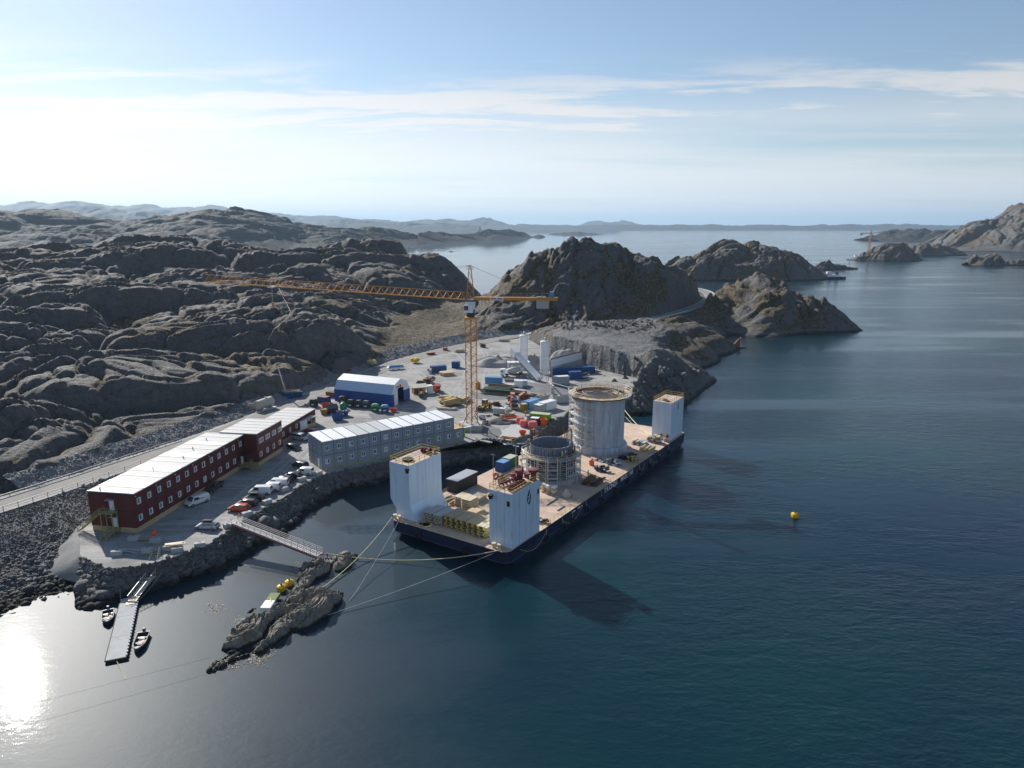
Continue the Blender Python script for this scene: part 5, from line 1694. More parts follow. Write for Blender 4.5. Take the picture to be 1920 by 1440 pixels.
def container(label, px, py, L, W, H, rz, m, group="containers in the yard", m_roof=None, z=YARD_Z, world=None, name="container", door_end=1, extra=None):
    p = world or at(px, py, z)
    t = thing(name, label, "container", tuple(p), rz, group)
    key = (L, W, H)
    if key not in CORR: CORR[key] = corrugated(L, W, H)
    me = CORR[key].copy() if True else None
    inst("shell", me, t, m=m)
    f = MB()
    for x in (-L / 2, L / 2):
        for y in (-W / 2, W / 2): f.box(x - 0.08, x + 0.08, y - 0.08, y + 0.08, 0, H)
    for y in (-W / 2, W / 2):
        for z_ in (0.02, H - 0.16): f.box(-L / 2, L / 2, y - 0.07, y + 0.07, z_, z_ + 0.15)
    for x in (-L / 2, L / 2):
        for z_ in (0.03, H - 0.165): f.box(x - 0.07, x + 0.07, -W / 2, W / 2, z_, z_ + 0.15)
    f.build("frame", m, t)
    MB().box(-L / 2 + 0.08, L / 2 - 0.08, -W / 2 + 0.08, W / 2 - 0.08, H - 0.1, H - 0.03).build("roof", m_roof or m, t)
    dm = MB().box(-0.02, 0.03, -W / 4 + 0.06, W / 4 - 0.06, 0.18, H - 0.18).mesh("door")
    for s in (-1, 1):
        o = inst("door", dm, t, (door_end * (L / 2 + 0.01), s * W / 4, 0), m=m)
        MB().bar((0.05 * door_end, -0.2 * s, 0.3), (0.05 * door_end, -0.2 * s, H - 0.3), 0.02).build("lock_bar", M_STEEL, o)
    return t


def skip(label, px, py, L, W, H, rz, m, z=YARD_Z, world=None, lid=None, group="skips and open boxes", cat="skip", name="skip", fill=None):
    """open waste skip: sloped ends, real wall thickness"""
    p = world or at(px, py, z)
    t = thing(name, label, cat, tuple(p), rz, group)
    b, tt = 0.72, 0.08
    lo = [(-L / 2 * b, -W / 2 * 0.9), (L / 2 * b, -W / 2 * 0.9), (L / 2 * b, W / 2 * 0.9), (-L / 2 * b, W / 2 * 0.9)]
    hi = [(-L / 2, -W / 2), (L / 2, -W / 2), (L / 2, W / 2), (-L / 2, W / 2)]
    li = [(x * 0.93, y * 0.92) for x, y in lo]; hi2 = [(x * 0.95, y * 0.92) for x, y in hi]
    V = [(x, y, 0.08) for x, y in lo] + [(x, y, H) for x, y in hi] + [(x, y, H) for x, y in hi2] + [(x, y, 0.3) for x, y in li]
    Fs = [(3, 2, 1, 0)]
    for a, c in ((0, 4), (4, 8), (8, 12)):
        for k in range(4): Fs.append((a + k, a + (k + 1) % 4, c + (k + 1) % 4, c + k))
    Fs.append((12, 13, 14, 15))
    MB().add(V, Fs).build("tub", m, t)
    rm = MB()
    for k in range(4): rm.bar((*hi[k], H), (*hi[(k + 1) % 4], H), 0.06)
    rm.build("rim", m, t)
    rib = MB()
    for x in (-0.25, 0.25):
        for s in (-1, 1): rib.bar((x * L * 0.8, s * W * 0.46, 0.2), (x * L, s * W * 0.51, H), 0.05)
    rib.build("ribs", m, t)
    if lid: MB().hexa([(x, y, H + 0.02) for x, y in hi], [(x * (1 if abs(y) > 9 else 1), y * 0.55, H + 0.35) for x, y in hi]).build("lid", lid, t)
    if fill:
        f = MB()
        for _ in range(9): f.obox((RND.uniform(-L / 3, L / 3), RND.uniform(-W / 3, W / 3), H - 0.15 + RND.uniform(-0.1, 0.25)), (RND.uniform(0.5, 1.3), RND.uniform(0.2, 0.6), 0.12), RND.uniform(0, 3), RND.uniform(-.3, .3))
        tag(f.build("load", fill, t), kind="stuff")
    return t


def bin_(label, px, py, m, dome=False, lid=None):
    """round-topped recycling container"""
    p = at(px, py, YARD_Z)
    t = thing("recycling_bin", label, "bin", tuple(p), RND.uniform(-0.3, 0.1), "recycling bins along the tent")
    if dome:
        MB().lathe([(1.05, 0.1), (1.25, 0.5), (1.2, 1.3), (0.9, 1.9), (0.4, 2.2), (0.02, 2.25)], 18).build("body", m, t, True)
    else:
        pr = [(-1.15, 0.1), (1.15, 0.1), (1.15, 1.8), (1.0, 2.2), (0.6, 2.45), (-0.6, 2.45), (-1.0, 2.2), (-1.15, 1.8)]
        MB().prism_y(pr, -0.85, 0.85).build("body", m, t, bevel=0.08)
        MB().prism_y([(-1.2, 1.7), (1.2, 1.7), (1.2, 1.85), (1.04, 2.26), (0.62, 2.52), (-0.62, 2.52), (-1.04, 2.26), (-1.2, 1.85)], -0.9, 0.3).build("lid", lid or M_DARK, t)
    MB().box(-0.35, 0.35, -0.95, -0.9 if not dome else -0.85, 1.2, 1.45).build("slot", M_BLACK, t)
    MB().box(-0.45, 0.45, -0.93, -0.86, 0.6, 1.0).build("sticker", M_WHITE, t)
    return t


def pallet_stack(label, p, rz, L, W, layers, lh, m_sheet, m_batten, battens=3, group="formwork stacks on the barge", gap=0.5, tilt=0.0):
    """stack of formwork tables: sheet, beams, sheet ..."""
    t = thing("formwork_stack", label, "formwork stack", tuple(p), rz, group)
    bl = MB().box(-L / 2 - 0.1, L / 2 + 0.1, -0.12, 0.12, 0, lh * gap).mesh("beam")
    sh = MB().box(-L / 2, L / 2, -W / 2, W / 2, 0, lh * (1 - gap)).mesh("panel")
    for k in range(layers):
        for j in range(battens):
            inst("beam", bl, t, (0.22 * (-1) ** k + RND.uniform(-0.05, 0.05), -W / 2 + W * (j + 0.5) / battens, k * lh), m=m_batten)
        inst("panel", sh, t, (RND.uniform(-0.05, 0.05), RND.uniform(-0.05, 0.05), k * lh + lh * gap + 0.003), m=m_sheet)
    return t


def timber_pile(label, px, py, rz, n, L, m_list, z=YARD_Z, spread=1.6, cat="timber pile", name="timber_pile", world=None, r=(0.25, 0.14), scatter=0.25, group=None):
    """heap of boards, each board a part"""
    p = world or at(px, py, z)
    t = thing(name, label, cat, tuple(p), rz, group)
    rows = max(3, int(math.sqrt(n)))
    for k in range(n):
        lay, i = divmod(k, rows)
        lng = L * RND.uniform(0.7, 1.0)
        MB().obox((RND.uniform(-0.4, 0.4), (i - rows / 2 + 0.5) * spread * 2 / rows + RND.uniform(-0.08, 0.08), 0.1 + lay * (r[1] + 0.03)), (lng, r[0], r[1]), RND.uniform(-scatter, scatter)).build("board", m_list[RND.randrange(len(m_list))], t)
    return t


def heap(name, label, px, py, rx, ry, h, m, rz=0.0, cat="gravel heap", z=YARD_Z, seed=1, kind=None, world=None):
    p = world or at(px, py, z)
    n, k = 40, 14
    V = [(0, 0, h)]
    Fs = []
    for i in range(1, k + 1):
        r = i / k
        for j in range(n):
            w = 2 * math.pi * j / n
            nz = float(vnoise(np.array([math.cos(w) * r * 3 + seed]), np.array([math.sin(w) * r * 3 + seed * 1.7]), seed)[0])
            zz = h * (1 - r) ** 0.9 * (1 + 0.5 * nz) if r < 1 else -0.1
            V.append((rx * r * math.cos(w) * (1 + 0.2 * nz), ry * r * math.sin(w) * (1 + 0.2 * nz), zz))
    for j in range(n): Fs.append((0, 1 + j, 1 + (j + 1) % n))
    for i in range(k - 1):
        for j in range(n): Fs.append((1 + i * n + j, 1 + (i + 1) * n + j, 1 + (i + 1) * n + (j + 1) % n, 1 + i * n + (j + 1) % n))
    o = MB().add(V, Fs).build(name, m, None, True, tuple(p), rz)
    return tag(o, label, cat, kind=kind)


A30 = 0.0
# --- yard containers
tent_rz = frame((-60.2, 234.1), (-39.3, 225.5))
container("blue container with rusty lid standing left of the tent", 608, 755, 3.4, 2.4, 2.2, tent_rz, M_BLUE, m_roof=M_RUST)
container("brown container tucked behind the tent's left corner", 623, 744, 3.4, 2.3, 1.9, tent_rz, M_RUST, m_roof=M_DARK)
container("open blue container under the timber staging, nearest the hillside", 540, 750, 3.6, 2.4, 2.6, 0.15, M_BLUE)
container("blue container with orange stain beside the timber staging", 557, 747, 3.6, 2.4, 2.6, 0.25, M_BLUE)
container("long dark blue container by the road bend", 822, 697, 6.06, 2.44, 2.6, 0.42, M_BLUE, m_roof=M_BLUE)
container("small square blue container at the far side of the yard", 855, 689, 3.0, 2.8, 2.6, -0.1, M_BLUE)
container("mid-blue container in front of the mixer truck", 926, 719, 6.06, 2.44, 2.6, -0.18, M_SKYBLUE)
container("small white container under the conveyor", 973, 725, 3.0, 2.4, 2.5, -0.15, M_WHITE)
container("narrow white cabinet next to the small white container", 984, 723, 1.6, 1.8, 2.1, -0.15, M_WHITE, name="cabinet")
container("pale grey container beside the near silo", 1051, 719, 6.06, 2.44, 2.9, 0.25, M_PLYGREY, m_roof=M_WHITE)
container("dark blue container right of the pale grey one", 1078, 710, 4.6, 2.44, 2.9, 0.25, M_BLUE)
container("long blue container below the aggregate wall", 1062, 701, 12.2, 2.44, 2.6, 0.25, M_BLUE, m_roof=M_BLUE)
container("blue roofed container at the quarry foot", 1100, 699, 6.06, 2.44, 2.6, 0.25, M_BLUE)
container("sky blue container by the clutter of tools", 996, 764, 6.06, 2.44, 2.6, 0.95, M_SKYBLUE, m_roof=M_SKYBLUE)
container("large white container above the lime one", 1026, 767, 6.06, 2.6, 2.7, 0.8, M_WHITE)
container("low white container left of the large white one", 1012, 771, 3.2, 2.5, 2.4, 0.8, M_PLYGREY, m_roof=M_WHITE)
container("bright lime green container near the quay", 1013, 790, 6.06, 2.44, 2.6, -0.35, M_LIME, m_roof=M_TAN)
container("small navy container in front of the lime one", 1003, 796, 2.6, 2.2, 2.2, -0.3, M_NAVY2, m_roof=M_WHITE)
container("white cabin far left at the foot of the rocky hill", 997, 633, 4.0, 2.4, 2.5, 0.3, M_WHITE, name="site_cabin", group="white cabins below the hill")
container("white cabin in the middle at the foot of the rocky hill", 1020, 629, 2.6, 2.2, 2.5, 0.3, M_WHITE, name="site_cabin", group="white cabins below the hill")
container("white cabin on the right at the foot of the rocky hill", 1028, 628, 2.2, 2.2, 2.7, 0.3, M_WHITE, name="site_cabin", group="white cabins below the hill")
# --- containers on the barge
container("blue container on the barge beside the dark bank", 0, 0, 2.9, 2.44, 2.5, BRZ, M_BLUE, world=on_barge(37.2, 26.0), m_roof=M_SKYBLUE, group="containers on the barge")
container("green container with tan lid on the barge", 0, 0, 3.6, 2.44, 2.5, BRZ, M_GREEN, world=on_barge(41.0, 26.4), m_roof=M_TAN, group="containers on the barge")
sh = container("black site shed with grey roof on the barge deck", 0, 0, 7.4, 2.9, 2.9, BRZ, M_BLACKBOX, world=on_barge(22.4, 27.2), m_roof=M_STEEL, name="site_shed", group="containers on the barge")
MB().box(-3.9, 3.9, -1.6, 1.6, 2.95, 3.08).build("roof_overhang", M_STEEL, sh)
MB().box(3.78, 3.86, -1.2, 1.2, 0.2, 2.7).build("end_panel", M_WHITE, sh)
# --- skips
skip("deep blue skip with tilted lid behind the grey block", 633, 788, 3.6, 2.0, 1.9, 0.3, M_BLUE)
skip("blue skip loaded with scrap behind the grey block", 643, 780, 3.8, 2.0, 1.7, 0.25, M_BLUE, fill=M_DARK)
skip("orange square skip in front of the lime container", 1018, 797, 2.1, 1.8, 1.9, 0.3, M_ORANGE)
skip("red low crate by the dark gabled bin", 611, 764, 2.4, 1.8, 1.4, 0.1, M_REDPAINT)
skip("tan wooden box at the corner of the red roof", 608, 776, 2.4, 1.8, 1.6, 0.2, mat("ochre_box", (0.42, 0.25, 0.07), 0.7, var=0.2), fill=M_TIMBER)
skip("red tub beside the storage tank", 524, 764, 2.6, 1.5, 0.9, 0.1, M_REDPAINT)
skip("orange tub in front of the tent's near corner", 738, 772, 1.9, 1.4, 1.1, 0.0, M_ORANGE)
skip("white open skip with the pump boom resting on it", 1054, 754, 7.0, 2.6, 2.3, 0.15, M_PLYGREY, fill=M_TIMBER)
skip("pale ribbed skip left of the long white skip", 1018, 751, 4.4, 2.5, 2.0, 0.7, M_PLYGREY, fill=M_TIMBER)
skip("orange box on the barge next to the blue container", 0, 0, 1.3, 1.1, 0.9, BRZ, M_ORANGE, world=on_barge(32.2, 24.6))
skip("orange box on the barge between the two shafts", 0, 0, 1.1, 1.0, 1.1, BRZ, M_ORANGE, world=on_barge(52.6, 9.6))
# gabled dark bin
t = thing("gabled_bin", "dark grey gabled waste container beside the red crate", "bin", tuple(at(623, 775, YARD_Z)), 0.6)
MB().prism_x([(-1.3, 0.1), (1.3, 0.1), (1.3, 2.0), (0, 2.9), (-1.3, 2.0)], -1.6, 1.6).build("body", M_DARK, t)
MB().prism_x([(-1.45, 1.95), (-1.3, 1.95), (0, 2.85), (1.3, 1.95), (1.45, 1.95), (0, 3.0)], -1.7, 1.7).build("roof", mat("bin_roof", (0.14, 0.13, 0.13), 0.6), t)
M_BIN = mat("bin_dark", (0.045, 0.055, 0.055), 0.5, var=0.2)
bin_("dark round bin farthest left, alone by the road", 589, 762, M_BIN)
bin_("dark round-topped bin, leftmost of the row along the tent", 643, 756, M_BIN)
bin_("dark round-topped bin, second of the row along the tent", 658, 763, M_BIN)
bin_("dark round-topped bin with white lettering, third along the tent", 673, 764, M_BIN)
bin_("dark round-topped bin, fourth of the row along the tent", 687, 765, M_BIN, lid=M_GREYTRIM)
bin_("bright green bin near the tent's open end", 704, 771, M_GREEN, lid=mat("bin_green_lid", (0.10, 0.35, 0.12), 0.5))
bin_("blue bin with white lettering next to the green one", 722, 773, M_BLUE, lid=M_SKYBLUE)
bin_("green domed bottle bank in front of the dark bins", 644, 767, mat("bottle_green", (0.02, 0.22, 0.12), 0.45), dome=True)

# --- red mesh bags
def bag(label, px, py, s):
    t = thing("mesh_bag", label, "bag", tuple(at(px, py, YARD_Z)), RND.uniform(0, 1), "red bags near the quay")
    MB().lathe([(0.9 * s, 0.02), (1.15 * s, 0.5 * s), (1.15 * s, 1.2 * s), (1.0 * s, 1.75 * s), (0.55 * s, 1.9 * s), (0.05, 1.8 * s)], 12).build("sack", M_BIGBAG, t, True)
    for k in range(4):
        w = k * math.pi / 2 + 0.4
        MB().tube([(0.9 * s * math.cos(w - 0.3), 0.9 * s * math.sin(w - 0.3), 1.75 * s), (0.8 * s * math.cos(w), 0.8 * s * math.sin(w), 2.15 * s), (0.9 * s * math.cos(w + 0.3), 0.9 * s * math.sin(w + 0.3), 1.75 * s)], 0.05, 4).build("loop", M_WHITE, t)


bag("red mesh bag standing farthest left by the quay", 975, 794, 1.05)
bag("red mesh bag in the middle of the three by the quay", 982, 800, 1.1)
bag("red mesh bag nearest the barge of the three", 999, 803, 1.2)

# --- batching plant
def silo(label, px, py, Y, r, z_leg, z_top, group):
    p = far(px, py, Y); p.z = YARD_Z
    t = thing("cement_silo", label, "silo", tuple(p), 0.2, group)
    a, b = z_leg - YARD_Z, z_top - YARD_Z
    MB().lathe([(0.4, a - 2.2), (r, a), (r, b), (r * 0.9, b + 0.15)], 28).build("tank", M_WHITE, t, True)
    for z in (a + 0.02, a + (b - a) * 0.5, b - 0.05): MB().lathe([(r + 0.01, z - .06), (r + .05, z - .04), (r + .05, z + .04), (r + .01, z + .06)], 28, cap=False).build("hoop", M_PLYGREY, t)
    lg = MB().box(-0.1, 0.1, -0.1, 0.1, 0, a + 0.3).mesh("leg")
    for x in (-1, 1):
        for y in (-1, 1): inst("leg", lg, t, (x * r * 0.72, y * r * 0.72, 0), m=M_STEEL)
    g = MB()
    for s in (-1, 1): g.bar((-r * .72, s * r * .72, 0.4), (r * .72, s * r * .72, a - 0.6), 0.05).bar((r * .72, s * r * .72, 0.4), (-r * .72, s * r * .72, a - 0.6), 0.05)
    g.build("bracing", M_STEEL, t)
    rail(t, [(-r * .6, -r * .6, b + .1), (r * .6, -r * .6, b + .1), (r * .6, r * .6, b + .1), (-r * .6, r * .6, b + .1)], 1.1, 0.04, 1.2, M_STEEL, "top_rail", True)
    MB().lathe([(0.5, 0), (0.5, 1.1), (0.65, 1.15), (0.1, 1.5)], 12, (0.3, 0.2, b + 0.1)).build("filter", M_PLYGREY, t)
    g = MB()
    for s in (-0.22, 0.22): g.bar((-r - 0.12, s, a - 1), (-r - 0.12, s, b + 1), 0.03)
    for k in range(int((b - a + 2) / 0.6)): g.bar((-r - 0.12, -0.22, a - 1 + k * 0.6), (-r - 0.12, 0.22, a - 1 + k * 0.6), 0.02)
    g.build("ladder", M_STEEL, t)


silo("nearer white cement silo with taller legs beside the grey container", 1021, 716, 263, 1.75, 9.0, 19.7, "cement silos")
silo("farther white cement silo standing behind the conveyor", 982, 690, 288, 1.75, 6.5, 18.2, "cement silos")


def batching():
    a = at(1012, 716, YARD_Z); b = at(962, 702, YARD_Z)
    t = thing("conveyor_plant", "white enclosed conveyor rising to a loading box over the mixer truck", "conveyor", tuple(a), frame(a, b))
    L = (b - a).length
    sec0, sec1 = (0.0, 1.2), (L * 0.82, 8.2)
    ang = math.atan2(sec1[1] - sec0[1], sec1[0] - sec0[0])
    ln = math.hypot(sec1[0] - sec0[0], sec1[1] - sec0[1])
    g = MB().obox(((sec0[0] + sec1[0]) / 2, 0, (sec0[1] + sec1[1]) / 2), (ln, 1.9, 1.5), 0, 0, -ang)
    g.build("conveyor_housing", M_WHITE, t)
    MB().obox(((sec0[0] + sec1[0]) / 2 + 0.5, 0, (sec0[1] + sec1[1]) / 2 - 1.0), (ln, 1.5, 0.25), 0, 0, -ang).build("conveyor_frame", M_DARK, t)
    MB().obox((L * 0.93, 0, 9.0), (3.4, 2.6, 2.6), 0, 0, -0.35).build("head_box", M_WHITE, t)
    MB().hexa([(L * 0.9, -0.5, 5.8), (L * 0.98, -0.5, 5.8), (L * 0.98, 0.5, 5.8), (L * 0.9, 0.5, 5.8)], [(L * 0.84, -1.1, 7.9), (L * 1.02, -1.1, 7.9), (L * 1.02, 1.1, 7.9), (L * 0.84, 1.1, 7.9)]).build("chute", M_STEEL, t)
    for x in (0.55, 0.8, 1.02):
        for y in (-1.2, 1.2):
            MB().bar((L * x, y * 1.3, 0), (L * x * 0.98, y * 0.8, 1.2 + 7.0 * x if x < 1 else 8.0), 0.09).build("support_leg", M_STEEL, t)
    MB().lathe([(2.6, 0), (2.8, 0.5), (2.5, 0.55), (2.4, 0.2)], 24, (L * 0.45, -3.2, 0)).build("mixing_basin", M_CONC, t)


batching()


def agg_wall():
    a, b = at(1033, 704, YARD_Z), at(1090, 688, YARD_Z)
    t = thing("aggregate_wall", "white corrugated wall of the aggregate bins with a dark top rail", "wall", tuple(a), frame(a, b))
    L = (b - a).length
    n = 11
    pm = MB().box(0.05, L / n - 0.05, -0.08, 0.08, 3.4, 6.4).mesh("panel")
    for k in range(n): inst("panel", pm, t, (k * L / n, 0, 0), m=M_WHITE)
    for k in range(4):
        MB().box(k * L / 4 + 0.04, (k + 1) * L / 4 - 0.04, -0.3, 0.5, 0, 3.38).build("concrete_block", M_CONC, t)
    MB().box(-0.1, L + 0.1, -0.16, 0.16, 6.42, 6.8).build("top_rail", M_DARK, t)


agg_wall()
heap("gravel_heap", "grey gravel heap beyond the aggregate wall", 1056, 686, 11.0, 7.0, 8.0, M_SAND, seed=3)
heap("gravel_heap", "sandy heap between the two silos", 1002, 689, 8.5, 6.0, 6.0, M_SAND, seed=6)
heap("gravel_heap", "long grey gravel heap left of the far silo", 934, 684, 14.0, 7.0, 4.8, M_SAND, seed=9)
heap("gravel_heap", "low dark rubble heap beside the white generator", 938, 792, 6.0, 3.0, 1.5, M_BANK, seed=12)


# --- tanks, machines, odd pieces of the yard
def storage_tank():
    a, b = at(479, 774, 5.0), at(512, 762, 5.0)
    t = thing("storage_tank", "pale tan horizontal storage tank on a white skid beside the road", "tank", tuple((a + b) / 2), frame(a, b))
    MB().lathe([(0.3, -3.9), (1.1, -3.75), (1.5, -3.4), (1.5, 3.4), (1.1, 3.75), (0.3, 3.9)], 24, (0, 0, 2.1), 'X').build("vessel", M_TAN, t, True)
    for x in (-2.2, 2.2): MB().box(x - 0.25, x + 0.25, -1.3, 1.3, 0.25, 1.2).build("saddle", M_STEEL, t)
    MB().box(-4.4, 4.4, -1.6, 1.6, -0.4, 0.25).build("skid", M_WHITE, t)
    MB().lathe([(0.35, 0), (0.35, 0.35)], 10, (1.0, 0, 3.55)).build("manhole", M_TAN, t)


storage_tank()
t = thing("yellow_tank", "small yellow upright tank behind the crane mast", "tank", tuple(at(896, 729, YARD_Z)), 0.3)
MB().lathe([(0.9, 0.1), (1.0, 0.2), (1.0, 2.2), (0.8, 2.5), (0.2, 2.6)], 16).build("body", M_YELLOW, t, True)
MB().lathe([(0.18, 2.6), (0.18, 2.85)], 8).build("cap", M_DARK, t)
MB().box(-1.1, 1.1, -1.1, 1.1, 0, 0.1).build("pallet", M_TIMBER, t)
t = thing("yellow_cabinet", "mustard yellow steel cabinet in front of the sky blue container", "cabinet", tuple(at(982, 770, YARD_Z)), 0.6)
MB().box(-0.9, 0.9, -0.8, 0.8, 0.1, 2.3).build("body", mat("mustard", (0.46, 0.30, 0.03), 0.5), t, bevel=0.05)
MB().box(-0.8, 0.8, -0.84, -0.8, 0.3, 2.1).build("door", mat("mustard_dark", (0.30, 0.19, 0.02), 0.5), t)
MB().box(-0.95, 0.95, -0.85, 0.85, 2.3, 2.38).build("lid", M_PLYGREY, t)
t = thing("bent_steel_plate", "bent rusty steel trough behind the sky blue container", "steel plate", tuple(at(983, 749, YARD_Z)), 0.35)
MB().prism_y([(-1.9, 0), (-1.75, 0), (-1.75, 1.5), (0, 2.5), (1.75, 1.5), (1.75, 0), (1.9, 0), (1.9, 1.6), (0, 2.7), (-1.9, 1.6)], -0.9, 0.9).build("plate", M_RUST, t)
MB().box(-1.7, 1.7, 0.8, 0.9, 0, 1.4).build("back_plate", M_RUST, t)


def generator():
    t = thing("generator", "white boxed diesel generator beside the rubble heap", "generator", tuple(at(937, 778, YARD_Z)), -0.25)
    MB().box(-1.9, 1.9, -0.75, 0.75, 0.35, 2.3).build("housing", M_WHITE, t, bevel=0.05)
    MB().box(-2.0, 2.0, -0.8, 0.8, 0.0, 0.33).build("skid", M_BLACK, t)
    dm = MB().box(-0.42, 0.42, -0.03, 0.0, 0, 1.5).mesh("door")
    for x in (-1.3, -0.4, 0.5, 1.4): inst("door", dm, t, (x, -0.755, 0.55), m=M_PLYGREY)
    MB().lathe([(0.1, 0), (0.1, 0.4)], 8, (1.2, 0.2, 2.3)).build("exhaust", M_DARK, t)
    MB().box(-1.7, -0.1, -0.5, 0.5, 2.3, 2.36).build("top_panel", M_PLYGREY, t)


generator()
t = thing("steel_frame", "orange steel lifting frame lying right of the generator", "frame", tuple(at(957, 783, YARD_Z)), 0.5)
for y in (-0.9, 0.9): MB().box(-2.4, 2.4, y - 0.12, y + 0.12, 0, 0.35).build("beam", M_ORANGE, t)
for x in (-2.2, 0, 2.2): MB().box(x - 0.1, x + 0.1, -0.78, 0.78, 0.02, 0.3).build("crossbar", M_ORANGE, t)
MB().box(-2.6, 2.2, 1.2, 2.2, 0, 0.9).build("crate", M_TIMBER, t)
t = thing("concrete_hopper", "orange concrete skip funnel on legs by the quay", "hopper", tuple(at(980, 822, YARD_Z)), 0.2)
MB().lathe([(0.35, 0.7), (0.5, 0.9), (1.05, 1.9), (1.05, 2.2), (0.98, 2.2), (0.95, 1.9), (0.4, 0.95)], 14, cap=False).build("funnel", M_ORANGE, t, True)
for k in range(4):
    w = k * math.pi / 2 + 0.5
    MB().bar((0.8 * math.cos(w), 0.8 * math.sin(w), 0), (0.7 * math.cos(w), 0.7 * math.sin(w), 1.5), 0.06).build("leg", M_ORANGE, t)
MB().lathe([(0.85, 0.0), (0.85, 0.1)], 14).build("base_ring", M_ORANGE, t)
# portal with lime board beside the grey block
t = thing("gate_board", "lime board on a small portal at the end of the grey block", "sign board", tuple(at(874, 818, YARD_Z)), 0.5)
MB().box(-0.9, -0.3, -0.05, 0.05, 0, 2.4).build("board", M_LIME, t)
for x in (-1.0, 1.4): MB().box(x - 0.06, x + 0.06, -0.06, 0.06, 0, 2.6).build("post", M_STEEL, t)
MB().box(-1.1, 1.5, -0.4, 0.4, 2.6, 2.75).build("roof", M_WHITE, t)
# timber, steel and scrap
timber_pile("large loose heap of yellow and pale boards left of the crane", 843, 758, 0.35, 34, 6.8, [M_YBEAM, M_PLY, M_TIMBER, M_TIMBER, M_RUST], spread=3.6, scatter=0.6, r=(0.7, 0.34))
timber_pile("pale boards leaning together just left of the crane mast", 866, 752, 0.8, 18, 5.0, [M_PLY, M_TIMBER, M_PLYGREY], spread=2.4, scatter=0.4, r=(0.9, 0.32))
timber_pile("long round logs and pipes lying in front of the board heap", 838, 768, -0.22, 6, 7.5, [M_PLYGREY, M_TIMBER], spread=0.9, scatter=0.03, r=(0.4, 0.36), name="pipe_pile", cat="pipe pile")
timber_pile("long green and rusty steel beams laid out behind the crane", 936, 735, -0.25, 30, 12.0, [mat("green_primer", (0.16, 0.24, 0.17), 0.7), M_RUST, M_DARK], spread=5.0, scatter=0.14, r=(0.34, 0.3), name="beam_pile", cat="steel pile")
timber_pile("second run of rusty steel beams near the small white container", 972, 739, -0.25, 12, 6.0, [M_RUST, M_DARK, M_OXIDE], spread=2.2, scatter=0.25, r=(0.3, 0.24), name="beam_pile", cat="steel pile")
timber_pile("stacked pallets of planks at the far edge of the yard", 861, 660, 0.2, 14, 5.0, [M_TIMBER, M_PLY], spread=1.7, scatter=0.06, r=(0.7, 0.28))
timber_pile("two pallets of sawn timber beside the long blue container", 838, 703, 0.35, 16, 5.5, [M_TIMBER, M_PLY], spread=2.2, scatter=0.04, r=(1.0, 0.32))
timber_pile("short yellow plank bundle by the rubble heap", 914, 780, 0.6, 4, 2.2, [M_TIMBER, M_YBEAM], spread=0.5, scatter=0.03, r=(0.3, 0.25))
timber_pile("flat timber forms lying on the pale slab by the quay", 950, 825, -0.35, 9, 4.8, [M_TIMBER, M_PLY, M_RUST], spread=2.4, scatter=0.1, r=(0.8, 0.2))
timber_pile("long planks on the bank right of the grey block", 908, 828, -0.62, 5, 6.0, [M_TIMBER, M_PLYGREY], spread=0.8, scatter=0.03, r=(0.35, 0.15))
timber_pile("scaffold boards and timber on top of the staging containers", 547, 731, 0.25, 12, 6.0, [M_TIMBER, M_PLY], spread=1.6, scatter=0.15, r=(0.25, 0.1), world=at(547, 748, YARD_Z) + Vector((0, 0, 2.62)))
timber_pile("scrap metal and crates left of the sky blue container", 960, 764, 0.3, 34, 2.2, [M_DARK, M_RUST, M_ORANGE, M_PLYGREY, M_BLUE, M_WHITE, M_DARK], spread=4.0, scatter=1.4, r=(0.8, 0.5), name="scrap_pile", cat="scrap pile")
timber_pile("black and orange formwork frames piled right of the tent", 798, 722, -0.4, 36, 3.4, [M_DARK, M_ORANGE, M_RUST, M_REDPAINT, M_PLYGREY, M_DARK, M_WHITE], spread=5.0, scatter=1.2, r=(0.8, 0.42), name="scrap_pile", cat="scrap pile")
timber_pile("reddish steel props and reels out on the gravel right of the tent", 818, 733, 0.3, 26, 2.6, [M_ORANGE, M_RUST, M_RUST, M_REDPAINT, M_DARK], spread=3.0, scatter=1.2, r=(0.5, 0.4), name="scrap_pile", cat="scrap pile")
timber_pile("red hoses and pipes on the slope above the tent", 650, 694, 0.2, 6, 3.5, [M_REDPAINT, M_DARK], spread=1.2, scatter=0.8, r=(0.25, 0.25), name="scrap_pile", cat="scrap pile", z=5.5)
timber_pile("steel scrap dumped along the far gravel berm", 808, 664, 0.4, 8, 4.5, [M_RUST, M_DARK, M_REDPAINT], spread=1.0, scatter=0.3, r=(0.4, 0.25), name="scrap_pile", cat="scrap pile", z=4.3)
timber_pile("grey plank bundles at the road edge above the tent", 712, 688, 0.75, 6, 5.0, [M_PLYGREY, M_TIMBER], spread=0.9, scatter=0.06, r=(0.4, 0.25), z=4.2)


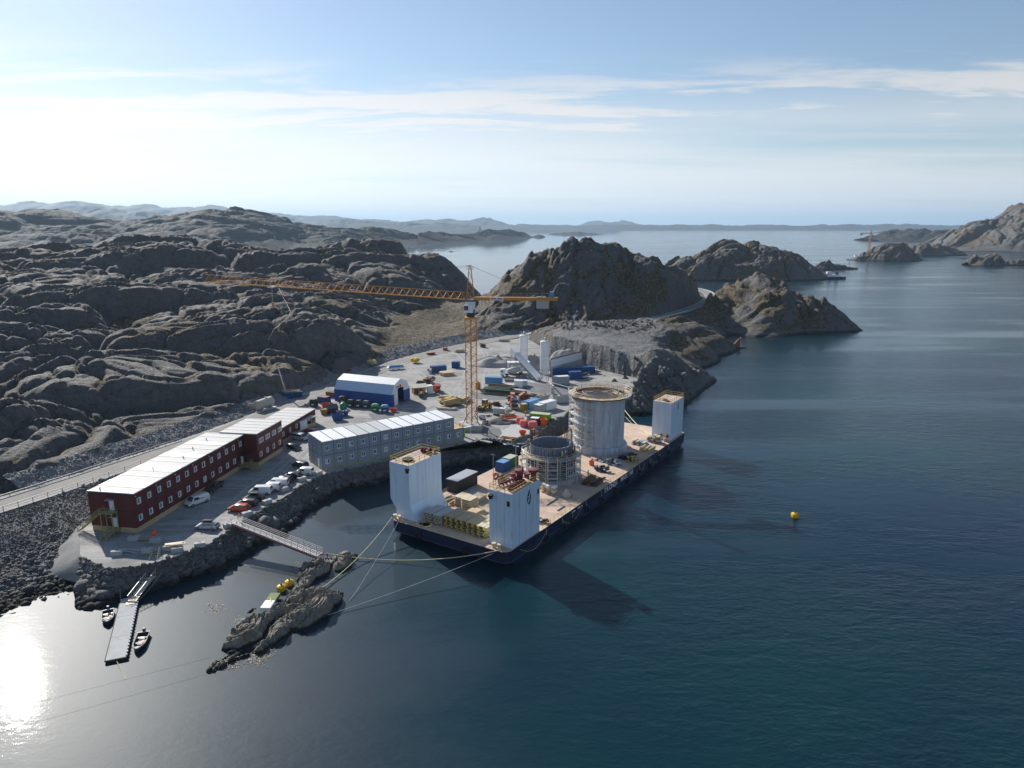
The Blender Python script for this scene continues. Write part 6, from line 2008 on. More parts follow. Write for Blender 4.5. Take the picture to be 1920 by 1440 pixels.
def open_shed():
    a = at(776, 741, YARD_Z)
    t = thing("open_shed", "open-fronted timber lean-to with pale roof beside the tent", "shed", tuple(a), 0.35)
    MB().hexa([(-0.4, -0.4, 2.5), (5.2, -0.4, 2.5), (5.2, 3.6, 3.0), (-0.4, 3.6, 3.0)], [(-0.4, -0.4, 2.65), (5.2, -0.4, 2.65), (5.2, 3.6, 3.15), (-0.4, 3.6, 3.15)]).build("roof", M_TAN, t)
    for x in (0, 1.7, 3.4, 5.0):
        MB().box(x - 0.08, x + 0.08, 0, 0.16, 0, 2.5).build("post", M_TIMBER, t)
    MB().box(0, 5.0, 3.2, 3.3, 0, 2.9).build("back_wall", M_TIMBER, t)
    for x in (0.8, 2.5): MB().box(x - 0.6, x + 0.6, 1.2, 2.6, 0, 1.5).build("shelf", M_RUST, t)
    MB().box(5.3, 7.0, 0.4, 2.8, 0, 2.8).build("side_cabin", M_WHITE, t)


open_shed()


def staging_mast():
    t = thing("staging_mast", "pink and white leaning ladder mast above the blue staging containers", "mast", tuple(at(535, 750, YARD_Z)), 0.2)
    for y in (-0.5, 0.5): MB().bar((0.3, y, 2.6), (-1.6, y, 11.5), 0.13).build("rail", mat("pink_white", (0.75, 0.55, 0.52), 0.5, var=0.3, scale=1.5), t)
    rg = MB().bar((0, -0.5, 0), (0, 0.5, 0), 0.05).mesh("rung")
    for k in range(9): inst("rung", rg, t, (0.2 - 0.2 * k, 0, 3.2 + 0.95 * k), m=M_WHITE)
    MB().bar((2.0, 0, 0), (-0.8, 0, 7.5), 0.07).build("prop", M_STEEL, t)
    MB().box(-1.0, 0.6, -0.8, 0.8, 0, 2.6).build("base_frame", M_DARK, t)


staging_mast()


def boat_cover(label, px, py, rz, L, m, z, name="covered_boat"):
    t = thing(name, label, "boat", tuple(at(px, py, z)), rz)
    MB().prism_y([(-L / 2, 0.9), (-L / 2 + 0.5, 0.25), (L / 2 - 0.2, 0.2), (L / 2, 0.9)], -0.9, 0.9).build("hull", M_WHITE, t)
    MB().hexa([(-L / 2, -0.95, 0.9), (L / 2, -0.95, 0.9), (L / 2, 0.95, 0.9), (-L / 2, 0.95, 0.9)], [(-L / 2 + 0.8, -0.15, 1.7), (L / 2 - 0.5, -0.15, 1.5), (L / 2 - 0.5, 0.15, 1.5), (-L / 2 + 0.8, 0.15, 1.7)]).build("tarpaulin", m, t)
    for x in (-1.2, 1.2): MB().box(x - 0.15, x + 0.15, -0.8, 0.8, 0, 0.25).build("block", M_TIMBER, t)


boat_cover("boat under pale blue tarpaulin parked along the far road", 742, 692, 0.5, 7.0, M_SKYBLUE, 4.2)


def buoy_heap(label, px, py, z, ms):
    t = thing("buoy_cluster", label, "buoy", tuple(at(px, py, z)), 0)
    for k, (x, y, s, m) in enumerate(((0, 0, 1.1, 0), (1.8, 0.4, 1.1, 0), (0.8, 1.5, 1.0, 0), (1.0, -1.1, 0.8, 1))):
        MB().lathe([(0.2, 0), (0.8 * s, 0.25 * s), (1.0 * s, 0.9 * s), (0.8 * s, 1.5 * s), (0.25 * s, 1.75 * s)], 14, (x, y, 0)).build("float", ms[m], t, True)


M_BUOYY = mat("buoy_yellow", (0.75, 0.45, 0.02), 0.45, var=0.12)
buoy_heap("yellow and blue buoys heaped on the gravel slope", 693, 683, 5.2, (M_BUOYY, M_SKYBLUE))
buoy_heap("yellow buoys heaped beside the far road", 774, 679, 4.4, (M_BUOYY, M_BUOYY))


# ================================================================== VEHICLES
def wheel_mesh(r, w):
    return MB().lathe([(r * 0.62, -w / 2), (r * 0.92, -w / 2), (r, -w * 0.3), (r, w * 0.3), (r * 0.92, w / 2), (r * 0.62, w / 2)], 18, (0, 0, 0), 'Y', cap=True).mesh("tyre", True), \
        MB().lathe([(r * 0.1, -w * 0.53), (r * 0.6, -w * 0.51), (r * 0.6, w * 0.51), (r * 0.1, w * 0.53)], 14, (0, 0, 0), 'Y').mesh("rim", True)


M_RIM = mat("alloy_rim", (0.42, 0.43, 0.45), 0.35, 0.7)


def add_wheels(t, xs, half, r, w=0.24):
    ty, ri = wheel_mesh(r, w)
    for x in xs:
        for s in (-1, 1):
            o = bpy.data.objects.new("wheel", None); COL.objects.link(o); o.parent = t; o.location = (x, s * half, r)
            inst("tyre", ty, o, m=M_BLACK); inst("rim", ri, o, m=M_RIM)


def loft(sections):
    """closed body through cross-sections; each: x, list of (half-width, z) from sill to roof"""
    V, Fs = [], []
    n = len(sections[0][1])
    for x, pr in sections:
        V += [(x, -w, z) for w, z in pr] + [(x, w, z) for w, z in pr[::-1]]
    k = 2 * n
    for i in range(len(sections) - 1):
        for j in range(k): Fs.append((i * k + j, i * k + (j + 1) % k, (i + 1) * k + (j + 1) % k, (i + 1) * k + j))
    Fs += [tuple(range(k))[::-1], tuple(range((len(sections) - 1) * k, len(sections) * k))]
    return MB().add(V, Fs)


CARS = {  # length, width, sill, beltline, roof, x of: hood end, windscreen top, roof end, tail;  front is +x
    'suv': (4.6, 0.92, 0.32, 1.02, 1.62, 1.15, 0.45, -1.85, -2.2),
    'estate': (4.75, 0.90, 0.28, 0.92, 1.45, 1.2, 0.4, -1.75, -2.25),
    'van': (5.0, 0.98, 0.30, 1.15, 1.95, 1.75, 1.05, -2.35, -2.5),
    'smallvan': (4.4, 0.92, 0.28, 1.08, 1.82, 1.3, 0.65, -2.05, -2.2),
    'pickup': (5.2, 0.95, 0.45, 1.08, 1.78, 1.35, 0.65, -0.75, -1.05),
}


def paint(name, c):
    return mat("car_" + name, c, 0.28, 0.1, var=0.05, scale=0.6, spec=0.6)


def car(kind, label, front, rear, m, box=False, panel_windows=True, stripe=None, letters=None, name="parked_car", cat="car"):
    L, hw, sill, belt, roof, xh, xw, xr, xt = CARS[kind]
    f, r = at(*front, YARD_Z), at(*rear, YARD_Z)
    c = (f + r) / 2
    t = thing(name, label, cat, tuple(c), frame(r, f), "vehicles in the car park")
    F_, R_ = L / 2, -L / 2
    lo = lambda top, k=1.0: [(hw * 0.9 * k, sill), (hw * k, sill + 0.18), (hw * k, sill + 0.42), (hw * 0.97 * k, top)]
    hood = belt - 0.12
    body = loft([(R_, lo(belt - 0.08, 0.86)), (R_ + 0.12, lo(belt - 0.02, 0.95)), (R_ + 0.5, lo(belt)), (xh, lo(belt)), (xh + 0.35, lo(hood)), (F_ - 0.45, lo(hood - 0.1)), (F_ - 0.1, lo(hood - 0.28, 0.93)), (F_, lo(sill + 0.42 if False else hood - 0.36, 0.82))])
    body.build("body", m, t, True)
    gh = lambda top: [(hw * 0.955, belt - 0.02), (hw * 0.93, belt + (top - belt) * 0.3), (hw * 0.84, top - 0.08), (hw * 0.72, top)]
    flat = lambda z: [(hw * 0.955, belt - 0.02), (hw * 0.94, belt - 0.015), (hw * 0.93, belt - 0.01), (hw * 0.9, z)]
    secs = [(xt, flat(belt - 0.005)), (xr, gh(roof - 0.05)), ((xr + xw) / 2, gh(roof)), (xw, gh(roof - 0.03)), (xh, flat(belt - 0.005))]
    loft(secs).build("cabin", m, t, True)
    # glass set into the cabin sides, windscreen and rear
    g = 0.02
    if kind in ('van', 'smallvan') and not panel_windows: side = [(xw - 1.0, xw - 0.02)]
    elif kind == 'pickup': side = [(xw - 0.62, xw - 0.02), (xr + 0.05, xw - 0.70)]
    else: side = [(xw - 0.75, xw - 0.02), (xw - 1.55, xw - 0.83), (xr + 0.05, xw - 1.63)]
    for a, b in side:
        for s in (-1, 1):
            z0, z1 = belt + 0.04, roof - 0.16
            y0, y1 = hw * 0.945 + g, hw * 0.845 + g
            ext = 0.28 if b > xw - 0.1 else 0
            P = [(a, y0, z0), (b + ext, y0, z0), (b, y1, z1), (a, y1, z1)]
            MB().hexa([(x, s * (y - 0.03), z) for x, y, z in P], [(x, s * y, z) for x, y, z in P]).build("side_window", M_GLASS, t)
    ws = [(xh - 0.04, hw * 0.86, belt + 0.03), (xw + 0.03, hw * 0.72, roof - 0.1)]
    MB().hexa([(ws[0][0], -ws[0][1], ws[0][2]), (ws[0][0], ws[0][1], ws[0][2]), (ws[1][0], ws[1][1], ws[1][2]), (ws[1][0], -ws[1][1], ws[1][2])], [(ws[0][0] + .05, -ws[0][1], ws[0][2] + .04), (ws[0][0] + .05, ws[0][1], ws[0][2] + .04), (ws[1][0] + .05, ws[1][1], ws[1][2] + .04), (ws[1][0] + .05, -ws[1][1], ws[1][2] + .04)]).build("windscreen", M_GLASS, t)
    xb, xs_ = (xt + 0.03, xr + 0.02)
    MB().hexa([(xb - .05, -hw * .8, belt + .06), (xb - .05, hw * .8, belt + .06), (xs_ - .06, hw * .7, roof - .16), (xs_ - .06, -hw * .7, roof - .16)], [(xb, -hw * .8, belt + .06), (xb, hw * .8, belt + .06), (xs_, hw * .7, roof - .16), (xs_, -hw * .7, roof - .16)]).build("rear_window", M_GLASS, t)
    add_wheels(t, (F_ - 0.85, R_ + 0.85), hw * 0.9, 0.36 if kind != 'pickup' else 0.42)
    hl = MB().box(-0.04, 0.06, -0.2, 0.2, -0.08, 0.08).mesh("headlight")
    tl = MB().box(-0.05, 0.05, -0.1, 0.1, -0.16, 0.16).mesh("tail_light")
    for s in (-1, 1):
        inst("headlight", hl, t, (F_ - 0.06, s * hw * 0.62, hood - 0.42), m=M_WHITE)
        inst("tail_light", tl, t, (R_ + 0.02, s * hw * 0.78, belt - 0.25), m=M_REDPAINT)
        MB().box(xh - 0.15, xh + 0.02, s * hw - 0.02, s * hw + 0.2 if s > 0 else s * hw - 0.2, belt + 0.02, belt + 0.2).build("mirror", m, t)
    MB().box(F_ - 0.1, F_ + 0.03, -hw * 0.75, hw * 0.75, sill + 0.02, sill + 0.24).build("bumper", M_BLACK, t)
    MB().box(R_ - 0.03, R_ + 0.1, -hw * 0.78, hw * 0.78, sill + 0.04, sill + 0.26).build("bumper", M_BLACK, t)
    if kind == 'pickup':
        MB().box(R_ + 0.12, xt - 0.06, -hw * 0.8, hw * 0.8, belt + 0.002, belt + 0.03).build("load_cover", M_BLACK, t)
    if box:
        loft([(-1.2, [(0.36, roof + .1), (0.4, roof + .16), (0.4, roof + .3), (0.3, roof + .4)]), (0.5, [(0.36, roof + .1), (0.4, roof + .16), (0.4, roof + .3), (0.3, roof + .38)]), (0.9, [(0.3, roof + .1), (0.3, roof + .13), (0.3, roof + .16), (0.25, roof + .2)])]).build("roof_box", M_BLACK, t, True)
        for x in (-0.9, 0.3): MB().bar((x, -hw * 0.75, roof + 0.05), (x, hw * 0.75, roof + 0.05), 0.03).build("roof_bar", M_DARK, t)
    if stripe: MB().box(R_ + 0.3, -0.4, -hw - 0.012, -hw + 0.02, sill + 0.5, belt + 0.1).build("stripe", stripe, t)
    if letters:
        me = text_mesh(letters, 0.42, 0.004)
        for s in (-1, 1):
            o = inst("lettering", me, t, (-1.9 if s < 0 else 0.1, s * (hw * 0.955 + 0.012), belt + 0.05), m=M_REDTRIM, rot=(math.pi / 2, 0, 0 if s < 0 else math.pi))
    return t


P_W, P_BLK, P_SIL = paint("white", (0.72, 0.73, 0.74)), paint("black", (0.014, 0.015, 0.017)), paint("silver", (0.42, 0.44, 0.46))
P_RED, P_BRN, P_BLU, P_DRED = paint("orange_red", (0.42, 0.05, 0.02)), paint("brown", (0.085, 0.058, 0.03)), paint("slate", (0.05, 0.06, 0.085)), paint("dark_red", (0.20, 0.015, 0.02))
car('van', "white panel van parked along the red barracks", (351, 951), (389, 938), P_W, panel_windows=False, letters="ZYMO", name="parked_van", cat="van")
car('pickup', "brown pickup truck parked ahead of the white van by the red barracks", (389, 926), (416, 909), P_BRN, name="pickup_truck", cat="pickup")
car('estate', "silver estate car with black roof box parked alone near the footbridge", (369, 990), (408, 992), P_SIL, box=True)
car('suv', "orange-red car, nearest the footbridge in the parked row", (429, 957), (466, 959), P_RED)
car('suv', "black car with pale roof beside the orange-red car", (445, 948), (480, 949), P_BLK)
car('estate', "black car with roof box, third from the footbridge", (456, 938), (494, 939), P_BLK, box=True)
car('van', "white van, first of the three white vans from the footbridge", (470, 926), (508, 926), P_W, panel_windows=False, name="parked_van", cat="van")
car('smallvan', "white van, middle of the three white vans", (491, 919), (524, 919), P_W, panel_windows=False, name="parked_van", cat="van")
car('van', "white van with orange patch, last of the three white vans", (504, 912), (537, 912), P_W, panel_windows=False, stripe=M_ORANGE, name="parked_van", cat="van")
car('suv', "black car next to the white van with orange patch", (514, 904), (547, 905), P_BLK)
car('suv', "black car second from the grey block in the row", (532, 897), (563, 897), P_BLK)
car('smallvan', "small white van at the corner of the grey block", (555, 889), (586, 890), P_W, panel_windows=False, name="parked_van", cat="van")
car('suv', "slate blue car standing behind the small white van", (553, 873), (573, 878), P_BLU)
car('estate', "black car parked between the two barracks", (565, 846), (538, 838), P_BLK)
car('van', "silver van parked between the barracks under the porch", (577, 827), (549, 822), P_SIL, name="parked_van", cat="van")
car('estate', "dark red car half hidden by the grey roof", (597, 813), (572, 812), P_DRED)


def wheel_loader():
    a, b = at(899, 772, YARD_Z), at(920, 763, YARD_Z)
    t = thing("wheel_loader", "yellow wheel loader working right of the crane mast", "wheel loader", tuple((a + b) / 2), frame(a, b))
    m = mat("loader_yellow", (0.58, 0.33, 0.03), 0.5, var=0.2, scale=2, stain=(0.2, 0.14, 0.06))
    loft([(0.2, [(0.8, 0.9), (0.9, 1.1), (0.9, 1.9), (0.7, 2.2)]), (1.6, [(0.8, 0.9), (0.95, 1.1), (0.95, 1.9), (0.75, 2.2)]), (2.6, [(0.6, 1.0), (0.8, 1.2), (0.8, 1.7), (0.6, 1.9)])]).build("engine_hood", m, t, True)
    MB().box(-2.2, 0.2, -0.6, 0.6, 0.8, 1.3).build("chassis", m, t)
    cb = MB().box(-0.9, 0.6, -0.75, 0.75, 1.3, 2.05).build("cab_base", m, t)
    loft([(-0.85, [(0.72, 2.05), (0.72, 2.3), (0.7, 2.9), (0.62, 3.2)]), (0.55, [(0.72, 2.05), (0.72, 2.3), (0.7, 2.9), (0.62, 3.2)])]).build("cab_glass", M_GLASS, t)
    MB().box(-1.0, 0.7, -0.8, 0.8, 3.2, 3.34).build("cab_roof", M_PLY, t, bevel=0.05)
    pm = MB().box(-0.06, 0.06, -0.06, 0.06, 2.0, 3.22).mesh("cab_pillar")
    for x in (-0.85, 0.55):
        for y in (-0.72, 0.72): inst("cab_pillar", pm, t, (x, y, 0), m=m)
    for s in (-0.55, 0.55): MB().bar((-1.0, s, 1.5), (-3.3, s, 0.8), 0.14).build("lift_arm", m, t)
    MB().prism_y([(-3.2, 0.15), (-4.5, 0.1), (-4.5, 0.25), (-3.6, 0.4), (-3.4, 1.3), (-3.2, 1.3)], -1.35, 1.35).build("bucket", M_DARK, t)
    ty, ri = wheel_mesh(0.78, 0.6)
    for x in (-1.7, 1.5):
        for s in (-1, 1):
            o = bpy.data.objects.new("wheel", None); COL.objects.link(o); o.parent = t; o.location = (x, s * 1.0, 0.78)
            inst("tyre", ty, o, m=M_BLACK); inst("rim", ri, o, m=m)


wheel_loader()


def mixer_truck():
    a, b = at(934, 706, YARD_Z), at(985, 706, YARD_Z)
    t = thing("mixer_truck", "white concrete mixer truck waiting under the conveyor", "truck", tuple((a + b) / 2), frame(b, a))
    MB().box(-4.4, 4.4, -0.5, 0.5, 0.8, 1.1).build("chassis", M_BLACK, t)
    loft([(2.6, [(1.1, 0.9), (1.2, 1.2), (1.2, 2.6), (1.05, 3.2)]), (4.3, [(1.1, 0.8), (1.2, 1.2), (1.2, 2.4), (1.05, 3.1)]), (4.6, [(1.0, 0.8), (1.1, 1.2), (1.1, 2.1), (0.95, 2.6)])]).build("cab", M_WHITE, t, True)
    MB().box(4.42, 4.62, -1.0, 1.0, 1.95, 2.65).build("windscreen", M_GLASS, t)
    for s in (-1.2, 1.2): MB().box(3.4, 4.2, s - 0.03, s + 0.03, 1.9, 2.6).build("side_window", M_GLASS, t)
    d = MB().lathe([(0.5, 2.2), (1.0, 1.6), (1.25, 0.2), (1.2, -1.2), (0.7, -2.9), (0.45, -3.2)], 20, (0, 0, 0), 'X').build("drum", M_PLYGREY, t, True)
    d.location = (-0.4, 0, 2.5); d.rotation_euler = (0, 0.2, 0)
    MB().hexa([(-4.6, -0.4, 2.2), (-3.5, -0.4, 2.6), (-3.5, 0.4, 2.6), (-4.6, 0.4, 2.2)], [(-4.7, -0.6, 3.4), (-3.4, -0.6, 3.5), (-3.4, 0.6, 3.5), (-4.7, 0.6, 3.4)]).build("hopper", M_WHITE, t)
    MB().box(-4.4, -2.8, -0.9, 0.9, 1.1, 1.7).build("rear_frame", M_DARK, t)
    add_wheels(t, (3.6, 1.9, -2.2, -3.5), 1.05, 0.52, 0.4)


mixer_truck()


def pump_boom():
    t = thing("pump_boom", "red and white striped concrete pump boom by the near silo", "pump boom", tuple(at(1036, 738, YARD_Z)), 0)
    P = [at(1036, 738, YARD_Z), None]
    o = Vector(t.location)
    a = Vector((0.3, 0.6, 2.6)); b = far(1029, 716, 256) - o; c = far(1070, 727, 246) - o
    m1 = mat("boom_white", (0.75, 0.72, 0.70), 0.5)
    for k in range(5):
        p, q = a + (b - a) * (k / 5), a + (b - a) * ((k + 1) / 5)
        MB().bar(p, q, 0.2).build("boom_segment", M_REDPAINT if k % 2 else m1, t)
    MB().bar(b, c, 0.14).build("boom_arm", m1, t)
    MB().lathe([(0.6, 0), (0.6, 2.2), (0.4, 2.8)], 12).build("pedestal", M_STEEL, t)


pump_boom()
# pale concrete slabs in the yard (flat ground pieces)
for pts in ([(930, 812), (962, 797), (1000, 798), (1015, 812), (985, 832), (945, 834)], [(968, 706), (1003, 713), (1000, 731), (960, 734), (940, 722)]):
    o = flat_poly("concrete_slab", [at(x, y, YARD_Z) + Vector((0, 0, 0.015)) for x, y in pts], M_CONC)

# tyre tracks worn into the gravel, and wet ground round the batching plant
M_TRACK = ground_material("packed_gravel", (0.27, 0.268, 0.262), (0.35, 0.345, 0.335), (0.42, 0.415, 0.40), 0.4, False)
M_WET = ground_material("wet_ground", (0.13, 0.135, 0.142), (0.175, 0.18, 0.187), (0.22, 0.224, 0.228), 0.2, False)
TRACKS = [[(600, 738), (680, 740), (760, 775), (830, 790), (905, 775), (960, 775)], [(760, 676), (790, 705), (830, 730), (880, 780), (930, 800), (975, 800)], [(690, 702), (760, 710), (815, 715), (880, 745), (945, 745), (1000, 738)],
          [(850, 656), (880, 680), (870, 720), (830, 770), (760, 790), (680, 790)], [(900, 648), (920, 680), (905, 720), (930, 755), (960, 790), (940, 812)], [(760, 678), (830, 672), (900, 690), (950, 700), (990, 715)],
          [(640, 800), (720, 790), (800, 775), (870, 770), (930, 752), (1000, 745)], [(430, 985), (470, 940), (540, 890), (570, 850), (610, 815), (660, 795)], [(400, 1000), (450, 930), (520, 880), (560, 840), (600, 808)]]
for T in TRACKS:
    ln = smooth_line([at(x, y, YARD_Z) for x, y in T], 1.2)
    for k, off in enumerate((-1.0, 1.0)):
        road_strip("tyre_track", ln, 0.33, 0.006 + 0.001 * (TRACKS.index(T) * 2 + k), M_TRACK, off)
def blot(name, pts, m, dz):
    P = smooth_line([at(x, y, YARD_Z) + Vector((0, 0, dz)) for x, y in pts + pts[:1]], 0.6)
    return flat_poly(name, P[:-1], m)
blot("wet_patch", [(990, 716), (1030, 722), (1075, 722), (1085, 738), (1030, 742), (995, 735), (975, 728)], M_WET, 0.028)
blot("wet_patch", [(905, 795), (930, 800), (945, 812), (925, 826), (900, 818)], M_WET, 0.029)
blot("wet_patch", [(690, 775), (760, 772), (800, 782), (770, 792), (700, 790)], M_WET, 0.030)
blot("wet_patch", [(880, 735), (940, 738), (975, 745), (930, 752), (885, 748)], M_WET, 0.031)
# more of the clutter that fills the yard
CLUTTER = [("pallets and drums just behind the crane's concrete base", 905, 792, 9, 1.6, [M_TIMBER, M_BLUE, M_RUST, M_DARK], 0.9, (0.7, 0.4), "clutter_pile", 1.6),
           ("orange and white tarps heaped at the crane's foot", 868, 800, 7, 1.8, [M_ORANGE, M_WHITE, M_DARK], 0.9, (0.7, 0.25), "clutter_pile", 1.2),
           ("dark steel props beside the wheel loader", 930, 760, 8, 3.0, [M_DARK, M_RUST], 0.5, (0.25, 0.2), "clutter_pile", 1.2),
           ("pale planks behind the white generator", 948, 770, 7, 3.4, [M_TIMBER, M_PLY, M_PLYGREY], 0.4, (0.4, 0.15), "clutter_pile", 1.4),
           ("crates and blue drums above the sky blue container", 962, 750, 8, 1.5, [M_BLUE, M_PLYGREY, M_TIMBER, M_RUST], 1.0, (0.8, 0.5), "clutter_pile", 1.6),
           ("scattered boards along the quay edge beside the short shaft", 1000, 812, 8, 2.6, [M_TIMBER, M_PLY, M_RUST], 1.0, (0.35, 0.12), "clutter_pile", 1.6),
           ("steel mesh sheets propped near the pale ribbed skip", 998, 742, 6, 3.0, [M_RUST, M_DARK], 0.3, (0.5, 0.12), "clutter_pile", 1.2),
           ("grey cable drums beside the long blue container", 806, 700, 5, 1.2, [M_PLYGREY, M_DARK], 0.8, (0.9, 0.6), "clutter_pile", 1.0),
           ("mixed scrap in front of the lean-to shed", 790, 745, 7, 1.5, [M_TAN, M_RUST, M_GREEN, M_DARK], 1.0, (0.6, 0.4), "clutter_pile", 1.2),
           ("red and white barriers along the far road edge", 835, 657, 6, 2.2, [M_REDPAINT, M_WHITE], 0.3, (0.35, 0.4), "clutter_pile", 1.0),
           ("dark machine parts near the far gravel heap", 905, 651, 7, 2.2, [M_DARK, M_RUST], 0.8, (0.7, 0.4), "clutter_pile", 1.6),
           ("long sawn beams laid along the far road", 945, 640, 6, 6.0, [M_TIMBER, M_PLYGREY], 0.06, (0.35, 0.25), "clutter_pile", 1.0),
           ("white sacks beside the small navy container", 992, 790, 6, 1.1, [M_WHITE, M_PLYGREY], 1.0, (0.8, 0.5), "clutter_pile", 0.9),
           ("steel beams laid below the conveyor", 955, 715, 7, 4.0, [M_STEEL, M_DARK, M_RUST], 0.15, (0.25, 0.2), "clutter_pile", 1.1),
           ("blue tarpaulin and crates at the quarry foot", 1098, 708, 7, 2.0, [M_BLUE, M_WHITE, M_DARK], 0.7, (0.8, 0.45), "clutter_pile", 1.6)]
for lab, px, py, n, L, ml, sc, rr, nm, sp in CLUTTER:
    timber_pile(lab, px, py, RND.uniform(-0.5, 0.5), int(n * 1.8), L, ml, scatter=sc * 1.2, r=(rr[0], rr[1] * 1.1), name=nm, cat="clutter", spread=sp * 1.5)

# pale batching house behind the mixer truck
t = thing("batching_house", "pale grey batching house on short legs behind the mixer truck", "building", tuple(at(972, 700, YARD_Z)), 0.05)
MB().box(-4.2, 4.2, -1.6, 1.6, 1.2, 4.6).build("housing", M_PLYGREY, t)
MB().box(-4.4, 4.4, -1.8, 1.8, 4.6, 4.8).build("roof", M_WHITE, t)
lg_ = MB().box(-0.12, 0.12, -0.12, 0.12, 0, 1.2).mesh("leg")
for x in (-4.0, -1.4, 1.4, 4.0):
    for y in (-1.4, 1.4): inst("leg", lg_, t, (x, y, 0), m=M_STEEL)
for x in (-2.6, 0.2, 2.8): MB().box(x - 0.5, x + 0.5, -1.66, -1.6, 2.2, 3.6).build("panel", M_WHITE, t)

# ================================================================== THINGS ON THE BARGE DECK
for k in range(2):
    pallet_stack(["grey-topped formwork stack beside the left tower, first from the tower", "grey-topped formwork stack second from the left tower"][k], on_barge(5.2, 21.2 - 2.45 * k, DZ + 0.02), BRZ, 4.4, 2.2, 4, 0.52, M_PLYGREY, M_TIMBER, 3, gap=0.75)
for k in range(4):
    pallet_stack(["brown-topped formwork stack on yellow beams, third from the left tower", "brown-topped formwork stack on yellow beams, fourth from the left tower", "brown-topped formwork stack on yellow beams, next but one to the near tower", "pale-topped formwork stack on yellow beams right beside the near tower"][k],
                 on_barge(5.6 - 0.1 * k, 16.2 - 2.75 * k, DZ + 0.02), BRZ, 4.6, 2.5, 4, 0.58, mat("brown_ply", (0.33, 0.26, 0.16), 0.6, var=0.2, scale=0.8) if k < 3 else M_PLY, M_YBEAM, 2, gap=0.84)
for lab, a, b, L, n, m in (("pale plywood stack in the middle of the barge, near the flared tower foot", 14.6, 21.2, 3.0, 7, M_PLY), ("pale plywood stack in the middle of the barge, nearer the camera side", 13.6, 18.6, 3.0, 8, M_PLY),
                           ("long pale plywood stack in front of the black shed", 18.2, 19.8, 3.6, 4, M_PLY), ("low grey panel lying against the black shed", 20.2, 22.6, 3.4, 1, M_PLYGREY), ("yellow-beamed stack behind the front row of stacks", 10.6, 15.2, 3.0, 5, M_TIMBER),
                           ("small tan stack beside the near tower's inner face", 10.4, 9.0, 3.0, 3, M_TIMBER)):
    pallet_stack(lab, on_barge(a, b, DZ + 0.02), BRZ, L, 2.4, max(1, n - 1), 0.34, m, M_YBEAM if n == 5 else M_TIMBER, 3)
DECK_PILES = [("planks laid on deck at the foot of the left tower", 14.5, 24.6, 8, 5.0, [M_PLY, M_TIMBER], 0.3, (0.4, 0.12), "board_pile", "board pile"),
              ("heap of brown reinforcing mats beside the starboard rail", 41.5, 3.6, 16, 5.0, [M_RUST, M_DARK, M_RUST], 0.25, (0.5, 0.18), "rebar_pile", "rebar pile"),
              ("stack of black mats near the tall shaft", 62.5, 4.2, 12, 3.6, [M_BLACK, M_DARK, M_NAVY2], 0.3, (0.9, 0.2), "mat_pile", "mat pile"),
              ("tools and white sacks beside the black mats", 56.0, 5.2, 10, 1.8, [M_DARK, M_SKYBLUE, M_WHITE, M_RUST], 1.2, (0.5, 0.3), "tool_heap", "tool heap"),
              ("dark hoses heaped between the shafts", 50.0, 5.6, 9, 1.8, [M_BLACK, M_DARK, M_GREYTRIM], 1.2, (0.4, 0.25), "hose_heap", "hose heap"),
              ("beige boards and sheets near the far right tower", 75.2, 6.4, 10, 2.6, [M_PLY, M_TIMBER, M_SKYBLUE], 0.8, (0.9, 0.25), "board_pile", "board pile"),
              ("green and tan beams along the far starboard rail", 71.5, 2.6, 8, 4.5, [M_TIMBER_GREEN, M_TIMBER, M_TAN], 0.1, (0.35, 0.25), "board_pile", "board pile"),
              ("crates and pump gear at the foot of the far right tower", 79.5, 4.0, 9, 2.0, [M_PLY, M_PLYGREY, M_RUST], 0.5, (0.9, 0.4), "crate_pile", "crate pile"),
              ("rusty pipes and gear at the shore side of the barge", 31.5, 22.6, 9, 2.2, [M_RUST, M_PLYGREY, M_DARK], 0.9, (0.4, 0.25), "gear_heap", "gear heap"),
              ("planks along the shore edge of the barge behind the short shaft", 46.5, 24.5, 9, 3.6, [M_TIMBER, M_PLY], 0.5, (0.35, 0.15), "board_pile", "board pile"),
              ("tan boxes and sacks between the near tower and the short shaft", 30.4, 9.0, 8, 1.3, [M_PLY, M_TIMBER, M_WHITE], 1.0, (0.9, 0.5), "crate_pile", "crate pile"),
              ("brown coil and white sheet behind the near tower", 15.6, 2.6, 6, 1.6, [M_RUST, M_WHITE, M_DARK], 0.9, (0.6, 0.25), "gear_heap", "gear heap"),
              ("white sheets and boards scattered in front of the tall shaft", 57.0, 9.6, 10, 2.2, [M_WHITE, M_PLYGREY, M_PLY], 1.2, (0.9, 0.08), "board_pile", "board pile"),
              ("loose timber and clamps between the plywood stacks and the short shaft", 26.5, 15.5, 11, 1.8, [M_TIMBER, M_PLY, M_RUST, M_DARK], 1.2, (0.4, 0.16), "board_pile", "board pile"),
              ("short beams and buckets along the starboard rail past the lettering", 60.5, 2.0, 9, 1.6, [M_RAILY, M_DARK, M_TIMBER], 0.8, (0.4, 0.3), "gear_heap", "gear heap"),
              ("scaffold tubes lying beside the tall shaft's foot", 56.5, 20.5, 10, 4.0, [M_STEEL, M_RUST, M_TIMBER], 0.3, (0.16, 0.14), "tube_pile", "tube pile"),
              ("rusty winch crates at the far shore edge of the deck", 80.6, 24.0, 6, 1.8, [M_RUST, M_OXIDE, M_PLY], 0.4, (0.9, 0.5), "crate_pile", "crate pile")]
for lab, a, b, n, L, ml, sc, rr, nm, cat in DECK_PILES:
    timber_pile(lab, 0, 0, BRZ, int(n * 1.6), L, ml, world=on_barge(a, b, DZ + 0.02), scatter=sc, r=rr, name=nm, cat=cat, spread=1.9)
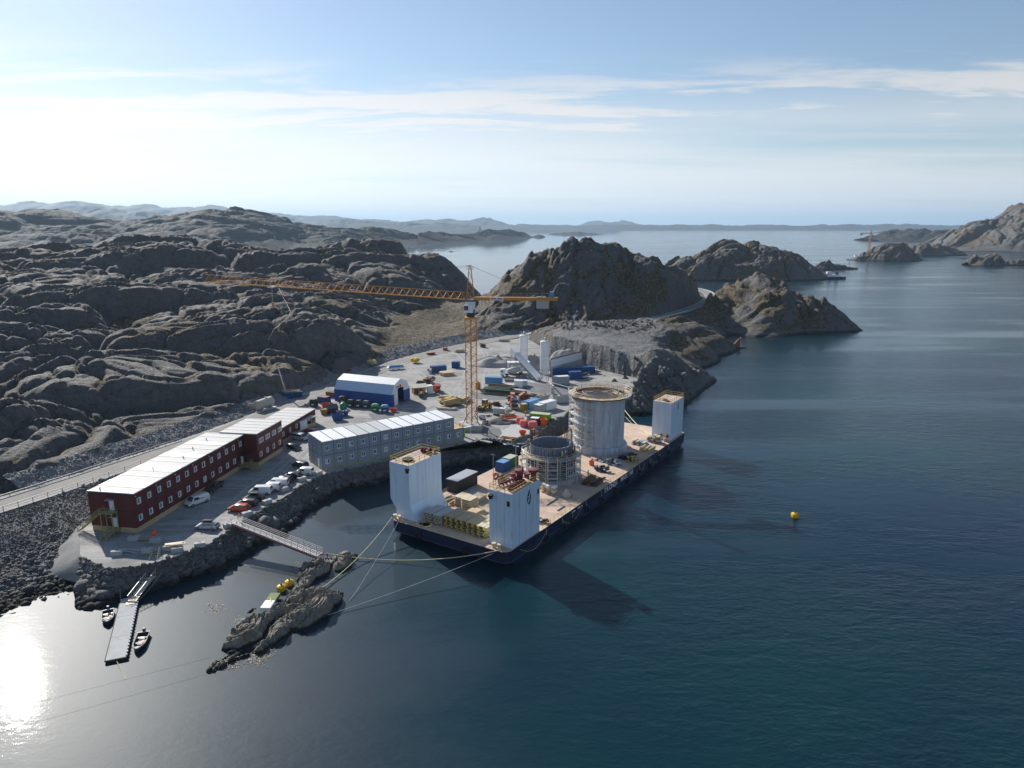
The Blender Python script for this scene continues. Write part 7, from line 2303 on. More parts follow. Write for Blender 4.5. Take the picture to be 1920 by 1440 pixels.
# cloth bundle
t = thing("net_bundle", "pale heap of netting on the barge near the starboard rail", "net", tuple(on_barge(30.6, 4.6, DZ + 0.01)), 0.4)
MB().lathe([(0.9, 0), (1.1, 0.35), (0.7, 1.0), (0.3, 1.7), (0.05, 1.9)], 11).build("heap", mat("net_cloth", (0.52, 0.47, 0.36), 0.9, var=0.4, scale=4), t)
MB().tube([(1.0, 0, 0.1), (1.6, 0.5, 0.1), (1.9, -0.4, 0.1), (1.2, -0.9, 0.1)], 0.12, 5).build("rope_end", M_ROPE, t)
# lamp post on deck
for a, b, lab in ((33.0, 19.5, "thin lamp post on the barge between black shed and short shaft"),):
    t = thing("lamp_post", lab, "lamp post", tuple(on_barge(a, b, DZ)), BRZ)
    MB().bar((0, 0, 0), (0, 0, 8.5), 0.07, 6).build("pole", M_STEEL, t)
    for s in (-0.5, 0.5): MB().box(-0.12, 0.12, s - 0.3, s + 0.3, 8.4, 8.6).build("lamp_head", M_WHITE, t)
    MB().lathe([(0.3, 0), (0.3, 0.1)], 10).build("base_plate", M_DARK, t)
# life ring holders by the far tower
for a, b, lab in ((83.1, 3.4, "orange life ring on the far right tower, left one"), (83.1, 1.6, "orange life ring on the far right tower, right one")):
    t = thing("life_ring", lab, "life ring", tuple(on_barge(a - 0.12, b, DZ + 1.2)), BRZ, "life rings on the tower")
    MB().lathe([(0.28, -0.06), (0.42, -0.06), (0.42, 0.06), (0.28, 0.06), (0.28, -0.06)], 14, (0, 0, 0), 'X', cap=False).build("ring", M_ORANGE, t)
    MB().box(0.06, 0.12, -0.3, 0.3, -0.4, 0.4).build("bracket", M_DARK, t)
# laid mats (dark strips) on the deck
for k, (a, b, L) in enumerate(((26.0, 5.6, 4.2), (24.0, 2.2, 3.0))):
    o = MB().box(-L / 2, L / 2, -0.25, 0.25, 0, 0.06).build("rubber_strip", M_DARK, None, False, tuple(on_barge(a, b, DZ + 0.014)), BRZ)
    tag(o, ["longer dark rubber strip lying across the open deck", "shorter dark rubber strip close to the starboard rail"][k], "strip")

# ================================================================== PEOPLE
def person_mesh():
    pts = {  # joint: position, radius
        'pel': ((0, 0, 0.95), .15), 'wst': ((0, 0, 1.12), .14), 'chs': ((0, 0.0, 1.36), .165), 'nck': ((0, 0, 1.53), .06), 'hd': ((0.02, 0, 1.66), .10), 'hd2': ((0.02, 0, 1.76), .10),
        'lh': ((0, .10, .9), .10), 'lk': ((.04, .12, .5), .075), 'la': ((-.02, .13, .1), .05), 'lt': ((.13, .14, .05), .045), 'rh': ((0, -.10, .9), .10), 'rk': ((.03, -.12, .5), .075), 'ra': ((-.04, -.13, .1), .05), 'rt': ((.11, -.14, .05), .045),
        'ls': ((0, .2, 1.42), .075), 'le': ((.02, .27, 1.15), .055), 'lw': ((.14, .25, .95), .04), 'lf': ((.19, .245, .87), .035), 'rs': ((0, -.2, 1.42), .075), 're': ((.04, -.26, 1.15), .055), 'rw': ((.2, -.2, 1.0), .04), 'rf': ((.26, -.18, .95), .035)}
    E = [('pel', 'wst'), ('wst', 'chs'), ('chs', 'nck'), ('nck', 'hd'), ('hd', 'hd2'), ('pel', 'lh'), ('lh', 'lk'), ('lk', 'la'), ('la', 'lt'), ('pel', 'rh'), ('rh', 'rk'), ('rk', 'ra'), ('ra', 'rt'), ('chs', 'ls'), ('ls', 'le'), ('le', 'lw'), ('lw', 'lf'), ('chs', 'rs'), ('rs', 're'), ('re', 'rw'), ('rw', 'rf')]
    K = list(pts)
    me = bpy.data.meshes.new("person_skeleton")
    me.from_pydata([pts[k][0] for k in K], [(K.index(a), K.index(b)) for a, b in E], [])
    o = bpy.data.objects.new("tmp_person", me); COL.objects.link(o)
    o.modifiers.new("skin", 'SKIN')
    for i, k in enumerate(K):
        me.skin_vertices[0].data[i].radius = (pts[k][1], pts[k][1])
        me.skin_vertices[0].data[i].use_root = (k == 'pel')
    s = o.modifiers.new("sub", 'SUBSURF'); s.levels = 1; s.render_levels = 1
    bpy.context.view_layer.update()
    r = bpy.data.meshes.new_from_object(o.evaluated_get(bpy.context.evaluated_depsgraph_get()))
    bpy.data.objects.remove(o)
    return r


PERSON = person_mesh()
M_SKIN = mat("skin", (0.45, 0.27, 0.19), 0.6, var=0.05)
M_TROUSER = mat("work_trousers", (0.03, 0.035, 0.05), 0.8)


def person(label, loc, rz, jacket, trousers, helmet):
    t = thing("person", label, "person", tuple(loc), rz)
    me = PERSON.copy(); me.materials.clear()
    for m in (trousers, jacket, M_SKIN): me.materials.append(m)
    for p in me.polygons:
        z = p.center.z; y = abs(p.center.y)
        p.material_index = 2 if z > 1.5 or (y > 0.15 and z < 0.98 and z > 0.8 and p.center.x > 0.12) else (1 if z > 0.92 else 0)
        p.use_smooth = True
    inst("body", me, t)
    MB().lathe([(0.155, 1.72), (0.15, 1.8), (0.1, 1.88), (0.02, 1.9)], 12, (0.02, 0, 0)).build("helmet", helmet, t, True)
    MB().lathe([(0.19, 1.715), (0.19, 1.73)], 12, (0.05, 0, 0)).build("helmet_brim", helmet, t)


M_HIVIS, M_HIRED = mat("hivis_lime", (0.35, 0.75, 0.05), 0.7), mat("hivis_red", (0.85, 0.10, 0.04), 0.7)
ss = on_barge(39.4, 13.7)
person("person in red overalls on the short shaft's walkway", Vector((ss.x + 6.05 * math.cos(-1.05), ss.y + 6.05 * math.sin(-1.05), DZ + 6.33)), 2.2, M_HIRED, M_HIRED, M_WHITE)
person("person in lime vest and dark trousers on the short shaft's walkway", Vector((ss.x + 6.15 * math.cos(-1.2), ss.y + 6.15 * math.sin(-1.2), DZ + 6.33)), 1.8, M_HIVIS, M_TROUSER, M_WHITE)
person("person in lime jacket on the deck right of the short shaft", on_barge(44.2, 6.3, DZ + 0.014), 0.5, M_HIVIS, M_TROUSER, M_WHITE)
tt_ = on_barge(66.8, 14.8)
person("person in lime jacket on top of the tall shaft", Vector((tt_.x + 5.2 * math.cos(-0.5), tt_.y + 5.2 * math.sin(-0.5), DZ + 14.42)), 2.0, M_HIVIS, M_HIVIS, M_WHITE)
person("person in orange standing on the gravel by the red bags", at(985, 782, YARD_Z), 1.0, M_HIRED, M_HIRED, M_WHITE)

# ================================================================== WATERFRONT
# ---- footbridge to the islet
def footbridge():
    a = at(440, 979, 5.0); b = at(600, 1041, 2.6)
    t = thing("footbridge", "red steel footbridge with pale handrails from the car park to the islet", "footbridge", tuple(a), frame(a, b))
    L = math.hypot(b.x - a.x, b.y - a.y); dz = b.z - a.z
    P = lambda f, y, z: (L * f, y, dz * f + z)
    for y in (-0.85, 0.85):
        MB().bar(P(0, y, -0.2), P(1, y, -0.2), 0.2).build("girder", M_OXIDE, t)
    bd = MB().box(-0.2, 0.2, -0.8, 0.8, -0.04, 0.04).mesh("deck_plank")
    n = int(L / 0.5)
    for k in range(n): inst("deck_plank", bd, t, P((k + 0.5) / n, 0, 0.06), m=M_PLYGREY)
    for y in (-0.85, 0.85):
        g = MB()
        for z in (0.4, 0.75, 1.1): g.bar(P(0, y, z), P(1, y, z), 0.045)
        g.build("handrail", mat("rail_pink", (0.66, 0.58, 0.52), 0.5), t)
        ps = MB().bar((0, 0, 0), (0, 0, 1.1), 0.045).mesh("rail_post")
        for k in range(15): inst("rail_post", ps, t, P(k / 14, y, 0), m=M_STEEL)
    br = MB()
    for k in range(14): br.bar(P(k / 14, -0.85, -0.25), P((k + 1) / 14, 0.85, -0.25), 0.05)
    br.build("bracing", M_OXIDE, t)
    MB().box(-1.2, 0.2, -1.1, 1.1, -0.45, 0.0).build("abutment", M_CONC, t)
    MB().lathe([(0.25, -0.05), (0.4, -0.05), (0.4, 0.05), (0.25, 0.05), (0.25, -0.05)], 14, (0.3, 0.95, 1.0), 'Y', cap=False).build("life_ring", M_ORANGE, t)


footbridge()


# ---- pontoon, gangway and stair
def pontoon():
    A, B_, C, D_ = at(229, 1122, 0.45), at(258, 1119, 0.45), at(236, 1231, 0.45), at(198, 1239, 0.45)
    top = (A + B_) / 2; bot = (C + D_) / 2
    t = thing("pontoon", "grey floating concrete pontoon between the two small boats", "pontoon", (bot.x, bot.y, 0), frame(bot, top))
    L = (top - bot).length; W = 2.7
    for k in range(3):
        MB().box(k * L / 3 + 0.03, (k + 1) * L / 3 - 0.03, -W / 2, W / 2, -0.3, 0.45).build("float_section", M_CONC, t)
    for s in (-1, 1):
        MB().box(0, L, s * (W / 2 + 0.06) - 0.06, s * (W / 2 + 0.06) + 0.06, 0.2, 0.47).build("fender_strip", M_BLACK, t)
    ch = MB().lathe([(0.12, 0), (0.16, 0.1), (0.12, 0.2)], 8).mesh("chain_float")
    for k in range(20): inst("chain_float", ch, t, (0.4 + k * L / 21, -W / 2 - 0.03, 0.42), m=M_PLYGREY)
    MB().box(-0.12, -0.002, -W / 2, W / 2, -0.2, 0.42).build("end_fender", M_BLACK, t)
    MB().box(L - 2.6, L - 0.2, -1.2, 0.4, 0.455, 0.52).build("landing_plate", M_PLY, t)
    return t


pontoon()


def gangway():
    a = at(247, 1128, 0.6); b = at(283, 1082, 2.0)
    t = thing("gangway", "light aluminium gangway down to the pontoon", "gangway", tuple(a), frame(a, b))
    L = math.hypot(b.x - a.x, b.y - a.y); dz = b.z - a.z
    P = lambda f, y, z: (L * f, y, dz * f + z)
    m = mat("aluminium", (0.62, 0.62, 0.60), 0.4, 0.5)
    MB().hexa([P(0, -.6, 0), P(1, -.6, 0), P(1, .6, 0), P(0, .6, 0)], [P(0, -.6, .08), P(1, -.6, .08), P(1, .6, .08), P(0, .6, .08)]).build("walkway", M_PLY, t)
    for y in (-0.65, 0.65):
        g = MB()
        for z in (0.05, 1.0): g.bar(P(0, y, z), P(1, y, z), 0.05)
        for k in range(7):
            g.bar(P(k / 7, y, 0.05), P((k + 0.5) / 7, y, 1.0), 0.03).bar(P((k + 0.5) / 7, y, 1.0), P((k + 1) / 7, y, 0.05), 0.03)
        g.build("side_truss", m, t)
    c = at(284, 1080, 2.1); d = at(293, 1038, YARD_Z)
    t2 = thing("bank_stair", "wooden stair down the stone bank to the gangway", "stair", tuple(c), frame(c, d))
    L2 = math.hypot(d.x - c.x, d.y - c.y)
    stair(t2, (0, 0, 0), (L2, 0, d.z - c.z + 0.25), 1.3, True, M_TIMBER, "flight")
    MB().box(-0.9, 0.1, -0.8, 0.8, -0.1, 0.02).build("platform", M_TIMBER, t2)
    for x in (0.0, L2 * 0.5):
        for y in (-0.65, 0.65): MB().box(x - 0.07, x + 0.07, y - 0.07, y + 0.07, -2.2, (d.z - c.z) * x / L2).build("leg", M_TIMBER, t2)


gangway()


def boat(label, bow, stern, W):
    b, s = at(*bow, 0.3), at(*stern, 0.3)
    t = thing("dinghy", label, "boat", ((b.x + s.x) / 2, (b.y + s.y) / 2, 0.0), frame(s, b), "small boats at the pontoon")
    L = (b - s).length
    m_d = mat("dinghy_dark", (0.035, 0.035, 0.04), 0.5)
    m_g = mat("dinghy_gunwale", (0.55, 0.52, 0.50), 0.45)
    xs = np.linspace(-0.5, 0.5, 11)
    out, inn = [], []
    for x in xs:
        k = 1.0 if x < 0.0 else max(0.04, 1 - (x * 2) ** 2.6)
        hw = W / 2 * k
        sh_ = 0.55 + 0.18 * max(0, x) * 2
        out.append((x * L, [(hw * 0.35, -0.12 + 0.25 * max(0, x * 2) ** 3), (hw * 0.75, 0.0 + 0.2 * max(0, x * 2) ** 3), (hw * 0.97, 0.35), (hw, sh_)]))
        inn.append((x * L * 0.94, [(hw * 0.3, 0.12), (hw * 0.6, 0.14), (hw * 0.82, 0.35), (hw * 0.86, sh_ - 0.01)]))
    # shell: outer skin and inner skin joined by the gunwale
    V, Fs = [], []
    n = len(xs)
    ring = lambda pr: [(-w, z) for w, z in pr[::-1]] + [(w, z) for w, z in pr]
    for arr in (out, inn):
        for x, pr in arr: V += [(x, y, z) for y, z in ring(pr)]
    q = 8
    for i in range(n - 1):
        for j in range(q - 1):
            Fs.append((i * q + j, (i + 1) * q + j, (i + 1) * q + j + 1, i * q + j + 1))
            o_ = n * q
            Fs.append((o_ + i * q + j, o_ + i * q + j + 1, o_ + (i + 1) * q + j + 1, o_ + (i + 1) * q + j))
        for j in (0, q - 1): Fs.append((i * q + j, (i + 1) * q + j, n * q + (i + 1) * q + j, n * q + i * q + j))
    Fs += [tuple(range(q)), tuple(range(n * q, n * q + q))[::-1], tuple((n - 1) * q + j for j in range(q)), tuple(n * q + (n - 1) * q + j for j in range(q))]
    MB().add(V, Fs).build("hull", m_d, t, True)
    g = MB()
    for s_ in (-1, 1): g.tube([(x, s_ * pr[3][0] * 0.95, pr[3][1] + 0.03) for x, pr in out], 0.075, 5)
    g.bar((-L / 2, -W / 2, 0.58), (-L / 2, W / 2, 0.58), 0.075)
    g.build("gunwale", m_g, t)
    for x in (-0.28, 0.02, 0.26): MB().box(x * L - 0.16, x * L + 0.16, -W * (0.4 if x < 0.2 else 0.25), W * (0.4 if x < 0.2 else 0.25), 0.3, 0.36).build("thwart", m_g if x < 0 else M_PLYGREY, t)
    mo = MB().box(-L / 2 - 0.5, -L / 2 - 0.05, -0.2, 0.2, 0.55, 1.1).build("outboard_motor", M_NAVY2, t, bevel=0.06)
    MB().box(-L / 2 - 0.32, -L / 2 - 0.12, -0.06, 0.06, -0.3, 0.55).build("motor_leg", M_DARK, mo)
    MB().box(-0.1 * L, 0.0, W * 0.12, W * 0.3, 0.15, 0.4).build("fuel_can", M_REDPAINT, t)


boat("small dark open boat moored left of the pontoon", (201, 1170), (203, 1146), 1.75)
boat("small dark open boat drifting right of the pontoon", (256, 1222), (270, 1188), 1.8)


# ---- islet gear
def islet_at(px, py):
    z = 0.0
    for _ in range(4):
        p = at(px, py, z); z = max(0.0, islet_z(p.x, p.y))
    return at(px, py, z)


def mooring_buoy(label, p, s, rz=0.0):
    t = thing("mooring_buoy", label, "buoy", tuple(p), rz, "yellow mooring buoys")
    MB().lathe([(0.45 * s, -0.25 * s), (0.95 * s, 0.05 * s), (1.05 * s, 0.55 * s), (0.95 * s, 1.05 * s), (0.5 * s, 1.3 * s), (0.12 * s, 1.35 * s)], 8).build("float", M_BUOYY, t)
    MB().lathe([(0.25 * s, 1.3 * s), (0.2 * s, 1.55 * s), (0.05, 1.57 * s)], 8).build("cap", M_BLACK, t)


p = islet_at(543, 1097); mooring_buoy("yellow buoy beached on the islet, nearer the footbridge", p, 0.78)
p = islet_at(528, 1107); mooring_buoy("yellow buoy beached on the islet, nearer the white skiff", p, 0.82, 0.4)
mooring_buoy("lone yellow buoy floating in open water right of the barge", at(1490, 970, 0), 0.85)
a, b = at(497, 1140, 0.9), at(517, 1111, 0.9)
t = thing("flat_skiff", "flat white and green work skiff pulled onto the islet", "boat", (a.x / 2 + b.x / 2, a.y / 2 + b.y / 2, 0.62), frame(a, b))
L = (b - a).length
MB().box(-L / 2, 0.0, -0.85, 0.85, -0.35, 0.3).build("white_float", M_WHITE, t, bevel=0.08)
MB().box(0.004, L / 2, -0.85, 0.85, -0.3, 0.28).build("green_float", mat("moss_green", (0.16, 0.20, 0.08), 0.8), t, bevel=0.08)
MB().obox((0.1, 0.0, 0.36), (1.3, 0.12, 0.08), 0.5).build("plank", M_YBEAM, t)
# mooring pin and chain pile on the islet
p1 = islet_at(614, 1046)
t = thing("mooring_post", "short rusty mooring post on the islet by the footbridge", "post", tuple(p1 - Vector((0, 0, 0.2))), 0)
MB().lathe([(0.16, 0), (0.16, 1.1), (0.22, 1.12), (0.22, 1.2), (0.05, 1.22)], 10).build("pin", M_RUST, t)
MB().lathe([(0.4, 0.1), (0.3, 0.25)], 10).build("grout", M_CONC, t)
p2 = islet_at(605, 1106)
t = thing("mooring_shackle", "blue and orange shackle with rope on the islet's large dome", "shackle", tuple(p2), 0.6)
MB().tube([(0.5 * math.cos(w), 0.3 * math.sin(w), 0.25) for w in np.linspace(0, 5.6, 12)], 0.1, 6).build("shackle", M_BLUE, t)
MB().lathe([(0.2, 0), (0.2, 0.6)], 8).build("pin", M_RUST, t)
MB().box(-0.5, 0.1, -0.3, 0.0, 0.02, 0.5).build("chafing_sleeve", M_ORANGE, t)


# ---- ropes
def sag_line(name, label, a, b, sag, r, m, n=28, cat="rope", group=None):
    a, b = Vector(a), Vector(b)
    P = []
    for k in range(n + 1):
        f = k / n; p = a + (b - a) * f; p.z = max(0.03, p.z - sag * 4 * f * (1 - f)); P.append(p)
    o = MB().tube([tuple(q) for q in P], r, 6).build(name, m)
    return tag(o, label, cat, group)


sag_line("mooring_rope", "yellow mooring rope from the islet post to the barge's near corner", p1 + Vector((0, 0, 0.9)), on_barge(0.2, 1.6, DZ + 0.3), 1.7, 0.075, M_ROPE)
sag_line("mooring_rope", "thick yellow rope from the islet dome to the barge's left corner", p2 + Vector((0, 0, 0.4)), on_barge(0.3, 28.4, DZ + 0.4), 1.1, 0.085, M_ROPE)
sag_line("mooring_line", "thin grey line dipping into the water by the barge's left corner", at(655, 1128, 0.02), on_barge(0.1, 26.4, DZ + 0.2), 0.4, 0.04, M_ROPEGREY)
sag_line("mooring_line", "long thin grey line from the islet to the barge's near corner", islet_at(556, 1172), on_barge(-0.1, 3.0, DZ - 0.6), 0.5, 0.045, M_ROPEGREY)
sag_line("mooring_line", "thin dark line across the water left of the islet, upper one", at(-40, 1345, 0.03), at(395, 1232, 0.05), 0, 0.008, M_DARK)
sag_line("mooring_line", "thin dark line across the water left of the islet, lower one", at(-40, 1385, 0.03), at(385, 1264, 0.05), 0, 0.008, M_DARK)
sag_line("pontoon_rope", "yellow rope from the pontoon's outer end into the water", at(206, 1212, 0.5), at(236, 1274, 0.02), 0.1, 0.045, M_ROPE)
sag_line("pontoon_line", "thin grey line from a concrete block down to the pontoon", at(221, 1040, 4.4), at(226, 1125, 0.6), 0.3, 0.03, M_ROPEGREY)
sag_line("pontoon_line", "thin grey line running beside the bank stair", at(327, 1036, 4.3), at(262, 1124, 0.5), 0.5, 0.03, M_ROPEGREY)
sag_line("shore_rope", "thick pale rope from the quarry shore to the barge's far tower", far(1160, 752, 232), on_barge(82.6, 6.6, DZ + 0.8), 1.1, 0.11, M_ROPE)
sag_line("shore_rope", "thin pale rope below the thick one at the quarry shore", far(1165, 772, 236), on_barge(82.0, 7.2, DZ + 0.5), 0.6, 0.06, M_ROPE)

# ---- concrete blocks along the edge
BLOCKS = [(463, 967, "concrete block at the footbridge's landward end"), (501, 944, "concrete block behind the black cars"), (533, 920, "concrete block behind the white vans"), (566, 901, "concrete block behind the second black pair"), (597, 890, "concrete block at the corner of the grey block"),
          (429, 988, "concrete block between the silver car and the footbridge"), (375, 1025, "concrete block alone on the lit gravel edge"), (333, 1034, "concrete block under the stacked boards"), (316, 1031, "concrete block left of the stacked boards"), (292, 1017, "concrete block with the orange buoy"), (251, 1013, "upright concrete block near the timber skirting"), (220, 1040, "concrete block farthest left on the bank"), (277, 1036, "concrete block at the head of the bank stair")]
bm_ = MB().box(-0.95, 0.95, -0.5, 0.5, 0, 0.85).mesh("block")
em_ = MB().tube([(-0.25, 0, 0.84), (-0.2, 0, 1.02), (0.2, 0, 1.02), (0.25, 0, 0.84)], 0.04, 5).mesh("lifting_eye")
for x, y, lab in BLOCKS:
    rzb = RND.uniform(0.7, 1.1) if x > 400 else RND.uniform(-0.2, 0.6)
    t = thing("concrete_block", lab, "concrete block", tuple(at(x, y, YARD_Z)), rzb, "concrete blocks along the bank edge")
    inst("block", bm_, t, m=M_CONC); inst("lifting_eye", em_, t, m=M_DARK)
o = MB().lathe([(0.1, -0.55), (0.45, -0.35), (0.55, 0), (0.45, 0.35), (0.1, 0.55)], 14).lathe([(0.08, 0.5), (0.08, 0.75)], 8).build("fender_ball", M_ORANGE, None, True, tuple(at(290, 1012, YARD_Z) + Vector((0, 0, 1.35))))
tag(o, "round orange fender lying on a concrete block", "fender")
timber_pile("pale boards stacked on the concrete blocks", 331, 1030, 0.3, 6, 3.2, [M_PLY, M_TIMBER], world=at(331, 1030, YARD_Z) + Vector((0, 0, 0.9)), spread=0.6, scatter=0.05, r=(0.35, 0.12))
timber_pile("old weathered pallet boards lying beside the leftmost block", 243, 1036, -0.2, 7, 3.6, [M_PLYGREY, mat("old_wood", (0.16, 0.15, 0.14), 0.9)], spread=1.2, scatter=0.12, r=(0.45, 0.06))
timber_pile("greenish planks lying next to the orange fender", 272, 1012, 0.3, 5, 2.6, [M_TIMBER_GREEN, mat("old_wood", (0.16, 0.15, 0.14), 0.9)], spread=0.6, scatter=0.2, r=(0.3, 0.12))

# ================================================================== ROADSIDE
def guard_rail(name, label, line, post_h, m, step, top_only=False, r=0.05, beam=True):
    t = thing(name, label, "guard rail", tuple(line[0]), 0)
    o = Vector(line[0])
    Q = [Vector(p) - o for p in line]
    g = MB()
    for a, b in zip(Q, Q[1:]):
        if beam:
            g.hexa([(a.x, a.y, a.z + post_h - .3), (b.x, b.y, b.z + post_h - .3), (b.x - .06, b.y + .06, b.z + post_h - .3), (a.x - .06, a.y + .06, a.z + post_h - .3)], [(a.x, a.y, a.z + post_h), (b.x, b.y, b.z + post_h), (b.x - .06, b.y + .06, b.z + post_h), (a.x - .06, a.y + .06, a.z + post_h)])
        else:
            for z in (0.45, post_h): g.bar(a + Vector((0, 0, z)), b + Vector((0, 0, z)), r)
    g.build("rail", m, t)
    pm = MB().box(-0.05, 0.05, -0.05, 0.05, -0.4, post_h).mesh("post")
    acc = 0
    for a, b in zip(Q, Q[1:]):
        acc += (b - a).length
        if acc >= step:
            inst("post", pm, t, tuple(b), m=m); acc = 0


near_road = [p for p in road_line if p.y < 182]
guard_rail("guard_rail", "galvanised guard rail on the hill side of the road at left", side_line(near_road, -3.6, 0.05), 0.75, M_RAIL, 3.9)
guard_rail("road_fence", "slim steel fence on the sea side of the road above the embankment", side_line([p for p in road_line if p.y < 172], 4.1, 0.05), 1.05, M_RAIL, 2.4, beam=False)
far_road = [p for p in road_line if p.y > 385 and p.x > 55]
guard_rail("guard_rail", "pale guard rail curving round the distant hill road", side_line(far_road, 3.4, 0.05), 0.8, M_WHITE, 4.0)
# red-white markers and boxes along the far road
for k, (x, y, m, lab) in enumerate(((1174, 603, M_ORANGE, "orange box at the foot of the far road"), (1246, 584, M_WHITE, "white sack left on the far road"), (1256, 582, M_WHITE, "second white sack farther along the far road"), (1264, 580, M_REDPAINT, "red box on the far road bend"), (1286, 574, M_REDPAINT, "red barrier block nearest the far road's curve"))):
    t = thing("road_marker", lab, "marker", tuple(at(x, y, 10.3)), 0.4)
    MB().hexa([(-0.9, -0.6, 0), (0.9, -0.6, 0), (0.9, 0.6, 0), (-0.9, 0.6, 0)], [(-0.7, -0.4, 1.1), (0.7, -0.4, 1.1), (0.7, 0.4, 1.1), (-0.7, 0.4, 1.1)]).build("body", m, t)
    MB().box(-1.0, 1.0, -0.7, 0.7, -0.2, 0.02).build("base", M_DARK, t)
t = thing("road_sign", "small yellow road sign on a post beside the road", "sign", tuple(at(413, 824, 6.2)), 0.6)
MB().bar((0, 0, -0.6), (0, 0, 2.1), 0.05, 6).build("post", M_STEEL, t)
MB().prism_y([(-0.45, 1.7), (0, 1.25), (0.45, 1.7), (0, 2.15)], -0.09, -0.06).build("board", M_BUOYY, t)


# ---- marker tape across the hillside
def land_z(x, y):
    z, s0, ds, l0, dl = LAND
    j = int(round((x / y - s0) / ds)); i = int(round((math.log(y) - l0) / dl))
    return float(z[i, j]) if 0 <= i < z.shape[0] and 0 <= j < z.shape[1] else -5.0


def hit(px, py):
    """place on the rock that the photograph shows at a pixel (march along the sight line)"""
    u, v = (px - 960) / F_PX, (py - 720) / F_PX
    d = Vector((u, CP - v * SP, -(SP + v * CP))) / (CP - v * SP)
    y = 130.0
    while y < 720:
        p = Vector((0, 0, CAM_H)) + d * y
        h = land_z(p.x, p.y)
        if p.z <= h and h > -0.5:
            p.z = h
            return p
        y += 0.5
    return None


bpy.context.view_layer.update()
tp = [(523, 545), (530, 560), (538, 575), (545, 590), (543, 598), (536, 606), (524, 618), (515, 628), (503, 645)]
t = thing("marker_tape", "thin red and white tape on pegs running down the hillside", "tape", (0, 0, 0), 0)
pts = [hit(*q) for q in tp]
pts = [q for q in pts if q]
for k, (a, b) in enumerate(zip(pts, pts[1:])):
    n = 6
    for i in range(n):
        p, q = a + (b - a) * (i / n), a + (b - a) * ((i + 0.62) / n)
        MB().bar(p + Vector((0, 0, 1.3)), q + Vector((0, 0, 1.3)), 0.10).build("tape_piece", M_WHITE if i % 2 else mat("tape_pink", (0.75, 0.50, 0.48), 0.6), t)
    MB().bar(a, a + Vector((0, 0, 1.5)), 0.05).build("peg", M_DARK, t)

# ================================================================== FAR THINGS
def far_crane():
    p = far(1629, 470, 1325)
    t = thing("distant_crane", "small distant tower crane on the far work island", "crane", tuple(p), math.pi + 0.2)
    m = mat("far_crane_yellow", (0.42, 0.22, 0.10), 0.6)
    lattice_mast("mast_section", t, 30, 2.6, 10, m, 0.3, 0.16)
    lattice_jib("jib_section", t, 1, 22, 30.5, 30.0, 2.0, 1.8, 11, m, 0.26, 0.14)
    lattice_jib("jib_section", t, -34, -1, 34.0, 30.5, 1.8, 1.6, 11, m, 0.2, 0.12)
    MB().box(17, 21, -1, 1, 27.6, 30.2).build("counterweight", M_CONC, t)
    MB().hexa([(-1.2, -1.2, 30), (1.2, -1.2, 30), (1.2, 1.2, 30), (-1.2, 1.2, 30)], [(-.3, -.3, 40), (.3, -.3, 40), (.3, .3, 40), (-.3, .3, 40)]).build("apex", m, t)
    MB().box(-1.4, 1.4, 1.2, 3.2, 27.5, 30).build("cab", M_WHITE, t)
    q = far(1613, 480, 1322)
    for lab, dx, s in (("white site hut below the distant crane", 0, 1.0), ("second white hut left of the distant crane", -8, 0.7)):
        c = thing("distant_hut", lab, "hut", (q.x + dx, q.y, q.z - 1.0), 0.2)
        MB().box(-4 * s, 4 * s, -2, 2, 0, 3.4 * s).build("wall", M_WHITE, c)
        MB().prism_x([(-2.3, 3.4 * s), (2.3, 3.4 * s), (0, 4.6 * s)], -4.2 * s, 4.2 * s).build("roof", M_PLYGREY, c)


far_crane()


def ship():
    a, b = at(1537, 523, 0), at(1586, 523, 0)
    c = (a + b) / 2
    t = thing("work_ship", "dark-hulled work ship with white deckhouse off the far headland", "ship", tuple(c), 0.0)
    L = (b - a).length
    P = lambda k, z: [(-L / 2, -3.4 * k), (L / 2 - 5, -3.4 * k), (L / 2, 0), (L / 2 - 5, 3.4 * k), (-L / 2, 3.4 * k)]
    lo = [(x, y, -0.5) for x, y in P(0.85, 0)]; hi = [(x, y, 2.6) for x, y in P(1, 0)]
    MB().add(lo + hi, [(4, 3, 2, 1, 0), (5, 6, 7, 8, 9)] + [(k, (k + 1) % 5, 5 + (k + 1) % 5, 5 + k) for k in range(5)]).build("hull", M_NAVY, t)
    MB().box(-8, 6, -2.4, 2.4, 2.6, 5.2).build("deckhouse", M_WHITE, t)
    MB().box(-8, -3, -2.0, 2.0, 5.2, 8.6).build("bridge", M_WHITE, t)
    MB().box(-3.02, -2.95, -1.8, 1.8, 6.8, 8.0).build("bridge_window", M_GLASS, t)
    for x in (3.0, 5.0): MB().box(x - 0.7, x + 0.7, -0.7, 0.7, 5.2, 8.4).build("funnel", M_DARK, t)
    MB().bar((-L / 2 + 2, 0, 2.6), (-L / 2 + 3.5, 0, 9), 0.3).build("gantry_crane", M_DARK, t)
    MB().bar((-L / 2 + 3.5, 0, 9), (-L / 2 + 7, 0, 6), 0.22).build("gantry_arm", M_DARK, t)
    MB().box(-L / 2 + 1, -8.5, -2.8, 2.8, 2.6, 3.4).build("work_deck", M_RUST, t)


ship()
for x, y0, y1, Y, lab in ((1592, 501, 486, 1050, "thin sea mark pole on the low skerry"), (1555, 490, 485, 1050, "white lantern on top of the low skerry")):
    p, q = far(x, y0, Y), far(x, y1, Y)
    t = thing("sea_mark", lab, "sea mark", tuple(p), 0)
    h = q.z - p.z
    MB().bar((0, 0, -1.5), (0, 0, h), 0.3 if h > 6 else 0.6, 6).build("pole", M_DARK if h > 6 else M_WHITE, t)
    MB().lathe([(0.9, h - 0.8), (0.9, h + 0.6), (0.2, h + 1.4)], 8).build("top_mark", M_WHITE, t)
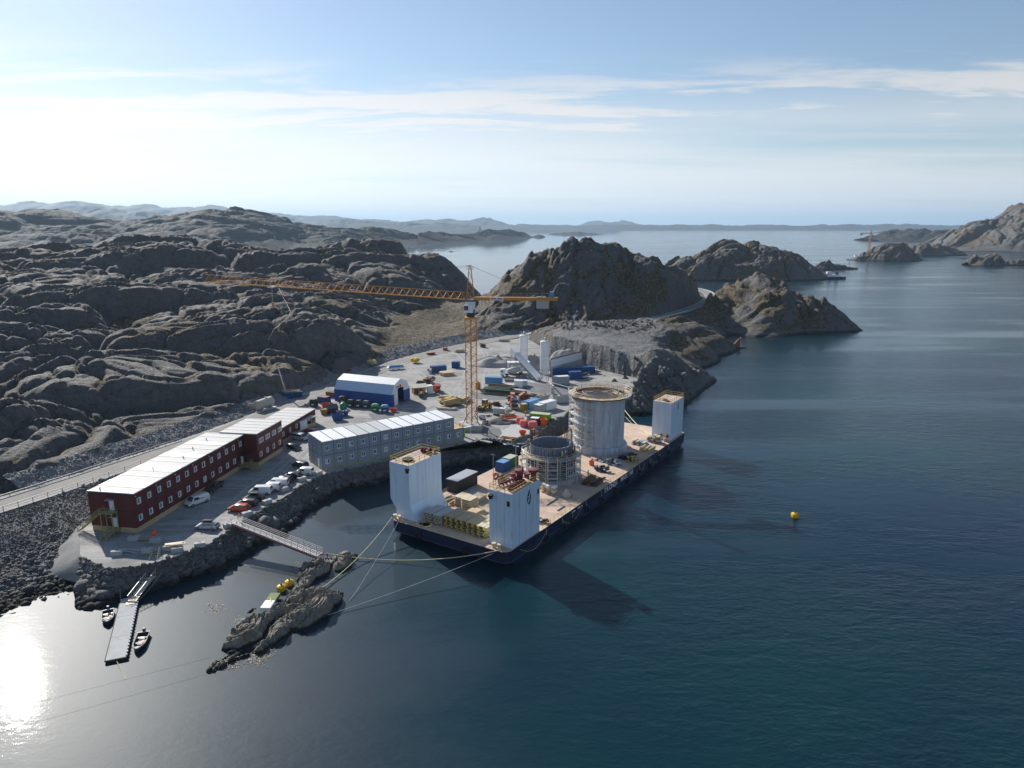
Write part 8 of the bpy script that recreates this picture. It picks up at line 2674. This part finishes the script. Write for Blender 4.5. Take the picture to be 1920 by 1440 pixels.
# wrecked bow in the inlet
t = thing("wreck_bow", "rust-brown wreck bow sticking out of the inlet water", "wreck", tuple(at(1383, 652, 0)), 0.15)
MB().hexa([(-4.5, -1.6, -0.6), (6, -0.3, -0.6), (6, 0.3, -0.6), (-4.5, 1.6, -0.6)], [(-3.5, -1.9, 0.9), (4.5, -0.2, 0.5), (4.5, 0.2, 0.5), (-3.5, 1.9, 0.9)]).build("hull", mat("mossy_hull", (0.16, 0.15, 0.08), 0.8, var=0.3), t)
MB().hexa([(-3.4, -0.6, 0.6), (1.2, -0.2, 0.6), (1.2, 0.2, 0.6), (-3.4, 0.6, 0.6)], [(0.4, -0.2, 4.8), (1.3, -0.15, 5.4), (1.3, 0.15, 5.4), (0.4, 0.2, 4.8)]).build("bow_plate", mat("wreck_red", (0.24, 0.09, 0.055), 0.8, var=0.3, scale=2), t)
MB().bar((1.3, 0, 0.4), (1.35, 0, 5.6), 0.16).build("stem", M_WHITE, t)


# ================================================================== RIPRAP STONES
def stones():
    rnd = np.random.default_rng(5)
    bank = bpy.data.objects["riprap_bank"]
    # unit stones
    shapes = []
    for k in range(8):
        bm = bmesh.new(); bmesh.ops.create_icosphere(bm, subdivisions=1, radius=1.0)
        for v in bm.verts:
            v.co *= rnd.uniform(0.72, 1.12)
            v.co.x *= 1.25; v.co.z *= 0.8
        V = np.array([v.co[:] for v in bm.verts]); Fs = np.array([[v.index for v in f.verts] for f in bm.faces])
        bm.free(); shapes.append((V, Fs))
    meshes = []
    for V, Fs in shapes:
        me = np_mesh("stone", V, Fs); me.materials.append(M_STONE); meshes.append(me)

    def rots(n):
        a = rnd.uniform(0, 2 * math.pi, n); b = rnd.uniform(-0.7, 0.7, n); c = rnd.uniform(-0.7, 0.7, n)
        return a, b, c

    def place(surface, name, parent, count, size, singles, wgt=None, lift=0.3, m=None):
        """scatter on a strip given as a grid of points; the largest become stones of their own"""
        n, r = surface.shape[:2]
        d = np.linalg.norm(np.diff(surface[:, r // 2], axis=0), axis=1)
        wl = np.linalg.norm(surface[:, 0] - surface[:, -1], axis=1)[:-1]
        pr = d * wl
        if wgt is not None: pr = pr * wgt(surface[:-1, r // 2])
        pr = pr / pr.sum()
        i = rnd.choice(n - 1, count, p=pr); fi = rnd.random(count); j = rnd.random(count) * (r - 1.001)
        j0 = j.astype(int); fj = (j - j0)[:, None]; fi = fi[:, None]
        P = (surface[i, j0] * (1 - fi) + surface[i + 1, j0] * fi) * (1 - fj) + (surface[i, j0 + 1] * (1 - fi) + surface[i + 1, j0 + 1] * fi) * fj
        s = size(P) * np.exp(rnd.normal(0, 0.38, count))
        P[:, 2] += s * lift
        show = s / np.linalg.norm(P - np.array([0, 0, CAM_H]), axis=1)
        order = np.argsort(-show)
        A, B, C_ = rots(count)
        for k in order[:singles]:
            o = bpy.data.objects.new("stone", meshes[k % 8]); COL.objects.link(o); o.parent = parent
            o.location = P[k]; o.scale = (s[k],) * 3; o.rotation_euler = (B[k], C_[k], A[k])
        rest = order[singles:]
        VV, FF, off = [], [], 0
        for q in range(8):
            sel = rest[rest % 8 == q]
            V, Fs = shapes[q]
            ca, sa, cb, sb, cc, sc = np.cos(A[sel]), np.sin(A[sel]), np.cos(B[sel]), np.sin(B[sel]), np.cos(C_[sel]), np.sin(C_[sel])
            X = V[None] * s[sel][:, None, None]
            x, y, z = X[..., 0], X[..., 1], X[..., 2]
            y, z = y * cb[:, None] - z * sb[:, None], y * sb[:, None] + z * cb[:, None]
            x, z = x * cc[:, None] + z * sc[:, None], -x * sc[:, None] + z * cc[:, None]
            x, y = x * ca[:, None] - y * sa[:, None], x * sa[:, None] + y * ca[:, None]
            W = np.stack([x, y, z], -1) + P[sel][:, None]
            VV.append(W.reshape(-1, 3)); FF.append((Fs[None] + (np.arange(len(sel)) * len(V))[:, None, None] + off).reshape(-1, 3)); off += len(sel) * len(V)
        o = link_mesh(name, np_mesh(name, np.concatenate(VV), np.concatenate(FF)), m or M_STONE, parent)
        tag(o, kind="stuff")
    place(BANKV, "rubble", bank, 7500, lambda P: 0.26 + 0.42 * np.clip((3.0 - P[:, 2]) / 4, 0, 1) + 0.25 * np.clip((P[:, 0] + 15) / 15, 0, 1), 290, lambda c: 1.6 - 0.004 * c[:, 1])
    place(EMBV, "rubble", bpy.data.objects["road_embankment"], 3000, lambda P: 0.12 + 0.08 * rnd.random(len(P)), 0, m=M_CRUSH)
    place(LEFTV, "rubble", left_o, 15000, lambda P: 0.10 + 0.24 * np.clip((4.2 - P[:, 2]) / 4, 0, 1), 290)
    place(SCREEV, "rubble", scree_o, 5000, lambda P: 0.08 + 0.10 * rnd.random(len(P)), 0, m=M_CRUSH)
    place(BERMV, "rubble", berm_o, 4000, lambda P: 0.12 + 0.12 * rnd.random(len(P)), 0, m=M_CRUSH)


stones()


# rubble of the quarry headland: loose boulders on the seaward slope
def boulders():
    rnd = random.Random(3)
    q = bpy.data.objects.get("quarry_headland")
    if not q: return
    shp = []
    for k in range(5):
        bm = bmesh.new(); bmesh.ops.create_icosphere(bm, subdivisions=2, radius=1.0)
        sd = rnd.random() * 50
        for v in bm.verts:
            c = v.co * 1.6
            f = float(fbm(np.array([c.x + sd]), np.array([c.y + c.z * 1.3]), 2, k)[0])
            v.co *= 0.9 + 0.5 * f
            v.co.z *= 0.75
        me = bpy.data.meshes.new("boulder"); bm.to_mesh(me); bm.free(); me.materials.append(M_STONE); shp.append(me)
    n = 0
    for _ in range(500):
        px, py = rnd.uniform(1125, 1312), rnd.uniform(690, 775)
        if n >= 150: break
        p = hit(px, py)
        if p is None or p.z < 0.2: continue
        o = bpy.data.objects.new("boulder", rnd.choice(shp)); COL.objects.link(o); o.parent = q
        o.location = p; s = 0.5 * math.exp(rnd.gauss(0.25, 0.5)); o.scale = (s * 1.2, s, s); o.rotation_euler = (rnd.random() * 3, rnd.random() * 3, rnd.random() * 6)
        n += 1
    for _ in range(400):
        px, py = rnd.uniform(1040, 1235), rnd.uniform(597, 618)
        if n >= 280: break
        p = hit(px, py)
        if p is None or p.y > 370: continue
        o = bpy.data.objects.new("boulder", rnd.choice(shp)); COL.objects.link(o); o.parent = q
        o.location = p; s = 0.42 * math.exp(rnd.gauss(0.2, 0.4)); o.scale = (s * 1.2, s, s); o.rotation_euler = (rnd.random() * 3, rnd.random() * 3, rnd.random() * 6)
        n += 1


boulders()


# seaweed drifting round the islet
def seaweed():
    rnd = np.random.default_rng(8)
    m = mat("bladder_wrack", (0.11, 0.08, 0.05), 0.55, var=0.6, scale=1.5, stain=(0.38, 0.31, 0.28), stain_amt=0.7)
    V, Fs = [], []
    for px, py, sx, sy, n in ((505, 1195, 26, 20, 700), (480, 1230, 24, 14, 420), (455, 1170, 18, 12, 220), (402, 1141, 16, 10, 120), (545, 1175, 22, 10, 220), (430, 1245, 18, 10, 200), (560, 1060, 14, 8, 80)):
        for _ in range(n):
            x, y = px + rnd.normal(0, sx * 0.6), py + rnd.normal(0, sy * 0.6)
            p = at(x, y, 0.02)
            zz = islet_z(p.x, p.y)
            if zz > 0.35: continue
            w = rnd.uniform(0, 6.28); a, b = rnd.uniform(0.07, 0.24), rnd.uniform(0.03, 0.09)
            c, s = math.cos(w), math.sin(w); h = max(0.0, zz) + rnd.uniform(0.01, 0.07)
            k = len(V)
            V += [(p.x + c * a, p.y + s * a, h), (p.x - s * b, p.y + c * b, h + rnd.uniform(0, 0.05)), (p.x - c * a, p.y - s * a, h - 0.01), (p.x + s * b, p.y - c * b, h + rnd.uniform(0, 0.05))]
            Fs.append((k, k + 1, k + 2, k + 3))
    o = link_mesh("seaweed", np_mesh("seaweed", V, Fs), m)
    tag(o, "brown and pinkish seaweed fringing the islet", "seaweed", kind="stuff")


seaweed()

# ================================================================== AIR
def haze():
    bm = bmesh.new()
    bmesh.ops.create_cube(bm, size=1.0)
    for v in bm.verts:
        v.co = Vector((v.co.x * 2 * (SEA + 1000), (SEA + 1000) * (v.co.y + 0.5) - 4000 * (0.5 - v.co.y), -2.5 if v.co.z < 0 else 700.0))
    me = bpy.data.meshes.new("haze"); bm.to_mesh(me); bm.free()
    m = bpy.data.materials.new("haze_air"); m.use_nodes = True
    nt = m.node_tree; nt.nodes.clear()
    out = nt.nodes.new("ShaderNodeOutputMaterial")
    v = nt.nodes.new("ShaderNodeVolumePrincipled")
    v.inputs["Color"].default_value = (0.56, 0.78, 1.0, 1)
    v.inputs["Density"].default_value = 0.00005
    v.inputs["Anisotropy"].default_value = 0.2
    nt.links.new(v.outputs[0], out.inputs["Volume"])
    o = link_mesh("haze", me, m)
    tag(o, kind="stuff")


haze()
